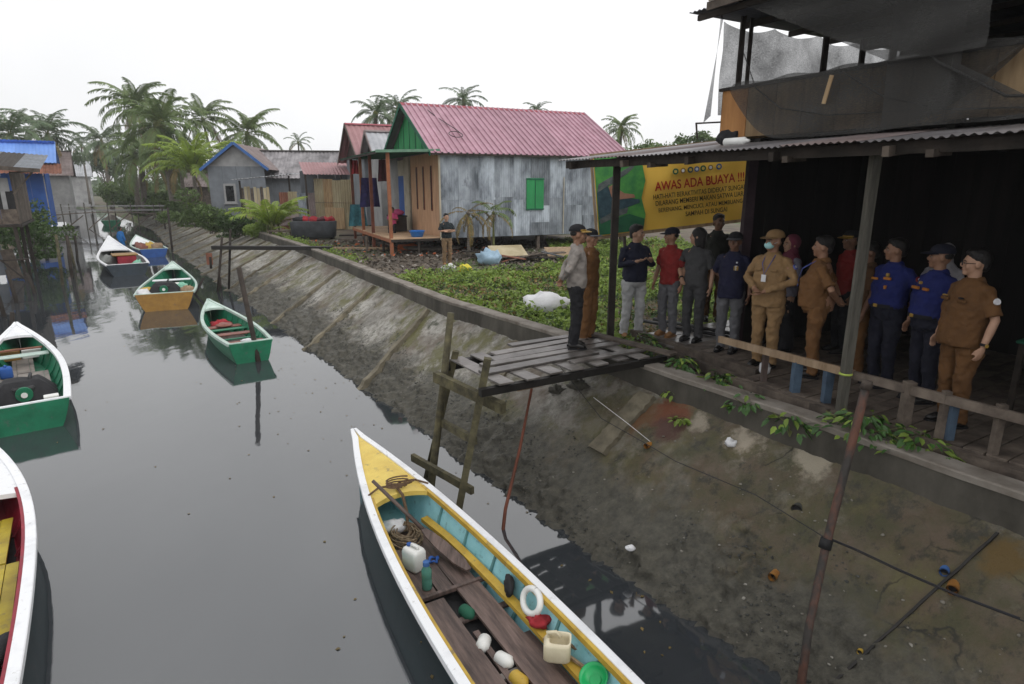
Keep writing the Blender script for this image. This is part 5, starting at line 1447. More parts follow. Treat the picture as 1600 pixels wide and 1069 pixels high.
# corrugated fence
fe = thing('fence', 'tall fence of upright rusty and cream corrugated sheets', 'fence', (-14.6, 39.6, 1.65), math.atan2(-.10, 1))
x = 0.0; k = 0
seq = ['rust_roof', 'zinc_warm', 'zinc', 'brown_roof', 'zinc_warm', 'plywood', 'zinc_warm', 'zinc_warm', 'zinc_warm', 'zinc_warm', 'zinc', 'zinc_warm']
for mk in seq:
    w = .62; zb = 0 if mk != 'plywood' else 0
    h = (2.3 if k < 4 else 3.15) + rng.uniform(-.12, .12)
    lsheet(fe, (x, -.01*(k % 2), zb), (1, 0, 0), (0, 0, 1), w, h, .155, .032, mk, 'fence_sheet', per=4, nv=1); x += .58; k += 1
for x in (0, 2.3, 4.6, 6.9): lbar(fe, (x, .06, -.2), (x, .06, 3.0 if x > 2 else 2.2), .08, .08, 'dark_wood', 'post')
lbar(fe, (0, .05, 1.7), (7, .05, 1.7), .04, .07, 'dark_wood', 'rail'); lbar(fe, (2.3, -.05, 1.72), (7.1, -.05, 1.66), .02, .02, 'cable', 'wire')
for (x0, z0, mk) in ((.0, .3, 'brown_roof'), (2.95, .1, 'plywood')): lb(fe, (x0 + .6, -.06, z0 + .65), (1.25, .03, 1.3), mk, 'patch_board')
# washing tub stand with clothes
mm('tub_dark', (.06, .066, .075), (.025, .028, .032), sc=3)
t = thing('tub', 'big dark tub heaped with red and black clothes beside the fence', 'tub', (-10.1, 31.8, 1.65), .1)
b = MB(); b.rings([(0,0,.15,.95,.5),(0,0,.2,1.05,.55),(0,0,.95,1.12,.6),(0,0,.98,1.05,.55)], 20, 5); build(b, 'tub_body', 'tub_dark', t, True, world=False)
for k, (x, mk) in enumerate(((-.7, 'cloth_black'), (-.35, 'cloth_red'), (0, 'cloth_navy'), (.35, 'cloth_maroon'), (.75, 'cloth_red'), (.1, 'cloth_red'))):
    b = MB(); b.ell((x, rng.uniform(-.15, .15), 1.02), (.34, .28, .17), 12, 8); o = build(b, 'garment', mk, t, True, world=False)
    for v in o.data.vertices: v.co *= 1 + .10*mnoise.noise(v.co*5)
for x in (-.9, .9): lbar(t, (x, 0, -.1), (x, 0, .25), .1, .5, 'dark_wood', 'foot')
st = thing('stool', 'small wooden bench left of the clothes tub', 'bench', (-11.7, 31.5, 1.65), .1)
lb(st, (0, 0, .5), (1.2, .4, .06), 'old_wood', 'seat')
for x in (-.5, 0, .5): lbar(st, (x, 0, -.1), (x, 0, .48), .12, .1, 'old_wood', 'leg')

# ---- left bank: dark stilt house, blue house and brown one behind
S1 = thing('stilt_house', 'dark shabby stilt house at the left edge over the water', 'house', (-21.3, 27.0, 0), R(33))
def s_board(x0, x1, z0, z1, y, m, n, name='wall_board'):
    for i in range(n): lb(S1, ((x0 + (i+.5)*(x1-x0)/n), y, (z0+z1)/2), ((x1-x0)/n - .01, .04, z1 - z0), m, name)
s_board(-5, .0, 2.75, 3.38, 0, 'old_wood', 9); s_board(-5, -.1, 4.12, 4.68, 0, 'house_pale', 5)
lb(S1, (-2.55, .05, 3.75), (5.1, .04, .8), 'black', 'window_opening')
for x in (-1.6, -.35, -3.0): lb(S1, (x, -.01, 3.75), (.16, .05, .74), 'house_pale', 'window_post')
for i in range(8): lb(S1, (0, .4 + i*.75, 3.85), (.05, .73, 2.2), 'old_wood', 'wall_board')
lb(S1, (-2.5, 3, 2.68), (5.2, 6.2, .1), 'dark_wood', 'floor')
for i in range(7): lsheet(S1, (-5.2 + i*.9, -.7, 5.42 - .055*i), (1, 0, -.06), (0, 1, .12), .92, 7.2, .2, .02, 'dark_wood' if i % 2 else 'zinc_dark', 'roof_sheet')
lbar(S1, (-5.2, -.72, 5.38), (1.1, -.72, 4.98), .04, .16, 'old_wood', 'fascia_board')
lbar(S1, (0, 0, 4.9), (.95, -.5, 4.95), .07, .07, 'old_wood', 'bracket'); lbar(S1, (-.0, 0, 4.0), (.8, 0, 4.95), .07, .07, 'old_wood', 'bracket')
for x, y in ((-.1, .0), (-.15, 2.0), (-.1, 4.2), (-1.5, 0), (-3.0, 0), (-4.6, 0), (-1.8, 3)): lbar(S1, (x, y, -.6), (x + rng.uniform(-.1, .1), y, 2.65), .13, .13, 'dark_wood', 'stilt')
for p, q in (((-.1, -.1, .3), (-1.6, -.1, 2.2)), ((-1.6, -.1, .6), (-3.1, -.1, 2.0)), ((-3.2, -.1, 1.2), (.1, -.12, 1.25))): lbar(S1, p, q, .09, .06, 'dark_wood', 'brace')
for k in range(9): lb(S1, (-.6 - .5*k, .7 + .2*(k % 3), 1.0 + .15*(k % 4)), (.45, .06, 1.3), ('old_wood', 'zinc_dark', 'dark_wood')[k % 3], 'skirt_board', (0, rng.uniform(-.2, .2), 0))
GP = 'leaning posts in the water at the left bank'
ORD = ('nearest', 'second nearest', 'third nearest', 'fourth nearest', 'fifth nearest', 'sixth nearest', 'seventh nearest', 'eighth nearest', 'ninth nearest', 'third farthest', 'second farthest', 'farthest')
_ys = [27.6, 23.2, 20.6, 18.9, 17.6, 17.9, 18.6, 30.0, 32.2, 34.6, 25.4, 37]
LBL = [ORD[sorted(_ys).index(v)] for v in _ys]
for k, (x, y, z, lx, ly, lab) in enumerate(((-20.4, 27.6, 2.4, .15, 0, None), (-18.9, 23.2, 1.5, -.2, 0, None), (-17.3, 20.6, 1.9, -.35, 0, None), (-16.5, 18.9, 1.6, -.5, .1, None), (-15.6, 17.6, 1.3, -.2, .1, None), (-15.0, 17.9, .95, .15, 0, None), (-16.0, 18.6, 1.1, -.6, .1, None), (-21.6, 30.0, 2.2, .1, 0, None), (-23.2, 32.2, 2.0, .1, .1, None), (-24.6, 34.6, 1.8, -.2, .1, None), (-19.8, 25.4, 1.1, -.3, 0, None), (-26.2, 37, 1.7, .1, .1, None))):
    b = MB(); x *= WK; y *= WK
    b.tube([(x, y, -.5), (x + lx*.5 + rng.uniform(-.05, .05), y + ly*.5, z*.5), (x + lx, y + ly, z)], [.07, .065, .055], 7)
    tag(solo(b, 'mud_post', 'dark_wood' if k % 3 else 'mossy_wood', LBL[k] + ' rough dark post standing in the water along the left bank', 'post', (x, y, 0), GP, True))
S2 = thing('house', 'house with bright blue roof and blue side wall on the left bank', 'house', (-33.2, 45.0, 1.2), R(33))
for i in range(9): lsheet(S2, (-9.4 + i*1.15, -.8, 4.75), (1, 0, 0), Vector((0, 3, 1.45)), 1.17, 3.7, .25, .02, 'blue_roof', 'roof_sheet', nv=1); lsheet(S2, (-9.4 + (i+1)*1.15, 5.2, 4.75), (-1, 0, 0), Vector((0, -3, 1.45)), 1.17, 3.7, .25, .02, 'blue_roof', 'roof_sheet', nv=1)
for i in range(4): lsheet(S2, (-3.0 + i*1.05, -1.9, 4.0), (1, 0, 0), Vector((0, 1.4, .7)), 1.07, 1.6, .2, .025, 'rust_roof', 'roof_sheet', nv=1)
for i in range(4): lb(S2, (-2.72 + i*.78, 0, 2.5), (.77, .05, 4.3), 'blue_paint', 'wall_panel')
for i in range(6): lb(S2, (-9 + i*1.0, 0, 2.5), (.98, .05, 4.3), 'house_grey', 'wall_panel')
for i in range(5): lb(S2, (.1, .5 + i*1.0, 2.2), (.05, .98, 4.0), 'blue_paint', 'wall_panel')
for x in (-2.8, -1.4, 0): lbar(S2, (x, -.1, -1.5), (x, -.1, 0), .15, .15, 'dark_wood', 'stilt')
for x, y, wd in ((-35.3, 45.2, 'middle'), (-36.0, 46.3, 'left'), (-34.5, 45.6, 'right')):
    b = MB(); b.tube([(x, y, -.5), (x + .1, y, 2.0)], .12, 7); tag(solo(b, 'mud_post', 'old_wood', wd + ' one of three stout grey posts at the water before the blue house', 'post', (x, y, 0), 'stout posts before the blue house', True))
simple_house('narrow brown-roofed house beyond the blue house on the left bank', (-50.2, 65, 1.2), R(33), 4.0, 7, -.5, 4.6, 6.9, 'house_pale', 'brown_roof', 'house_grey', over=.5, sheets=4, barge='dark_wood')
simple_house('small far house with pale roof seen under the palms', (-87, 122, 1.2), R(33), 5, 7, -.5, 5.5, 8.2, 'house_pale', 'gray_roof', 'house_grey', over=.5, sheets=4)
simple_house('far shack with brown tin roof among the shrubs beside the footbridge', (-36.5, 71, 1.6), R(10), 7, 5, .2, 3.0, 4.4, 'old_wood', 'brown_roof', 'old_wood', over=.5, sheets=5)
simple_house('far grey shack behind the thick palm trunk', (-27.5, 62, 1.6), R(4), 5, 5, .2, 2.7, 3.7, 'house_pale', 'gray_roof', 'house_grey', over=.4, sheets=4)
# ---- footbridge
fb = thing('footbridge', 'rickety timber footbridge spanning the canal in the distance', 'bridge', (-42, 62, 1))
xa, xb, yb = -46.0, -33.2, 61.5
def fz(k): return 1.55 + .35 * math.sin(math.pi * k)
for i in range(32):
    k = (i + .5) / 32; board(fb, (xa + (xb - xa)*k, yb + 1.2*k, fz(k)), (.47, 1.2, .06), (0, 0, .07), 'old_wood', 'deck_board')
for sgn in (-.55, .55):
    for zo in (.55, .95): timber(fb, (xa, yb + sgn, fz(0) + zo), (xb, yb + 1.2 + sgn, fz(1) + zo), .05, .08, 'house_pale', 'rail')
for i in range(7):
    k = i / 6; x = xa + (xb - xa)*k; y = yb + 1.2*k
    for sgn in (-.55, .55): timber(fb, (x + rng.uniform(-.1, .1), y + sgn, -.5), (x, y + sgn, fz(k) + .98), .075, m='post_grey', name='post')
    if i < 6: timber(fb, (x, y - .6, .2), (x + 2, y - .5, fz(k) - .1), .06, .08, 'old_wood', 'brace')

# ================================================================== VEGETATION
def frond_mesh(name, L, droop, up, nl=26, leafL=.55, m='palm_leaf', wid=.062, seed=0, twist=.3):
    """one pinnate frond growing along +X from the origin, arching over; leaflets hang from the rachis"""
    r = random.Random(seed)
    V, F, mi = [], [], []
    def pt(k):
        a = up - droop * k ** 1.35
        return k
    P = []; x = z = 0.0; n = 14
    for i in range(n + 1):
        P.append(Vector((x, 0, z)))
        a = up - (up + droop) * (i / n) ** 1.3
        x += math.cos(a) * L / n; z += math.sin(a) * L / n
    for i in range(n):           # rachis: three-sided
        w0, w1 = .035 * (1 - i/n) + .006, .035 * (1 - (i+1)/n) + .006
        o = len(V)
        for p, w in ((P[i], w0), (P[i+1], w1)):
            V += [p + Vector((0, -w, 0)), p + Vector((0, w, 0)), p + Vector((0, 0, -w*1.3))]
        F += [(o, o+1, o+4, o+3), (o+1, o+2, o+5, o+4), (o+2, o, o+3, o+5)]; mi += [1, 1, 1]
    for i in range(nl):
        k = .12 + .88 * i / (nl - 1)
        f = k * n; j = min(n - 1, int(f)); p = P[j].lerp(P[j+1], f - j); d = (P[min(n, j+1)] - P[j]).normalized()
        l = leafL * (.45 + .75 * math.sin(math.pi * min(1, (k*.9 + .1))) ** .7) * L / 4 * r.uniform(.85, 1.1)
        for sg in (-1, 1):
            if r.random() < .10: continue
            fwd = .55 + .5 * k
            out = Vector((d.x * fwd, sg * (1.0 - .25*k), d.z * fwd)).normalized()
            dr = r.uniform(.25, .9) + twist
            mid = p + out * l * .5 + Vector((0, 0, -.08 * l * dr)); tip = p + out * l * .92 + Vector((r.uniform(-.05, .05), 0, -l * .48 * dr))
            w = wid * L / 4
            s_ = d * w
            o = len(V); V += [p - s_*.4, p + s_*.4, mid + s_, mid - s_, tip]
            F += [(o, o+1, o+2, o+3), (o+3, o+2, o+4)]; mi += [0, 0]
    me = bpy.data.meshes.new(name); me.from_pydata([tuple(v) for v in V], [], F)
    me.materials.append(MAT[m] if isinstance(m, str) else m); me.materials.append(MAT['stem'])
    me.polygons.foreach_set('material_index', mi); me.update(); return me
FR = {}
for key, m_, ls in (('palm', 'palm_leaf', .74), ('far', 'palm_hazed', .74), ('young', 'palm_young', .66), ('dry', 'palm_dry', .5)):
    FR[key] = [frond_mesh('frond', 4.0, dp, up_, 34, ls, m_, seed=k + 7*len(FR)) for k, (dp, up_) in enumerate(((.1, 1.2), (.45, 1.0), (.8, .75), (1.1, .45), (1.3, .1)))]
def palm(name, label, top, base_z, L, n, kind='palm', lean=(0, 0), tr=.16, spread=(1.35, -.75), dry=2, seed=0, group=None, cat='palm tree', trunkm='trunk', yaw0=0.0, nuts=True, ik=4.6):
    r = random.Random(seed); top = Vector(top); base = Vector((top.x - lean[0], top.y - lean[1], base_z))
    t = thing(name, label, cat, tuple(base), 0, group)
    b = MB(); P = []; h = top.z - base.z
    for i in range(9):
        k = i / 8; P.append(base.lerp(top, k) + Vector((-lean[0]*.25*math.sin(math.pi*k), 0, 0)))
    b.tube(P, [tr * (1.35 - .6 * (i/8)) * (1.35 if i == 0 else 1) for i in range(9)], 9); build(b, 'trunk', trunkm, t, True)
    b = MB(); b.ell(top, (tr*1.4, tr*1.4, tr*2.2), 8, 6); build(b, 'heart', 'stem' if kind != 'dry' else 'trunk', t, True)
    for i in range(n):
        k = i / max(1, n - 1)
        el = spread[0] + (spread[1] - spread[0]) * k + r.uniform(-.12, .12)
        idx = min(4, max(0, int(k * ik + r.uniform(-.4, .6))))
        ms = FR['dry'] if (i >= n - dry) else FR[kind]
        o = link('frond', ms[idx], t)
        o.location = top - base + Vector((0, 0, tr * (1 - k)))
        s_ = L / 4 * r.uniform(.82, 1.1) * (.8 if k < .12 else 1)
        o.scale = (s_, s_, s_)
        up_ = (1.2, 1.0, .75, .45, .1)[idx]
        o.rotation_euler = (r.uniform(-.3, .3), -(el - up_) * .75, yaw0 + i * 2.39996 + r.uniform(-.25, .25))
    if nuts and kind in ('palm',):
        for i in range(5):
            a = r.uniform(0, 6.28); b = MB(); b.ell(top + Vector((.3*math.cos(a), .3*math.sin(a), -.25 - .1*r.random())), (.13, .13, .16), 7, 5); build(b, 'coconut', 'palm_dry', t, True)
    return t
palm('coconut_palm', 'tallest coconut palm, left one of the big pair by the canal', (-40.4, 70, 12.6), 1.6, 4.7, 32, lean=(1.2, 0), seed=1, tr=.22)
palm('coconut_palm', 'bushy coconut palm with long drooping fronds and dark thick trunk', (-32.6, 60, 9.6), 1.6, 5.0, 40, lean=(-.6, 0), seed=2, tr=.42, spread=(1.4, -1.2), dry=5)
palm('coconut_palm', 'coconut palm behind the young bright palm, right of the big pair', (-35.2, 74, 11.7), 1.6, 4.4, 26, lean=(-.8, 0), seed=3)
palm('coconut_palm', 'coconut palm standing behind the blue-edged gable', (-25.4, 62, 9.2), 1.6, 4.0, 26, lean=(.8, 0), seed=4)
palm('coconut_palm', 'coconut palm behind the bright blue roof, right one of two', (-50.3, 70, 9.7), 1.2, 4.6, 28, kind='far', lean=(.5, 0), seed=5)
palm('coconut_palm', 'coconut palm at the very left behind the bright blue roof', (-46.6, 60, 8.9), 1.2, 4.2, 28, kind='far', lean=(-.4, 0), seed=6)
palm('coconut_palm', 'thin far palm over the canal left of the tallest palm', (-60.5, 95, 10.8), 1, 4.6, 24, kind='far', seed=7)
palm('coconut_palm', 'old drooping palm below the crown of the tallest palm', (-38.0, 66, 7.6), 1.6, 5.0, 30, lean=(.5, 0), seed=8, tr=.25, spread=(1.2, -1.0), dry=4)
palm('coconut_palm', 'young bright green palm with upright fronds and pale stem', (-26.0, 52, 5.5), 1.6, 4.4, 26, kind='young', seed=9, ik=2.3, spread=(1.55, .45), dry=0, tr=.16, nuts=False)
palm('coconut_palm', 'left one of the two palms behind the faded pink roof', (-10.9, 52, 9.9), 1.6, 2.5, 22, kind='far', seed=10)
palm('coconut_palm', 'right one of the two palms behind the faded pink roof', (-9.6, 55, 10.6), 1.6, 2.6, 22, kind='far', seed=11)
palm('coconut_palm', 'palm top showing over the ridge of the pink-roofed zinc house', (-4.4, 60, 11.9), 1.6, 2.4, 22, kind='far', seed=12)
palm('coconut_palm', 'small palm tip behind the middle of the pink ridge', (2.9, 75, 12.7), 1.6, 1.9, 22, kind='far', seed=13)
palm('coconut_palm', 'palm standing right of the pink-roofed house', (8.4, 50, 8.6), 1.6, 2.0, 24, kind='palm', seed=14, nuts=False)
palm('coconut_palm', 'tiny far palm over the long grey-brown roof', (-36.5, 110, 11.6), 1.6, 2.9, 14, kind='far', seed=15)
palm('coconut_palm', 'far slim palm at the end of the canal', (-79, 118, 11.6), 1.2, 3.0, 14, kind='far', seed=16)
palm('coconut_palm', 'far leaning palm above the footbridge', (-50.5, 88, 9.0), 1.4, 3.8, 16, kind='far', seed=17, lean=(1.5, 0))
palm('coconut_palm', 'shaggy low palm left of the grey house with one window', (-29.6, 57, 6.3), 1.6, 3.6, 18, kind='palm', seed=18, spread=(1.3, -.9), dry=3, nuts=False)
# clump palms near the houses
t = palm('areca_palm', 'bright yellow-green clump palm in front of the corrugated fence', (-12.5, 32.6, 2.2), 1.65, 2.3, 22, kind='young', seed=21, ik=1.6, spread=(1.55, .75), dry=1, tr=.09, nuts=False)
for k, (dx, dy) in enumerate(((-.35, 0), (.3, .2), (.1, -.3))):
    b = MB(); b.tube([(-12.5 + dx, 32.6 + dy, 1.6), (-12.5 + dx*.6, 32.6 + dy, 2.8)], .05, 6); build(b, 'stem', 'stem', t, True)
palm('areca_palm', 'small young clump palm right of the bright one by the tub', (-11.2, 32.0, 1.95), 1.65, 1.05, 9, kind='young', seed=22, spread=(1.5, .5), dry=1, tr=.06, nuts=False)
palm('dry_palm', 'brown withered palm with hanging fronds in front of the zinc wall', (-1.62, 23.2, 3.35), 1.65, 1.25, 12, kind='dry', seed=23, spread=(.6, -1.15), dry=0, tr=.055, nuts=False)
palm('dry_palm', 'half-green small palm with yellowing fronds right of the withered one', (-.70, 23.5, 3.35), 1.65, 1.25, 10, kind='palm', seed=24, spread=(1.0, -.8), dry=4, tr=.04, nuts=False, trunkm='stem')

def shrub(name, label, c, r, n, size, m, cat='shrub', group=None, stems=5, seed=0, hgt=None):
    rr = np.random.default_rng(seed)
    t = thing(name, label, cat, c, 0, group)
    k = rr.integers(5, 9)
    cen = rr.normal(0, .45, (k, 3)) * np.array(r) + np.array([0, 0, r[2] * .95])
    w = rr.integers(0, k, n)
    d = rr.normal(0, 1, (n, 3)); d /= np.linalg.norm(d, axis=1, keepdims=True)
    P = cen[w] + d * (rr.uniform(.3, 1, (n, 1)) ** .5) * np.array(r) * .52
    P[:, 2] = np.maximum(P[:, 2], .03)
    V, F = leaf_quads(P, size, .35, .5)
    link('crown', fast_mesh('crown', V, F, m), t)
    b = MB()
    for i in range(stems):
        p = cen[i % k]; b.tube([(rr.normal()*.08*r[0], rr.normal()*.08*r[1], -.1), (p[0]*.5, p[1]*.5, p[2]*.6), tuple(p)], [.03*max(1, r[2]), .022*max(1, r[2]), .01], 5)
    build(b, 'stem', 'trunk', t, True, world=False); return t
GS = 'shrubs along the far right bank'
shrub('shrub', 'dark green shrub under the grey house with one window', (-18.6, 38.5, 1.6), (1.6, 1.2, .95), 2600, .22, 'shrub_leaf', seed=1)
shrub('shrub', 'grey-green shrub left of the bright clump palm', (-15.6, 35.0, 1.6), (1.3, 1.0, .8), 2200, .18, 'herb_dark', seed=2)
shrub('shrub', 'round shrub at the wall below the young bright palm', (-22.5, 44.5, 1.6), (1.8, 1.2, .9), 2200, .22, 'shrub_leaf', seed=3)
shrub('shrub', 'low yellowish shrub between the bright clump palm and the tub', (-13.4, 33.6, 1.6), (.9, .7, .6), 1200, .16, 'herb', seed=4)
for k, (x, y, rx, rz, m_, lb_) in enumerate(((-37.5, 66, 2.6, 1.5, 'shrub_leaf', 'wide shrub on the right bank beside the footbridge end'), (-46.5, 77, 2.4, 1.6, 'herb_dark', 'light green shrub hanging over the far green boat'), (-42.2, 72, 2.2, 1.3, 'shrub_leaf', 'dark shrub behind the far green boat'),
        (-51.5, 84, 3.0, 2.0, 'shrub_leaf', 'tall shrub on the right bank beyond the footbridge'), (-33.5, 64, 2.2, 1.1, 'herb', 'yellow-green shrub at the end of the concrete wall'), (-63, 106, 3, 2.0, 'tree_leaf', 'far bank shrub where the canal bends'), (-56, 96, 3.0, 2.4, 'herb_dark', 'big bushy shrub in the middle distance over the canal'), (-30, 58, 1.8, .9, 'shrub_leaf', 'small shrub behind the far end of the wall'))):
    shrub('shrub', lb_, (x, y, 1.1), (rx, rx*.8, rz), 2400, .34, m_, seed=30 + k)
shrub('shrub', 'overgrown shrub under the blue house on the left bank', (-34.4, 42.6, .3), (1.6, 1.4, 1.2), 1800, .25, 'herb_dark', seed=50)
shrub('shrub', 'dark green climbing shrub between stilt house and blue wall', (-26.0, 33.5, .6), (1.2, 1.6, 1.2), 1800, .2, 'herb_dark', seed=51)
shrub('shrub', 'green shrub behind the stilt house roof edge', (-27.5, 36.0, 1.2), (1.3, 1.2, 1.2), 1500, .22, 'shrub_leaf', seed=52)
def tree(name, label, c, h, r, n, size, m, seed):
    t = thing(name, label, 'tree', c, 0); rr = np.random.default_rng(seed); rx, rz = r
    k = 14; cen = rr.normal(0, .42, (k, 3)) * np.array([rx, rx, rz]) + np.array([0, 0, h])
    w = rr.integers(0, k, n); d = rr.normal(0, 1, (n, 3)); d /= np.linalg.norm(d, axis=1, keepdims=True)
    P = cen[w] + d * rr.uniform(.2, 1, (n, 1)) * np.array([rx, rx, rz]) * .36
    V, F = leaf_quads(P, size, .3, .55); link('crown', fast_mesh('crown', V, F, m), t)
    b = MB(); b.tube([(0, 0, -.2), (.05*rx, 0, h*.5), (0, 0, h*.95)], [.22, .16, .06], 8)
    for i in range(7):
        p = cen[i]; b.tube([(0, 0, h*(.4 + .05*i)), (p[0]*.5, p[1]*.5, h*.55 + p[2]*.3), tuple(p)], [.09, .06, .02], 6)
    build(b, 'trunk', 'trunk', t, True, world=False); return t
tree('tree', 'light green loose tree right of the palm, behind the awning', (10.0, 45, 1.6), 4.9, (1.9, 1.5), 2600, .26, 'tree_leaf', 1)
tree('tree', 'thin sparse tree just left of the upper netted floor', (12.6, 47, 1.6), 4.9, (1.0, 1.4), 700, .24, 'tree_leaf', 2)
tree('tree', 'dark flat-topped tree beside the corner of the plywood floor', (18.0, 60, 1.6), 6.6, (2.6, 1.1), 2400, .3, 'shrub_leaf', 3)
tree('tree', 'dim tree just over the right end of the pink roof', (5.6, 46, 1.6), 5.2, (1.5, .9), 1200, .26, 'tree_leaf', 4)
tree('tree', 'far round tree above the bend of the canal', (-90, 140, 1.2), 8.5, (5, 3.5), 3000, .6, 'palm_hazed', 5)
tree('tree', 'far tall tree behind the brown-roofed left bank house', (-66, 104, 1.2), 7.0, (4, 3), 3000, .5, 'palm_hazed', 6)
tree('tree', 'mid-green tree behind the shack beside the footbridge', (-44, 88, 1.6), 5.5, (4.5, 2.6), 3500, .42, 'tree_leaf', 7)
tree('tree', 'leafy tree behind the thick-trunked palm', (-33, 78, 1.6), 4.6, (4.2, 2.2), 3000, .42, 'shrub_leaf', 8)
# one mass of woodland far off behind the houses
n = 16000
X = nrg.uniform(-230, 260, n); Yy = 205 + nrg.normal(0, 8, n) + .05*np.abs(X); H = np.array([4 + 4*mnoise.noise(Vector((x*.05, 0, 0))) + 3*mnoise.noise(Vector((x*.21, 3, 0))) for x in X])
Z = 1.5 + nrg.uniform(0, 1, n) ** .7 * np.maximum(2, H)
V, F = leaf_quads(np.stack([X, Yy, Z], 1), 2.0, .3, .6)
tag(link('woodland', fast_mesh('woodland', V, F, 'palm_hazed')), 'far line of woodland behind the village', kind='stuff')
n = 5000
X = nrg.uniform(-57, -28, n); Yy = 96 + nrg.normal(0, 4, n) - .35*(X + 50); Z = 1.2 + nrg.uniform(0, 1, n) ** .8 * (3.2 + np.array([2.4*mnoise.noise(Vector((x*.13, 9, 0))) for x in X]))
V, F = leaf_quads(np.stack([X, Yy, Z], 1), .8, .3, .6)
tag(link('undergrowth', fast_mesh('undergrowth', V, F, 'shrub_leaf')), 'tangled undergrowth behind the palms on the far right bank', kind='stuff')

# ---- ground cover of the garden
def garden(n, size, hmax, m, name, label, seed, thr, zone):
    r_ = np.random.default_rng(seed); out = []
    q = r_.uniform(4.5, 27, n * 4); o = r_.uniform(.1, 16.0, n * 4)
    for i in range(n * 4):
        qq = float(q[i]); oo = o_top(qq) + WALL_T + float(o[i])
        p = qo(qq, oo)
        if p.y > (24.0 if p.x < 1 else 29.5) or p.x > 8 or (p.x < -2.2 and float(o[i]) > 2.6 - .09*(qq-12)) or p.y < 8.9: continue
        rel = p - P0
        if UX.dot(rel) > -.05 and UN.dot(rel) > .35: continue
        if UX.dot(rel) > .3: continue
        v = mnoise.fractal(Vector((p.x*.55, p.y*.55, zone)), 1, 2, 3)
        if v < thr: continue
        # bare soil towards the house on the left
        if p.x < 1.6 and p.y > 19.5 + .5*p.x + 1.2*mnoise.noise(Vector((p.x, p.y, 0))): continue
        h = max(.02, hmax * (.45 + .55 * mnoise.fractal(Vector((p.x*1.3, p.y*1.3, 7.0)), 1, 2, 2)))
        out.append((p.x, p.y, 1.73 + h * r_.random() ** .7))
        if len(out) >= n: break
    V, F = leaf_quads(np.array(out), size, .55, .62)
    return tag(link(name, fast_mesh(name, V, F, m)), label, kind='stuff')
garden(46000, .085, .42, 'herb', 'ground_cover', 'bright low leafy ground cover behind the canal wall', 1, -.25, 2.0)
garden(17000, .10, .30, 'herb_dark', 'ground_cover', 'darker low leaves under the bright ground cover', 2, -.6, 5.0)
garden(7000, .10, .38, 'palm_dry', 'dead_leaves', 'brown dead leaves scattered through the ground cover', 3, -.1, 8.0)
garden(5200, .15, .55, 'herb', 'tall_weeds', 'taller broad weeds sticking out of the ground cover', 4, .12, 11.0)
# a thin fringe of weeds on top of the wall further along
P_ = []
for i in range(2600):
    q = rng.uniform(20, 34); o = o_top(q) + WALL_T + abs(rng.gauss(0, .35)) + .05; p = qo(q, o)
    if mnoise.noise(Vector((q*.8, 0, 3))) > -.15: P_.append((p.x, p.y, 1.74 + .3*rng.random()))
V, F = leaf_quads(np.array(P_), .10, .5, .5); tag(link('weeds', fast_mesh('weeds', V, F, 'herb')), 'thin fringe of weeds along the wall top', kind='stuff')
# gravelly litter in front of the houses
P_ = []
for i in range(5200):
    x, y = rng.uniform(-11, 1.5), rng.uniform(18, 31)
    q, o = to_qo(x, y)
    if o < o_top(q) + .6 or y < 19 + .4*x: continue
    P_.append((x, y, 1.74 + .03*rng.random()))
V, F = leaf_quads(np.array(P_), .13, .8, .7); tag(link('litter', fast_mesh('litter', V, F, 'gravel')), 'trampled litter and leaves on the soil before the zinc house', kind='stuff')

# ---- broad-leaved weeds along the wall and walkway: each with its own leaves
lm = MB(); lm.add([(0, 0, 0), (.03, -.028, .012), (.075, -.030, .008), (.13, 0, -.012), (.075, .030, .008), (.03, .028, .012), (.06, 0, -.004)], [(0, 1, 6), (1, 2, 6), (2, 3, 6), (3, 4, 6), (4, 5, 6), (5, 0, 6)])
LEAF = [lm.mesh('leaf', 'herb'), lm.mesh('leaf', 'herb_dark'), lm.mesh('leaf', mm('weed_leaf', (.06, .14, .028), (.03, .075, .018), sc=3, rough=.45, bump=0))]
def weed(label, c, r, n, h, k0=2, seed=0):
    rr = random.Random(seed); t = thing('weed_plant', label, 'plant', c)
    b = MB()
    for i in range(6):
        a = rr.uniform(0, 6.28); b.tube([(0, 0, -.05), (r*.3*math.cos(a), r*.3*math.sin(a), h*.6), (r*.8*math.cos(a), r*.8*math.sin(a), h)], [.006, .005, .003], 4)
    build(b, 'stem', 'stem', t, False, world=False)
    for i in range(int(n * 1.7)):
        a = rr.uniform(0, 6.28); d = r * rr.random() ** .6
        o = link('leaf', LEAF[k0 if rr.random() < .7 else 0], t)
        o.location = (d*math.cos(a), d*math.sin(a), h * (1.1 - .7*(d/r)**2) * rr.uniform(.6, 1.1) + .02)
        o.rotation_euler = (rr.uniform(-.5, .5), rr.uniform(0, .8), a + rr.uniform(-.7, .7)); s_ = rr.uniform(.5, 1.0); o.scale = (s_, s_, s_)
for k, (s, d, z, r, n, h, lb_) in enumerate(((4.05, -.18, 1.86, .42, 90, .26, 'dense leafy weed under the railing right of the rusty pole'), (4.55, -.12, 1.84, .30, 50, .24, 'leafy weed beneath the blue stub post at the right'), (2.25, -.12, 1.88, .24, 44, .18, 'small weed growing from the walkway edge left of the blue posts'),
        (1.55, -.05, 1.9, .22, 40, .18, 'weed sprouting at the front beam near the masked man'), (3.45, -.42, 1.8, .24, 36, .18, 'weed at the foot of the grey roof post'), (.35, .28, 1.95, .30, 46, .16, 'dark weeds between the jetty and the walkway beam'), (.85, .10, 1.92, .26, 40, .16, 'weeds in the gap at the walkway corner'), (2.85, -.35, 1.82, .22, 34, .18, 'weed on the wall under the first blue stub post'))):
    weed(lb_, tuple(sd(s, d, z)), r, n, h, seed=k)
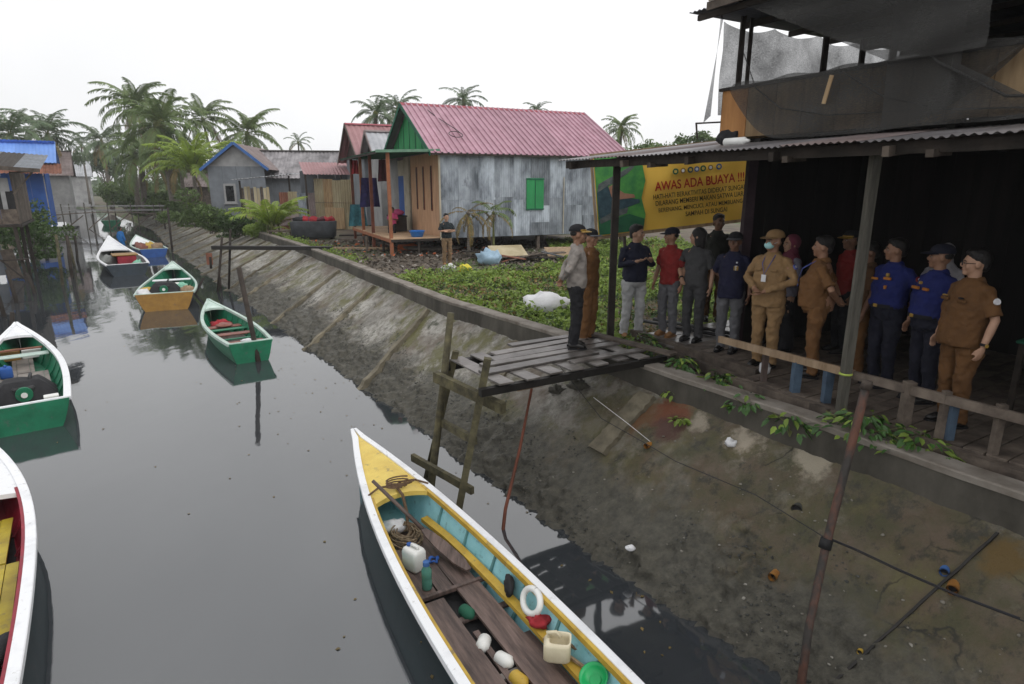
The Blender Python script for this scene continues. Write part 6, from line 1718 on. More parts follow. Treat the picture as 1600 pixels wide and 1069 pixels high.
for k, (x, y, lb_) in enumerate(((2.05, 7.03, 'tiny plant growing out of the slope beside the rust stain'), (2.05, 7.5, 'small yellow-green plant below the jetty end on the slope'))):
    weed(lb_, tuple(slope_at(x, y)), .10, 14, .08, 0, seed=20 + k)

# ---- rubbish in the garden
o = lump('sack', 'white_cloth', 'big bulging white sack lying in the weeds by the wall', 'sack', (.72, 12.7, 1.74), (.47, .36, .24), .34, 2)
o.rotation_euler.z = -.35
lump('sack', mm('bag_blue', (.36, .50, .62), (.25, .36, .46), sc=5, bump=.3), 'light blue bag among planks in front of the zinc house', 'bag', (-.75, 21.0, 1.74), (.42, .3, .28), .45, 4)
lump('sack', mm('bag_yellow', (.72, .62, .06), (.5, .42, .04), sc=5), 'yellow plastic bag in the weeds below the man with folded arms', 'bag', (-1.45, 18.9, 1.74), (.24, .2, .14), .4, 5)
lump('sack', 'white_cloth', 'dirty white bag left of the yellow bag', 'bag', (-1.95, 18.95, 1.74), (.26, .2, .14), .45, 6)
lump('sheet', mm('sheet_orange', (.62, .16, .05), (.45, .1, .03), sc=5), 'orange sheet crumpled on the ground under the porch', 'sheet', (-4.35, 26.0, 1.72), (.45, .25, .14), .5, 7)
lump('trash_heap', 'gravel', 'low rubble heap right of the orange sheet', 'rubble', (-3.2, 25.8, 1.70), (1.0, .35, .14), .6, 8)
GP2 = 'broken planks heaped before the zinc house'
for k in range(22):
    x, y = rng.uniform(-1.6, 1.9), rng.uniform(21.6, 23.6)
    b = MB(); b.cbox((0, 0, 0), (rng.uniform(.7, 1.8), rng.uniform(.12, .3), .035), .006)
    o = solo(b, 'scrap_plank', ('old_wood', 'dark_wood', 'zinc_dark', 'rust_roof', 'old_wood')[k % 5], 'broken plank lying in the heap in front of the zinc house', 'plank', (x, y, 1.80 + .03*(k % 7)), GP2, world=False, rz=rng.uniform(-.7, .7))
    o.rotation_euler.x = rng.uniform(-.15, .15); o.rotation_euler.y = rng.uniform(-.2, .2)
b = MB(); b.cbox((0, 0, 0), (1.3, .9, .03), .006); o = solo(b, 'scrap_sheet', 'zinc_warm', 'olive sheet leaning on the plank heap', 'sheet', (-.15, 22.5, 2.05), world=False, rz=.3); o.rotation_euler.x = .35
b = MB(); b.cbox((0, 0, 0), (1.5, .8, .03), .006); o = solo(b, 'scrap_sheet', 'pale_wood', 'tan board at the right end of the plank heap beside the police officer', 'board', (2.0, 23.0, 1.95), world=False, rz=.2); o.rotation_euler.x = .4
for k, (p, q, m_, lb_) in enumerate((((-8.2, 26.2, 1.8), (-5.2, 25.8, 1.82), 'pale_wood', 'pale long plank on the soil left of the porch'), ((-8.5, 30.5, 1.82), (-5.6, 29.2, 1.84), 'old_wood', 'grey fallen post lying before the fence'), ((-7.2, 29.0, 1.95), (-5.0, 27.2, 1.8), 'old_wood', 'slanted grey beam propped under the porch corner'), ((-9, 32.5, 1.85), (-6, 32.2, 1.9), 'dark_wood', 'dark beam lying at the foot of the cream fence sheets'))):
    b = MB(); b.bar(p, q, .22, .08); solo(b, 'plank', m_, lb_, 'plank', p)
b = MB(); b.tube([(-5.95, 25.4, 1.6), (-5.95, 25.4, 2.35)], .06, 7); solo(b, 'stake', 'old_wood', 'short stake in the soil left of the porch', 'stake', (-5.95, 25.4, 1.6))
b = MB(); b.rings([(0,0,0,.2,.2),(0,0,.1,.26,.24),(0,0,.4,.3,.28),(0,0,.42,.22,.2)], 14); solo(b, 'bucket', 'dark_wood', 'dark pot standing on the soil before the fence', 'pot', (-6.6, 28.6, 1.72), world=False, smooth=True)

# bits of leaf and litter drifting on the canal
P_ = []
for i in range(420):
    q = rng.uniform(2, 45); o = o_toe(q) - abs(rng.gauss(0, 1.6)) - .1
    p = qo(q, o); P_.append((p.x, p.y, WZ + .006))
for i in range(160): P_.append((rng.uniform(-22, -2), rng.uniform(6, 34), WZ + .006))
P_ = [p for p in P_ if to_qo(p[0], p[1])[1] < o_toe(to_qo(p[0], p[1])[0]) - .05]
V, F = leaf_quads(np.array(P_), .045, 1.05, .6); tag(link('floating_litter', fast_mesh('floating_litter', V, F, 'palm_dry')), 'scraps of leaf and litter drifting on the water', kind='stuff')

for mk, n_, lab in (('patch_w', 150, 'pale scraps of paper and plastic strewn before the zinc house'), ('sheet_orange', 160, 'orange brick and plastic scraps strewn near the porch'), ('old_wood', 1300, 'dark wood chips and bark strewn on the soil before the houses'), ('gravel', 700, 'grey scraps strewn on the soil before the houses')):
    if mk == 'patch_w': mm('patch_w', (.38, .36, .34), (.22, .2, .18), sc=5)
    P_ = []
    while len(P_) < n_:
        x, y = rng.uniform(-11, 2.5), rng.uniform(18.5, 30)
        q, o = to_qo(x, y)
        if o < o_top(q) + .9 or y < 20 + .35*x: continue
        if mk == 'sheet_orange' and (x > -1.5 or y < 23): continue
        P_.append((x, y, 1.76 + .05*rng.random()))
    V, F = leaf_quads(np.array(P_), .16, .7, .6); tag(link('debris', fast_mesh('debris', V, F, mk)), lab, kind='stuff')

# ================================================================== PEOPLE
for k, a, c in (('skin', (0.31, 0.17, 0.105), (0.25, 0.13, 0.08)), ('skin_light', (0.42, 0.25, 0.17), (0.35, 0.2, 0.13)), ('skin_dark', (0.20, 0.105, 0.065), (0.15, 0.075, 0.045))):
    mm(k, a, c, sc=14, rough=.55, bump=.05, rnd=.04)
def fabric(key, c, d=.72): mm(key, c, tuple(v * d for v in c), sc=5, rough=.88, bump=.8, bsc=9, rnd=.05)
for k, c in (('f_police', (.30, .27, .245)), ('f_black', (.012, .012, .015)), ('f_navy', (.012, .014, .034)), ('f_lightgrey', (.42, .42, .42)), ('f_red', (.24, .02, .018)), ('f_grey', (.06, .06, .062)),
             ('f_darkgrey', (.055, .055, .058)), ('f_khaki', (.27, .165, .075)), ('f_brown', (.135, .062, .020)), ('f_brown_b', (.175, .082, .028)), ('f_blue', (.010, .018, .125)), ('f_navyt', (.009, .010, .022)),
             ('f_tealblk', (.015, .022, .026)), ('f_khakit', (.22, .145, .08)), ('f_lilac', (.22, .21, .26)), ('f_pinkd', (.16, .03, .055)), ('f_white', (.4, .38, .4)), ('f_greyt', (.12, .12, .13)), ('f_polo', (.010, .011, .038)), ('f_boat', (.02, .16, .45)), ('f_darkgreen', (.03, .032, .026)), ('f_browndk', (.10, .05, .02))):
    fabric(k, c)
mm('hair', (0.012, 0.010, 0.009), (0.005, 0.004, 0.004), sc=40, rough=.5, bump=.6, bsc=90)
mm('shoe', (0.015, 0.014, 0.013), (0.008, 0.007, 0.007), sc=10, rough=.35, bump=.1)
mm('sandal', (0.30, 0.16, 0.07), (0.2, 0.1, 0.04), sc=10)
mm('gold', (0.40, 0.25, 0.05), (0.3, 0.18, 0.035), sc=10, rough=.4)
mm('patch_orange', (0.45, 0.17, 0.025), (0.36, 0.13, 0.018), sc=10); mm('patch_blue', (0.10, 0.13, 0.4), (0.06, 0.08, 0.28), sc=10); mm('patch_white', (.7, .7, .72), (.6, .6, .62), sc=10); mm('mask_teal', (.36, .62, .62), (.3, .54, .55), sc=6)
mm('eye_white', (.36, .33, .31), (.3, .27, .25), rough=.5, bump=0)
FOLD = bpy.data.textures.new('folds', 'CLOUDS'); FOLD.noise_scale = .085; FOLD.noise_depth = 2
REM = []
def remesh(o, vox, fold=0.0, it=3):
    md = o.modifiers.new('merge', 'REMESH'); md.mode = 'VOXEL'; md.voxel_size = vox; md.use_smooth_shade = True
    s_ = o.modifiers.new('soften', 'SMOOTH'); s_.factor = .5; s_.iterations = it
    if fold:
        dp = o.modifiers.new('folds', 'DISPLACE'); dp.texture = FOLD; dp.strength = fold; dp.mid_level = .5; dp.texture_coords = 'LOCAL'
    REM.append(o)
GPEO = 'people gathered at the canal edge'
def person(label, pos, face, h=1.68, girth=1.0, belly=0.0, arms=('down', 'down'), shirt='f_brown', sleeve='short', trousers='f_brown', shoes='shoe', hair='short', cap=None, head=0.0, tilt=0.0,
           skin='skin', hem=.84, look=None, skirt=False, mask=False, glasses=False, patches=(), collar=True, belt=False, stance=.0, lean=0.0, hijabm=None, brim='same', lanyard=None, watch=None, pockets=False, seated=False, group=GPEO):
    if not isinstance(face, tuple):      # degrees turned from the camera's direction, towards the picture's left
        c = Vector((-pos[0], -pos[1], 0)).normalized(); rt = Vector((-c.y, c.x, 0)); th = R(face)
        if look is not None: head = -R(look - face)
        f = c * math.cos(th) - rt * math.sin(th)
    else:
        f = Vector((face[0], face[1], 0)).normalized()
    rz = math.atan2(f.y, f.x) - math.pi/2
    t = thing('person', label, 'person', pos, rz, group); k = h / 1.70; t.scale = (k, k, k)
    L = lambda mb, name, mk, sm=True, par=None: build(mb, name, mk, par or t, sm, world=False)
    HM = Matrix.Translation((0, .01 + lean*.55, 0)) @ Matrix.Translation((0, -.01, 1.47)) @ Matrix.Rotation(head, 4, 'Z') @ Matrix.Rotation(-tilt, 4, 'X') @ Matrix.Scale(1.07, 4) @ Matrix.Translation((0, .01, -1.47))
    def H(p): return HM @ Vector(p)
    H3 = HM.to_3x3()
    def hell(mb, c, r, n=12, m=8): mb.ell(H(c), r, n, m, H3)
    def lz(z): return lean * max(0, (z - .9)) / .6 * .55
    J = {}
    for sg, nm in ((-1, 'L'), (1, 'R')):
        sh = Vector((sg * .166 * (.6 + .4*girth), lz(1.38), 1.352)); a = arms[0 if sg < 0 else 1]
        if a == 'down': el, wr = (sg*.25*(.55+.45*girth), -.035, 1.105), (sg*.262*(.55+.45*girth), .045, .865)
        elif a == 'behind': el, wr = (sg*.275*girth, -.13, 1.13), (sg*.05, -.205 - .05*(girth-1), .955 + (.03 if sg > 0 else 0))
        elif a == 'clasped': el, wr = (sg*.275*girth, .02, 1.13), (sg*.055, .235 + belly, 1.0 + .03*(sg > 0))
        elif a == 'folded': el, wr = (sg*.275*girth, .05, 1.14), (-sg*.06, .20 + belly + .03*(sg > 0), 1.13 + .05*(sg > 0))
        elif a == 'gesture': el, wr = (sg*.25*girth, .04, 1.13), (sg*.10, .30, 1.22)
        elif a == 'hip': el, wr = (sg*.33*girth, -.07, 1.14), (sg*.20*girth, .06, .96)
        elif a == 'phone': el, wr = (sg*.24*girth, .05, 1.12), (sg*.05, .27, 1.17)
        else: el, wr = a
        J[nm] = (sh, Vector(el) + Vector((0, lz(1.12), 0)), Vector(wr) + Vector((0, lz(1.0), 0)), sg)
    # ---- the body, one continuous surface
    b = MB()
    hell(b, (0, -.004, 1.605), (.076, .094, .103), 16, 12); hell(b, (0, .028, 1.545), (.058, .064, .066)); hell(b, (0, .066, 1.503), (.030, .026, .026)); hell(b, (0, .098, 1.572), (.013, .021, .024)); hell(b, (0, .080, 1.607), (.052, .018, .014))
    hell(b, (-.077, -.004, 1.578), (.012, .022, .032)); hell(b, (.077, -.004, 1.578), (.012, .022, .032)); hell(b, (0, .084, 1.530), (.024, .014, .011)); hell(b, (-.042, .058, 1.56), (.024, .024, .03)); hell(b, (.042, .058, 1.56), (.024, .024, .03))
    b.tube([(0, lz(1.38) - .012, 1.36), H((0, -.005, 1.47)), H((0, .0, 1.56))], [.066, .055, .058], 12)
    b.rings([(0, lz(z), z, rx*girth, ry*girth + (belly*.6 if z < 1.2 else 0)) for z, rx, ry in ((.84, .12, .09), (.95, .15, .10), (1.1, .145, .10), (1.25, .165, .105), (1.36, .165, .09), (1.41, .11, .07))], 18)
    for nm, (sh, el, wr, sg) in J.items():
        b.tube([sh, sh.lerp(el, .5), el, el.lerp(wr, .45), wr], [.050, .046, .039, .037, .027], 10)
        d = (wr - el).normalized(); side = d.cross(Vector((0, 0, 1)))
        side = (side if side.length > .2 else Vector((0, 1, 0))).normalized()
        if arms[0 if sg < 0 else 1] == 'down': side = Vector((0, 1, 0))
        nrm = d.cross(side).normalized()
        inn = Vector((-sg, 0, 0)) if abs(nrm.x) > .5 else Vector((0, -.3, 1))
        if nrm.dot(inn) < 0: nrm = -nrm
        rot = Matrix((side, d, nrm)).transposed()
        b.ell(wr + d*.045, (.038, .055, .019), 10, 8, rot)
        for q in range(4):
            o0 = wr + d*.085 + side*(-.027 + .018*q); ln = (.062, .074, .070, .056)[q]
            b.tube([o0 - d*.03, o0 + d*.01, o0 + d*ln*.55 + nrm*.008, o0 + d*ln*.85 + nrm*.028], [.0095, .0095, .0088, .0072], 6)
        b.tube([wr + d*.02 + side*.024, wr + d*.055 + side*.048 + nrm*.012, wr + d*.085 + side*.050 + nrm*.026], [.012, .011, .0085], 6)
    hips = []
    for sg in (-1, 1):
        hp = Vector((sg*.088*girth, 0, .90)); kn = Vector((sg*(.098 + stance*.4), .02, .49)); an = Vector((sg*(.10 + stance), -.02, .075))
        if seated: kn = Vector((sg*.12, .36, .72)); an = Vector((sg*.12, .34, .3))
        hips.append((hp, kn, an)); b.tube([hp, hp.lerp(kn, .5), kn, kn.lerp(an, .4), an, an + Vector((0, .02, -.04))], [.084, .072, .053, .053, .038, .036], 10)
        b.ell(an + Vector((0, .07, -.045)), (.038, .11, .028), 10, 6)
    o = L(b, 'body', skin); remesh(o, .0095, 0, 2)
    # ---- shirt
    b = MB(); g = girth
    R0 = [(hem, .172, .122), (hem + .05, .178, .128), (.98, .174, .128), (1.08, .172, .124), (1.20, .178, .126), (1.29, .180, .122), (1.355, .166, .106), (1.405, .118, .084), (1.45, .072, .068)]
    b.rings([(0, lz(z) + (belly*.55 if z < 1.25 else belly*.2), z, rx*g, ry*(.5 + .5*g) + (belly*.5 if z < 1.25 else 0)) for z, rx, ry in R0], 24, 2.25)
    for nm, (sh, el, wr, sg) in J.items():
        s0 = Vector((sg*.125*(.6+.4*g), lz(1.38), 1.36))
        if sleeve == 'short': b.tube([s0, sh + Vector((sg*.012, 0, -.005)), sh.lerp(el, .45), sh.lerp(el, .86)], [.056, .060, .063, .067], 12)
        else: b.tube([s0, sh + Vector((sg*.012, 0, -.005)), sh.lerp(el, .5), el, el.lerp(wr, .5), el.lerp(wr, .93)], [.056, .060, .058, .053, .047, .040], 12)
    o = L(b, 'shirt', shirt); remesh(o, .0115, .042, 2)
    if collar:
        b = MB(); P = []
        for i in range(15):
            a = -1.25 * math.pi/2 - math.pi/2 + 0 + (2*math.pi - .5) * 0 + (math.pi*2 - .55) * i / 14 + math.pi * 1.0 + .1
            ca, sa = math.cos(a + .17 + math.pi*.12), math.sin(a + .17 + math.pi*.12)
            dz = -.012 * (sa > .3); P.append([(ca*.062, lz(1.44) + sa*.064, 1.475 + dz), (ca*.078, lz(1.44) + sa*.080, 1.462 + dz), (ca*.092, lz(1.44) + sa*.098, 1.425 + dz*2)])
        b.grid(P); b.grid([[(x*.96, y*.96, z - .004) for x, y, z in r] for r in P]); L(b, 'collar', shirt)
    if pockets:
        for sx_ in (-.085, .085):
            b = MB(); b.cbox((sx_*g, lz(1.25) + .118*(.5+.5*g) + belly*.75, 1.255), (.095, .03, .03), .008); L(b, 'pocket_flap', shirt, False)
    # ---- trousers or skirt
    b = MB()
    if skirt: b.rings([(0, 0, z, rx*g, ry*g) for z, rx, ry in ((.05, .20, .17), (.3, .19, .155), (.6, .175, .14), (.85, .165, .125), (1.0, .15, .11))], 20)
    else:
        b.rings([(0, belly*.3, z, rx*g, ry*g + belly*.3) for z, rx, ry in ((.80, .10, .09), (.85, .165, .115), (.93, .170, .120), (1.0, .160, .115))], 20, 2.3)
        for hp, kn, an in hips: b.tube([hp, hp.lerp(kn, .35), hp.lerp(kn, .7), kn, kn.lerp(an, .5), an + Vector((0, .0, .03)), an + Vector((0, .012, -.02))], [.098*(.4+.6*g), .094*(.4+.6*g), .084, .074, .068, .066, .068], 14)
    o = L(b, 'skirt' if skirt else 'trousers', trousers); remesh(o, .0115, .046, 2)
    if belt:
        b = MB(); n_ = 24
        for zz, in ((0,),):
            P = [[(math.cos(a)*.176*g, math.sin(a)*(.126*g + belly*.75) + belly*.45, z) for a in np.linspace(0, 2*math.pi, n_)] for z in (.955, .995)]
        b.grid(P); L(b, 'belt', 'f_black')
        b = MB(); b.cbox((0, .128*g + belly*1.2, .975), (.05, .02, .036), .006); L(b, 'buckle', 'gold', False)
    for hp, kn, an in hips:
        b = MB(); x, y, z = an.x, an.y, an.z
        b.tube([(x, y - .065, z - .03), (x, y - .03, z - .025), (x, y + .05, z - .025), (x, y + .13, z - .038), (x, y + .175, z - .045)], [(.030, .034), (.041, .046), (.045, .046), (.045, .034), (.026, .020)], 12); s_ = L(b, 'shoe', shoes)
        b = MB(); b.prism([(x-.036, y-.08), (x+.036, y-.08), (x+.046, y+.05), (x+.044, y+.14), (x+.02, y+.19), (x-.02, y+.19), (x-.044, y+.14), (x-.046, y+.05)], z - .075, z - .058); L(b, 'sole', 'f_black' if shoes != 'sandal' else 'sandal', False, s_)
    # ---- face details
    for sx_ in (-1, 1):
        b = MB(); hell(b, (sx_*.031, .082, 1.588), (.0125, .008, .0065), 8, 6); e_ = L(b, 'eye', 'eye_white')
        b = MB(); hell(b, (sx_*.031, .0885, 1.588), (.006, .0035, .006), 8, 6); L(b, 'pupil', 'hair', True, e_)
        b = MB(); b.tube([H((sx_*.014, .094, 1.606)), H((sx_*.034, .092, 1.612)), H((sx_*.052, .078, 1.606))], [.0035, .0045, .003], 5); L(b, 'eyebrow', 'hair')
    b = MB(); b.tube([H((-.022, .091, 1.5285)), H((0, .0985, 1.530)), H((.022, .091, 1.5285))], [.003, .0045, .003], 5); L(b, 'mouth', 'plank_red')
    if hair == 'short':
        b = MB(); hell(b, (0, -.017, 1.632), (.083, .096, .089), 18, 12); hell(b, (0, .03, 1.677), (.066, .058, .032), 14, 8); hell(b, (0, -.06, 1.575), (.066, .045, .065)); o = L(b, 'hair', 'hair'); remesh(o, .010, .012, 2)
    elif hair == 'long':
        b = MB(); hell(b, (0, -.02, 1.625), (.092, .105, .098), 18, 12); hell(b, (0, -.075, 1.52), (.088, .05, .13)); hell(b, (-.062, -.02, 1.54), (.03, .055, .10)); hell(b, (.062, -.02, 1.54), (.03, .055, .10)); o = L(b, 'hair', 'hair'); remesh(o, .011, .016, 2)
    elif hair == 'hijab':
        b = MB(); hell(b, (0, -.026, 1.612), (.096, .107, .112), 18, 12); hell(b, (0, -.02, 1.50), (.088, .085, .07)); b.rings([(0, lz(1.4) - .005, z, rx, ry) for z, rx, ry in ((1.27, .205, .145), (1.33, .205, .14), (1.40, .165, .12), (1.47, .10, .095), (1.53, .085, .08))], 20)
        o = L(b, 'hijab', hijabm); remesh(o, .011, .022, 3)
    if cap:
        b = MB(); hell(b, (0, -.030, 1.60), (.078, .075, .05), 14, 8); o = L(b, 'hair', 'hair') if hair == 'cap' else None
        b = MB(); P = []
        for i in range(9):
            z_ = i / 8; rr_ = math.sqrt(max(0, 1 - (z_*.985) ** 2.6))
            P.append([H((math.cos(a)*.091*rr_, -.008 + math.sin(a)*.108*rr_, 1.632 + .088*z_)) for a in np.linspace(0, 2*math.pi, 25)])
        b.grid(P); b.grid([[H((math.cos(a)*.0925, -.008 + math.sin(a)*.1095, z)) for a in np.linspace(0, 2*math.pi, 25)] for z in (1.628, 1.652)]); c_ = L(b, 'cap', cap)
        b = MB(); P = []
        for i in range(13):
            a = math.pi * (.12 + .76 * i / 12); e = .078 * max(0.0, math.sin((a - .12*math.pi)/(.76*math.pi) * math.pi)) ** .6
            P.append([H((math.cos(a)*.090, -.008 + math.sin(a)*.107, 1.636)), H((math.cos(a)*(.092 + e*.3), -.008 + math.sin(a)*(.108 + e*.6), 1.632)), H((math.cos(a)*(.092 + e*.45), -.008 + math.sin(a)*.108 + e, 1.622))])
        b.grid(P); b.grid([[p + Vector((0, 0, -.005)) for p in r] for r in P]); L(b, 'brim', cap if brim == 'same' else brim, True, c_)
        if brim == 'gold':
            b = MB(); b.tube([H((math.cos(a)*.094, -.008 + math.sin(a)*.111, 1.645)) for a in np.linspace(.3, math.pi - .3, 12)], .008, 5); L(b, 'cap_band', 'gold', True, c_)
    if mask:
        b = MB(); hell(b, (0, .062, 1.541), (.059, .054, .046), 16, 10); L(b, 'face_mask', 'mask_teal')
        for sx_ in (-1, 1):
            b = MB(); b.tube([H((sx_*.055, .065, 1.555)), H((sx_*.080, .0, 1.585))], .003, 4); L(b, 'ear_loop', 'patch_white')
    if glasses:
        b = MB()
        for sx_ in (-1, 1):
            b.tube([H((sx_*.033 + .026*math.cos(a), .104, 1.586 + .018*math.sin(a))) for a in np.linspace(0, 2*math.pi, 13)], .0032, 5, False); b.tube([H((sx_*.058, .10, 1.590)), H((sx_*.080, .0, 1.590))], .003, 5)
        b.tube([H((-.008, .107, 1.590)), H((.008, .107, 1.590))], .003, 5); L(b, 'glasses', 'f_black')
    for (kind, where, mk, size) in patches:
        b = MB()
        if kind == 'sleeve':
            sh, el, wr, sg = J[where]; c = sh.lerp(el, .38); d = (el - sh).normalized(); out = Vector((sg, 0, .05)); out = (out - d*out.dot(d)).normalized()
            b.tube([c + out*.060, c + out*.078], size, 12); L(b, 'sleeve_badge', mk, False)
            b = MB(); b.tube([c + out*.078, c + out*.081], size*.5, 8); L(b, 'badge_centre', 'patch_white', False)
        else:
            x, z = where; y = lz(z) + (.122*(.5+.5*g) + belly*1.05) * math.sqrt(max(.1, 1 - abs(x/(.20*g))**2.2))
            b.cbox((x, y, z), (size[0], .028, size[1]), .005); L(b, 'chest_badge', mk, False)
    if lanyard:
        b = MB(); y = lz(1.2) + .135*(.5+.5*g) + belly*1.0
        b.tube([(-.06, lz(1.43) + .06, 1.44), (-.05, y - .02, 1.33), (0, y + .008, 1.20), (.05, y - .02, 1.33), (.06, lz(1.43) + .06, 1.44)], .005, 5); l_ = L(b, 'lanyard', 'patch_blue')
        b = MB(); b.cbox((0, y + .012, 1.155), (.062, .01, .088), .004); L(b, 'name_card', lanyard, False, l_)
    if watch:
        sh, el, wr, sg = J[watch]; d = (wr - el).normalized(); p = wr - d*.015; b = MB(); b.tube([p - d*.012, p + d*.012], .033, 12); w_ = L(b, 'watch', 'f_black'); b = MB(); b.tube([p + Vector((sg*.030, 0, 0)), p + Vector((sg*.040, 0, 0))], .016, 10); L(b, 'watch_dial', 'gold', False, w_)
    return t
ZW = 2.043
def at_sd(s, d, z=ZW): return tuple(sd(s, d, z))
person('police officer in grey-beige shirt and dark cap, hands behind his back, on the jetty', (.87, 8.30, 2.13), -95, 1.66, 1.0, .02, ('behind', 'behind'), 'f_police', 'long', 'f_black', 'shoe', 'cap', 'f_black', head=0, hem=.87, brim='gold', skin='skin', belt=False)
person('man in tan uniform and dark cap standing just behind the police officer', (1.13, 8.95, 2.04), -60, 1.65, 1.0, .0, ('behind', 'behind'), 'f_brown', 'long', 'f_brown_b', 'shoe', 'cap', 'f_black', hem=.86, brim='f_greyt')
person('man in navy shirt and pale grey trousers gesturing with both hands', (1.90, 9.52, 1.98), -28, 1.74, 1.06, .03, ('gesture', 'gesture'), 'f_navy', 'long', 'f_lightgrey', 'sandal', 'short', look=-72, hem=.88, stance=.03, skin='skin_light')
person('person in red shirt and dark cap half hidden behind the grey-shirted person', (2.42, 9.38, ZW), 35, 1.64, .95, 0, ('down', 'down'), 'f_red', 'short', 'f_greyt', 'sandal', 'cap', 'f_navyt', look=75, hem=.84, skin='skin')
person('person with dark hair in charcoal short-sleeved shirt looking back to the left', (2.72, 9.05, ZW), 25, 1.66, 1.0, .0, ('down', 'hip'), 'f_grey', 'short', 'f_darkgrey', 'shoe', 'long', look=100, hem=.86, skin='skin_light', watch='R')
person('tall dark-clothed man standing behind under the lower edge of the banner', (3.47, 10.5, ZW), -10, 1.80, .96, 0, ('down', 'down'), 'f_darkgreen', 'short', 'f_browndk', 'shoe', 'short', hem=.86, skin='skin_dark', head=.3)
person('older man in navy polo shirt with round chest emblem and peaked cap', at_sd(1.46, .91), 18, 1.64, 1.06, .02, ('down', 'behind'), 'f_polo', 'short', 'f_greyt', 'shoe', 'cap', 'f_black', hem=.80, skin='skin_dark', brim='f_greyt', patches=(('chest', (-.085, 1.24), 'gold', (.06, .06)), ('chest', (-.085, 1.243), 'patch_white', (.03, .066)), ('chest', (-.09, 1.32), 'patch_white', (.022, .022))))
person('woman in black headscarf behind the navy polo shirt', at_sd(.95, 1.95), 5, 1.62, .95, 0, ('clasped', 'clasped'), 'f_black', 'long', 'f_black', 'shoe', 'hijab', hijabm='f_black', skirt=True, collar=False)
person('man in khaki uniform with beige cap and face mask, hands clasped in front', at_sd(2.23, .69), 28, 1.72, 1.15, .03, ('clasped', 'clasped'), 'f_khaki', 'long', 'f_khaki', 'shoe', 'cap', 'f_khaki', look=50, hem=.80, mask=True, lanyard='patch_white', pockets=True, patches=(('sleeve', 'L', 'patch_blue', .034),), skin='skin')
person('woman in dark pink headscarf and lilac-grey top in the shade', at_sd(1.82, 1.62), 55, 1.60, .98, 0, ('clasped', 'down'), 'f_lilac', 'long', 'f_black', 'shoe', 'hijab', hijabm='f_pinkd', skirt=True, collar=False, skin='skin_light')
person('man in brown uniform seen from the side, hands behind back, blue lanyard', at_sd(2.80, .85), 92, 1.68, 1.18, .09, ('behind', 'behind'), 'f_brown_b', 'short', 'f_brown_b', 'shoe', 'short', hem=.88, lanyard='patch_blue', skin='skin', watch='R', lean=.03)
person('person in red shirt and gold-trimmed cap deep in the shade', at_sd(2.29, 2.24), 60, 1.66, 1.0, 0, ('down', 'down'), 'f_red', 'short', 'f_black', 'shoe', 'cap', 'f_black', brim='gold', skin='skin_dark')
person('man in brown uniform mostly hidden in the shade behind the roof post', at_sd(3.0, 1.45), 80, 1.60, 1.1, .03, ('down', 'down'), 'f_browndk', 'short', 'f_brown', 'shoe', 'short', skin='skin_dark')
person('man in royal blue uniform shirt behind the roof post, no cap', at_sd(3.42, 1.21), 42, 1.68, 1.15, .05, ('behind', 'behind'), 'f_blue', 'short', 'f_navyt', 'shoe', 'short', hem=.95, belt=True, skin='skin', look=85, patches=(('chest', (-.08, 1.29), 'patch_orange', (.09, .028)), ('chest', (-.08, 1.33), 'gold', (.035, .04)), ('chest', (.09, 1.27), 'patch_orange', (.08, .025)), ('chest', (-.07, 1.19), 'patch_orange', (.03, .04)), ('sleeve', 'L', 'f_red', .032)))
person('stout man in royal blue uniform shirt and navy cap, arm at his side', at_sd(3.96, 1.03), 52, 1.66, 1.2, .07, ('down', 'down'), 'f_blue', 'short', 'f_navyt', 'shoe', 'cap', 'f_navyt', hem=.95, belt=True, look=85, skin='skin', watch='L', patches=(('chest', (.05, 1.27), 'patch_orange', (.10, .03)), ('chest', (-.09, 1.27), 'patch_orange', (.08, .028)), ('chest', (-.02, 1.33), 'gold', (.03, .03)), ('sleeve', 'L', 'f_red', .036)))
person('woman in white headscarf standing back in the shade between two men', at_sd(3.36, 2.47), 190, 1.56, .95, 0, ('down', 'down'), 'f_white', 'long', 'f_greyt', 'shoe', 'hijab', hijabm='f_white', skirt=True, collar=False, skin='skin_light')
person('nearest man in brown uniform with glasses and a round sleeve badge', at_sd(4.47, .56), 50, 1.68, 1.22, .06, ('down', 'down'), 'f_brown', 'short', 'f_brown', 'shoe', 'short', look=82, hem=.82, glasses=True, pockets=True, skin='skin_light', watch='L', patches=(('sleeve', 'L', 'patch_white', .030), ('chest', (.10, 1.285), 'gold', (.05, .012)), ('chest', (-.10, 1.285), 'f_black', (.05, .012))))
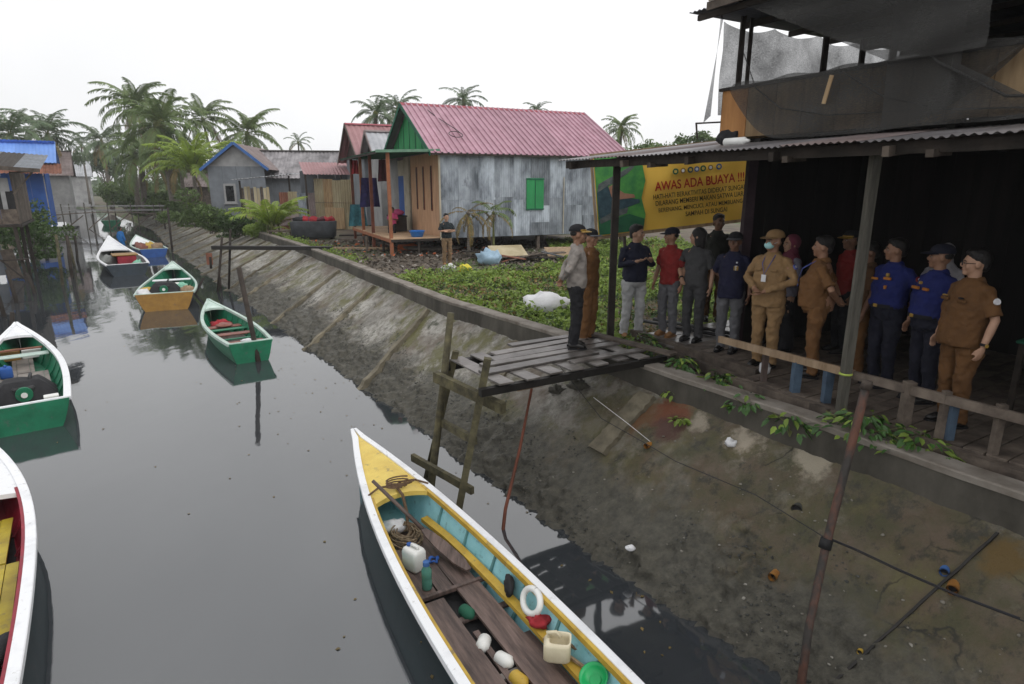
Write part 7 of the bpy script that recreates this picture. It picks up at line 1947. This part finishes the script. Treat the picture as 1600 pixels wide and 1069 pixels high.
person('man in dark shirt and khaki trousers with folded arms by the porch', (-2.2, 20.9, 1.73), -20, 1.70, .98, 0, ('folded', 'folded'), 'f_tealblk', 'short', 'f_khakit', 'sandal', 'short', hem=.90, skin='skin_light', collar=False, group=None)
person('person in bright blue standing in the boat behind the orange crate', (-22.4, 35.6, .5), (.3, .95), 1.60, 1.0, 0, ('down', 'down'), 'f_boat', 'long', 'f_boat', 'shoe', 'short', skin='skin_dark', collar=False, group=None)
person('person in pink shirt sitting on the porch edge behind the orange post', on_h1(-1.15, 3.1, .35), (.0, -1), 1.5, .95, 0, ('phone', 'phone'), mm('f_pinkshirt', (.62, .08, .22), (.45, .05, .15)), 'short', 'f_black', 'sandal', 'short', seated=True, skin='skin_dark', collar=False, group=None)
# white cat-coloured bag on the boards by the masked man's feet
lump('plastic_bag', 'white_cloth', 'small white bag on the boards at the feet of the masked man', 'bag', at_sd(2.45, .45), (.07, .06, .08), .4, 5)
lump('cloth', 'cloth_pink', 'bright pink cloth lying on the dark chest on the porch', 'cloth', on_h1(-.75, 3.8, zf + .70), (.26, .22, .14), .4, 9)
# resolve the merged bodies and clothes into plain meshes
bpy.context.view_layer.update()
dg = bpy.context.evaluated_depsgraph_get()
done = []
for o in REM:
    me = bpy.data.meshes.new_from_object(o.evaluated_get(dg), preserve_all_data_layers=True, depsgraph=dg)
    done.append((o, me))
for o, me in done:
    mats = [m for m in o.data.materials]
    o.modifiers.clear(); o.data = me
    if not me.materials:
        for m in mats: me.materials.append(m)
    me.polygons.foreach_set('use_smooth', [True] * len(me.polygons)); me.update()

# ================================================================== AIR
b = MB(); b.box((0, 325, 8.5), (1010, 790, 19.0))
hz_o = build(b, 'haze', None, None)
hm = bpy.data.materials.new('haze_air'); hm.use_nodes = True
hn, hl = hm.node_tree.nodes, hm.node_tree.links
hn.clear()
ho = hn.new('ShaderNodeOutputMaterial'); hv = hn.new('ShaderNodeVolumePrincipled')
hv.inputs['Color'].default_value = (.985, .99, 1.0, 1); hv.inputs['Density'].default_value = 0.0007
hl.new(hv.outputs[0], ho.inputs['Volume'])
hz_o.data.materials.append(hm)
tag(hz_o, 'thin moist haze over the whole canal village', kind='stuff')
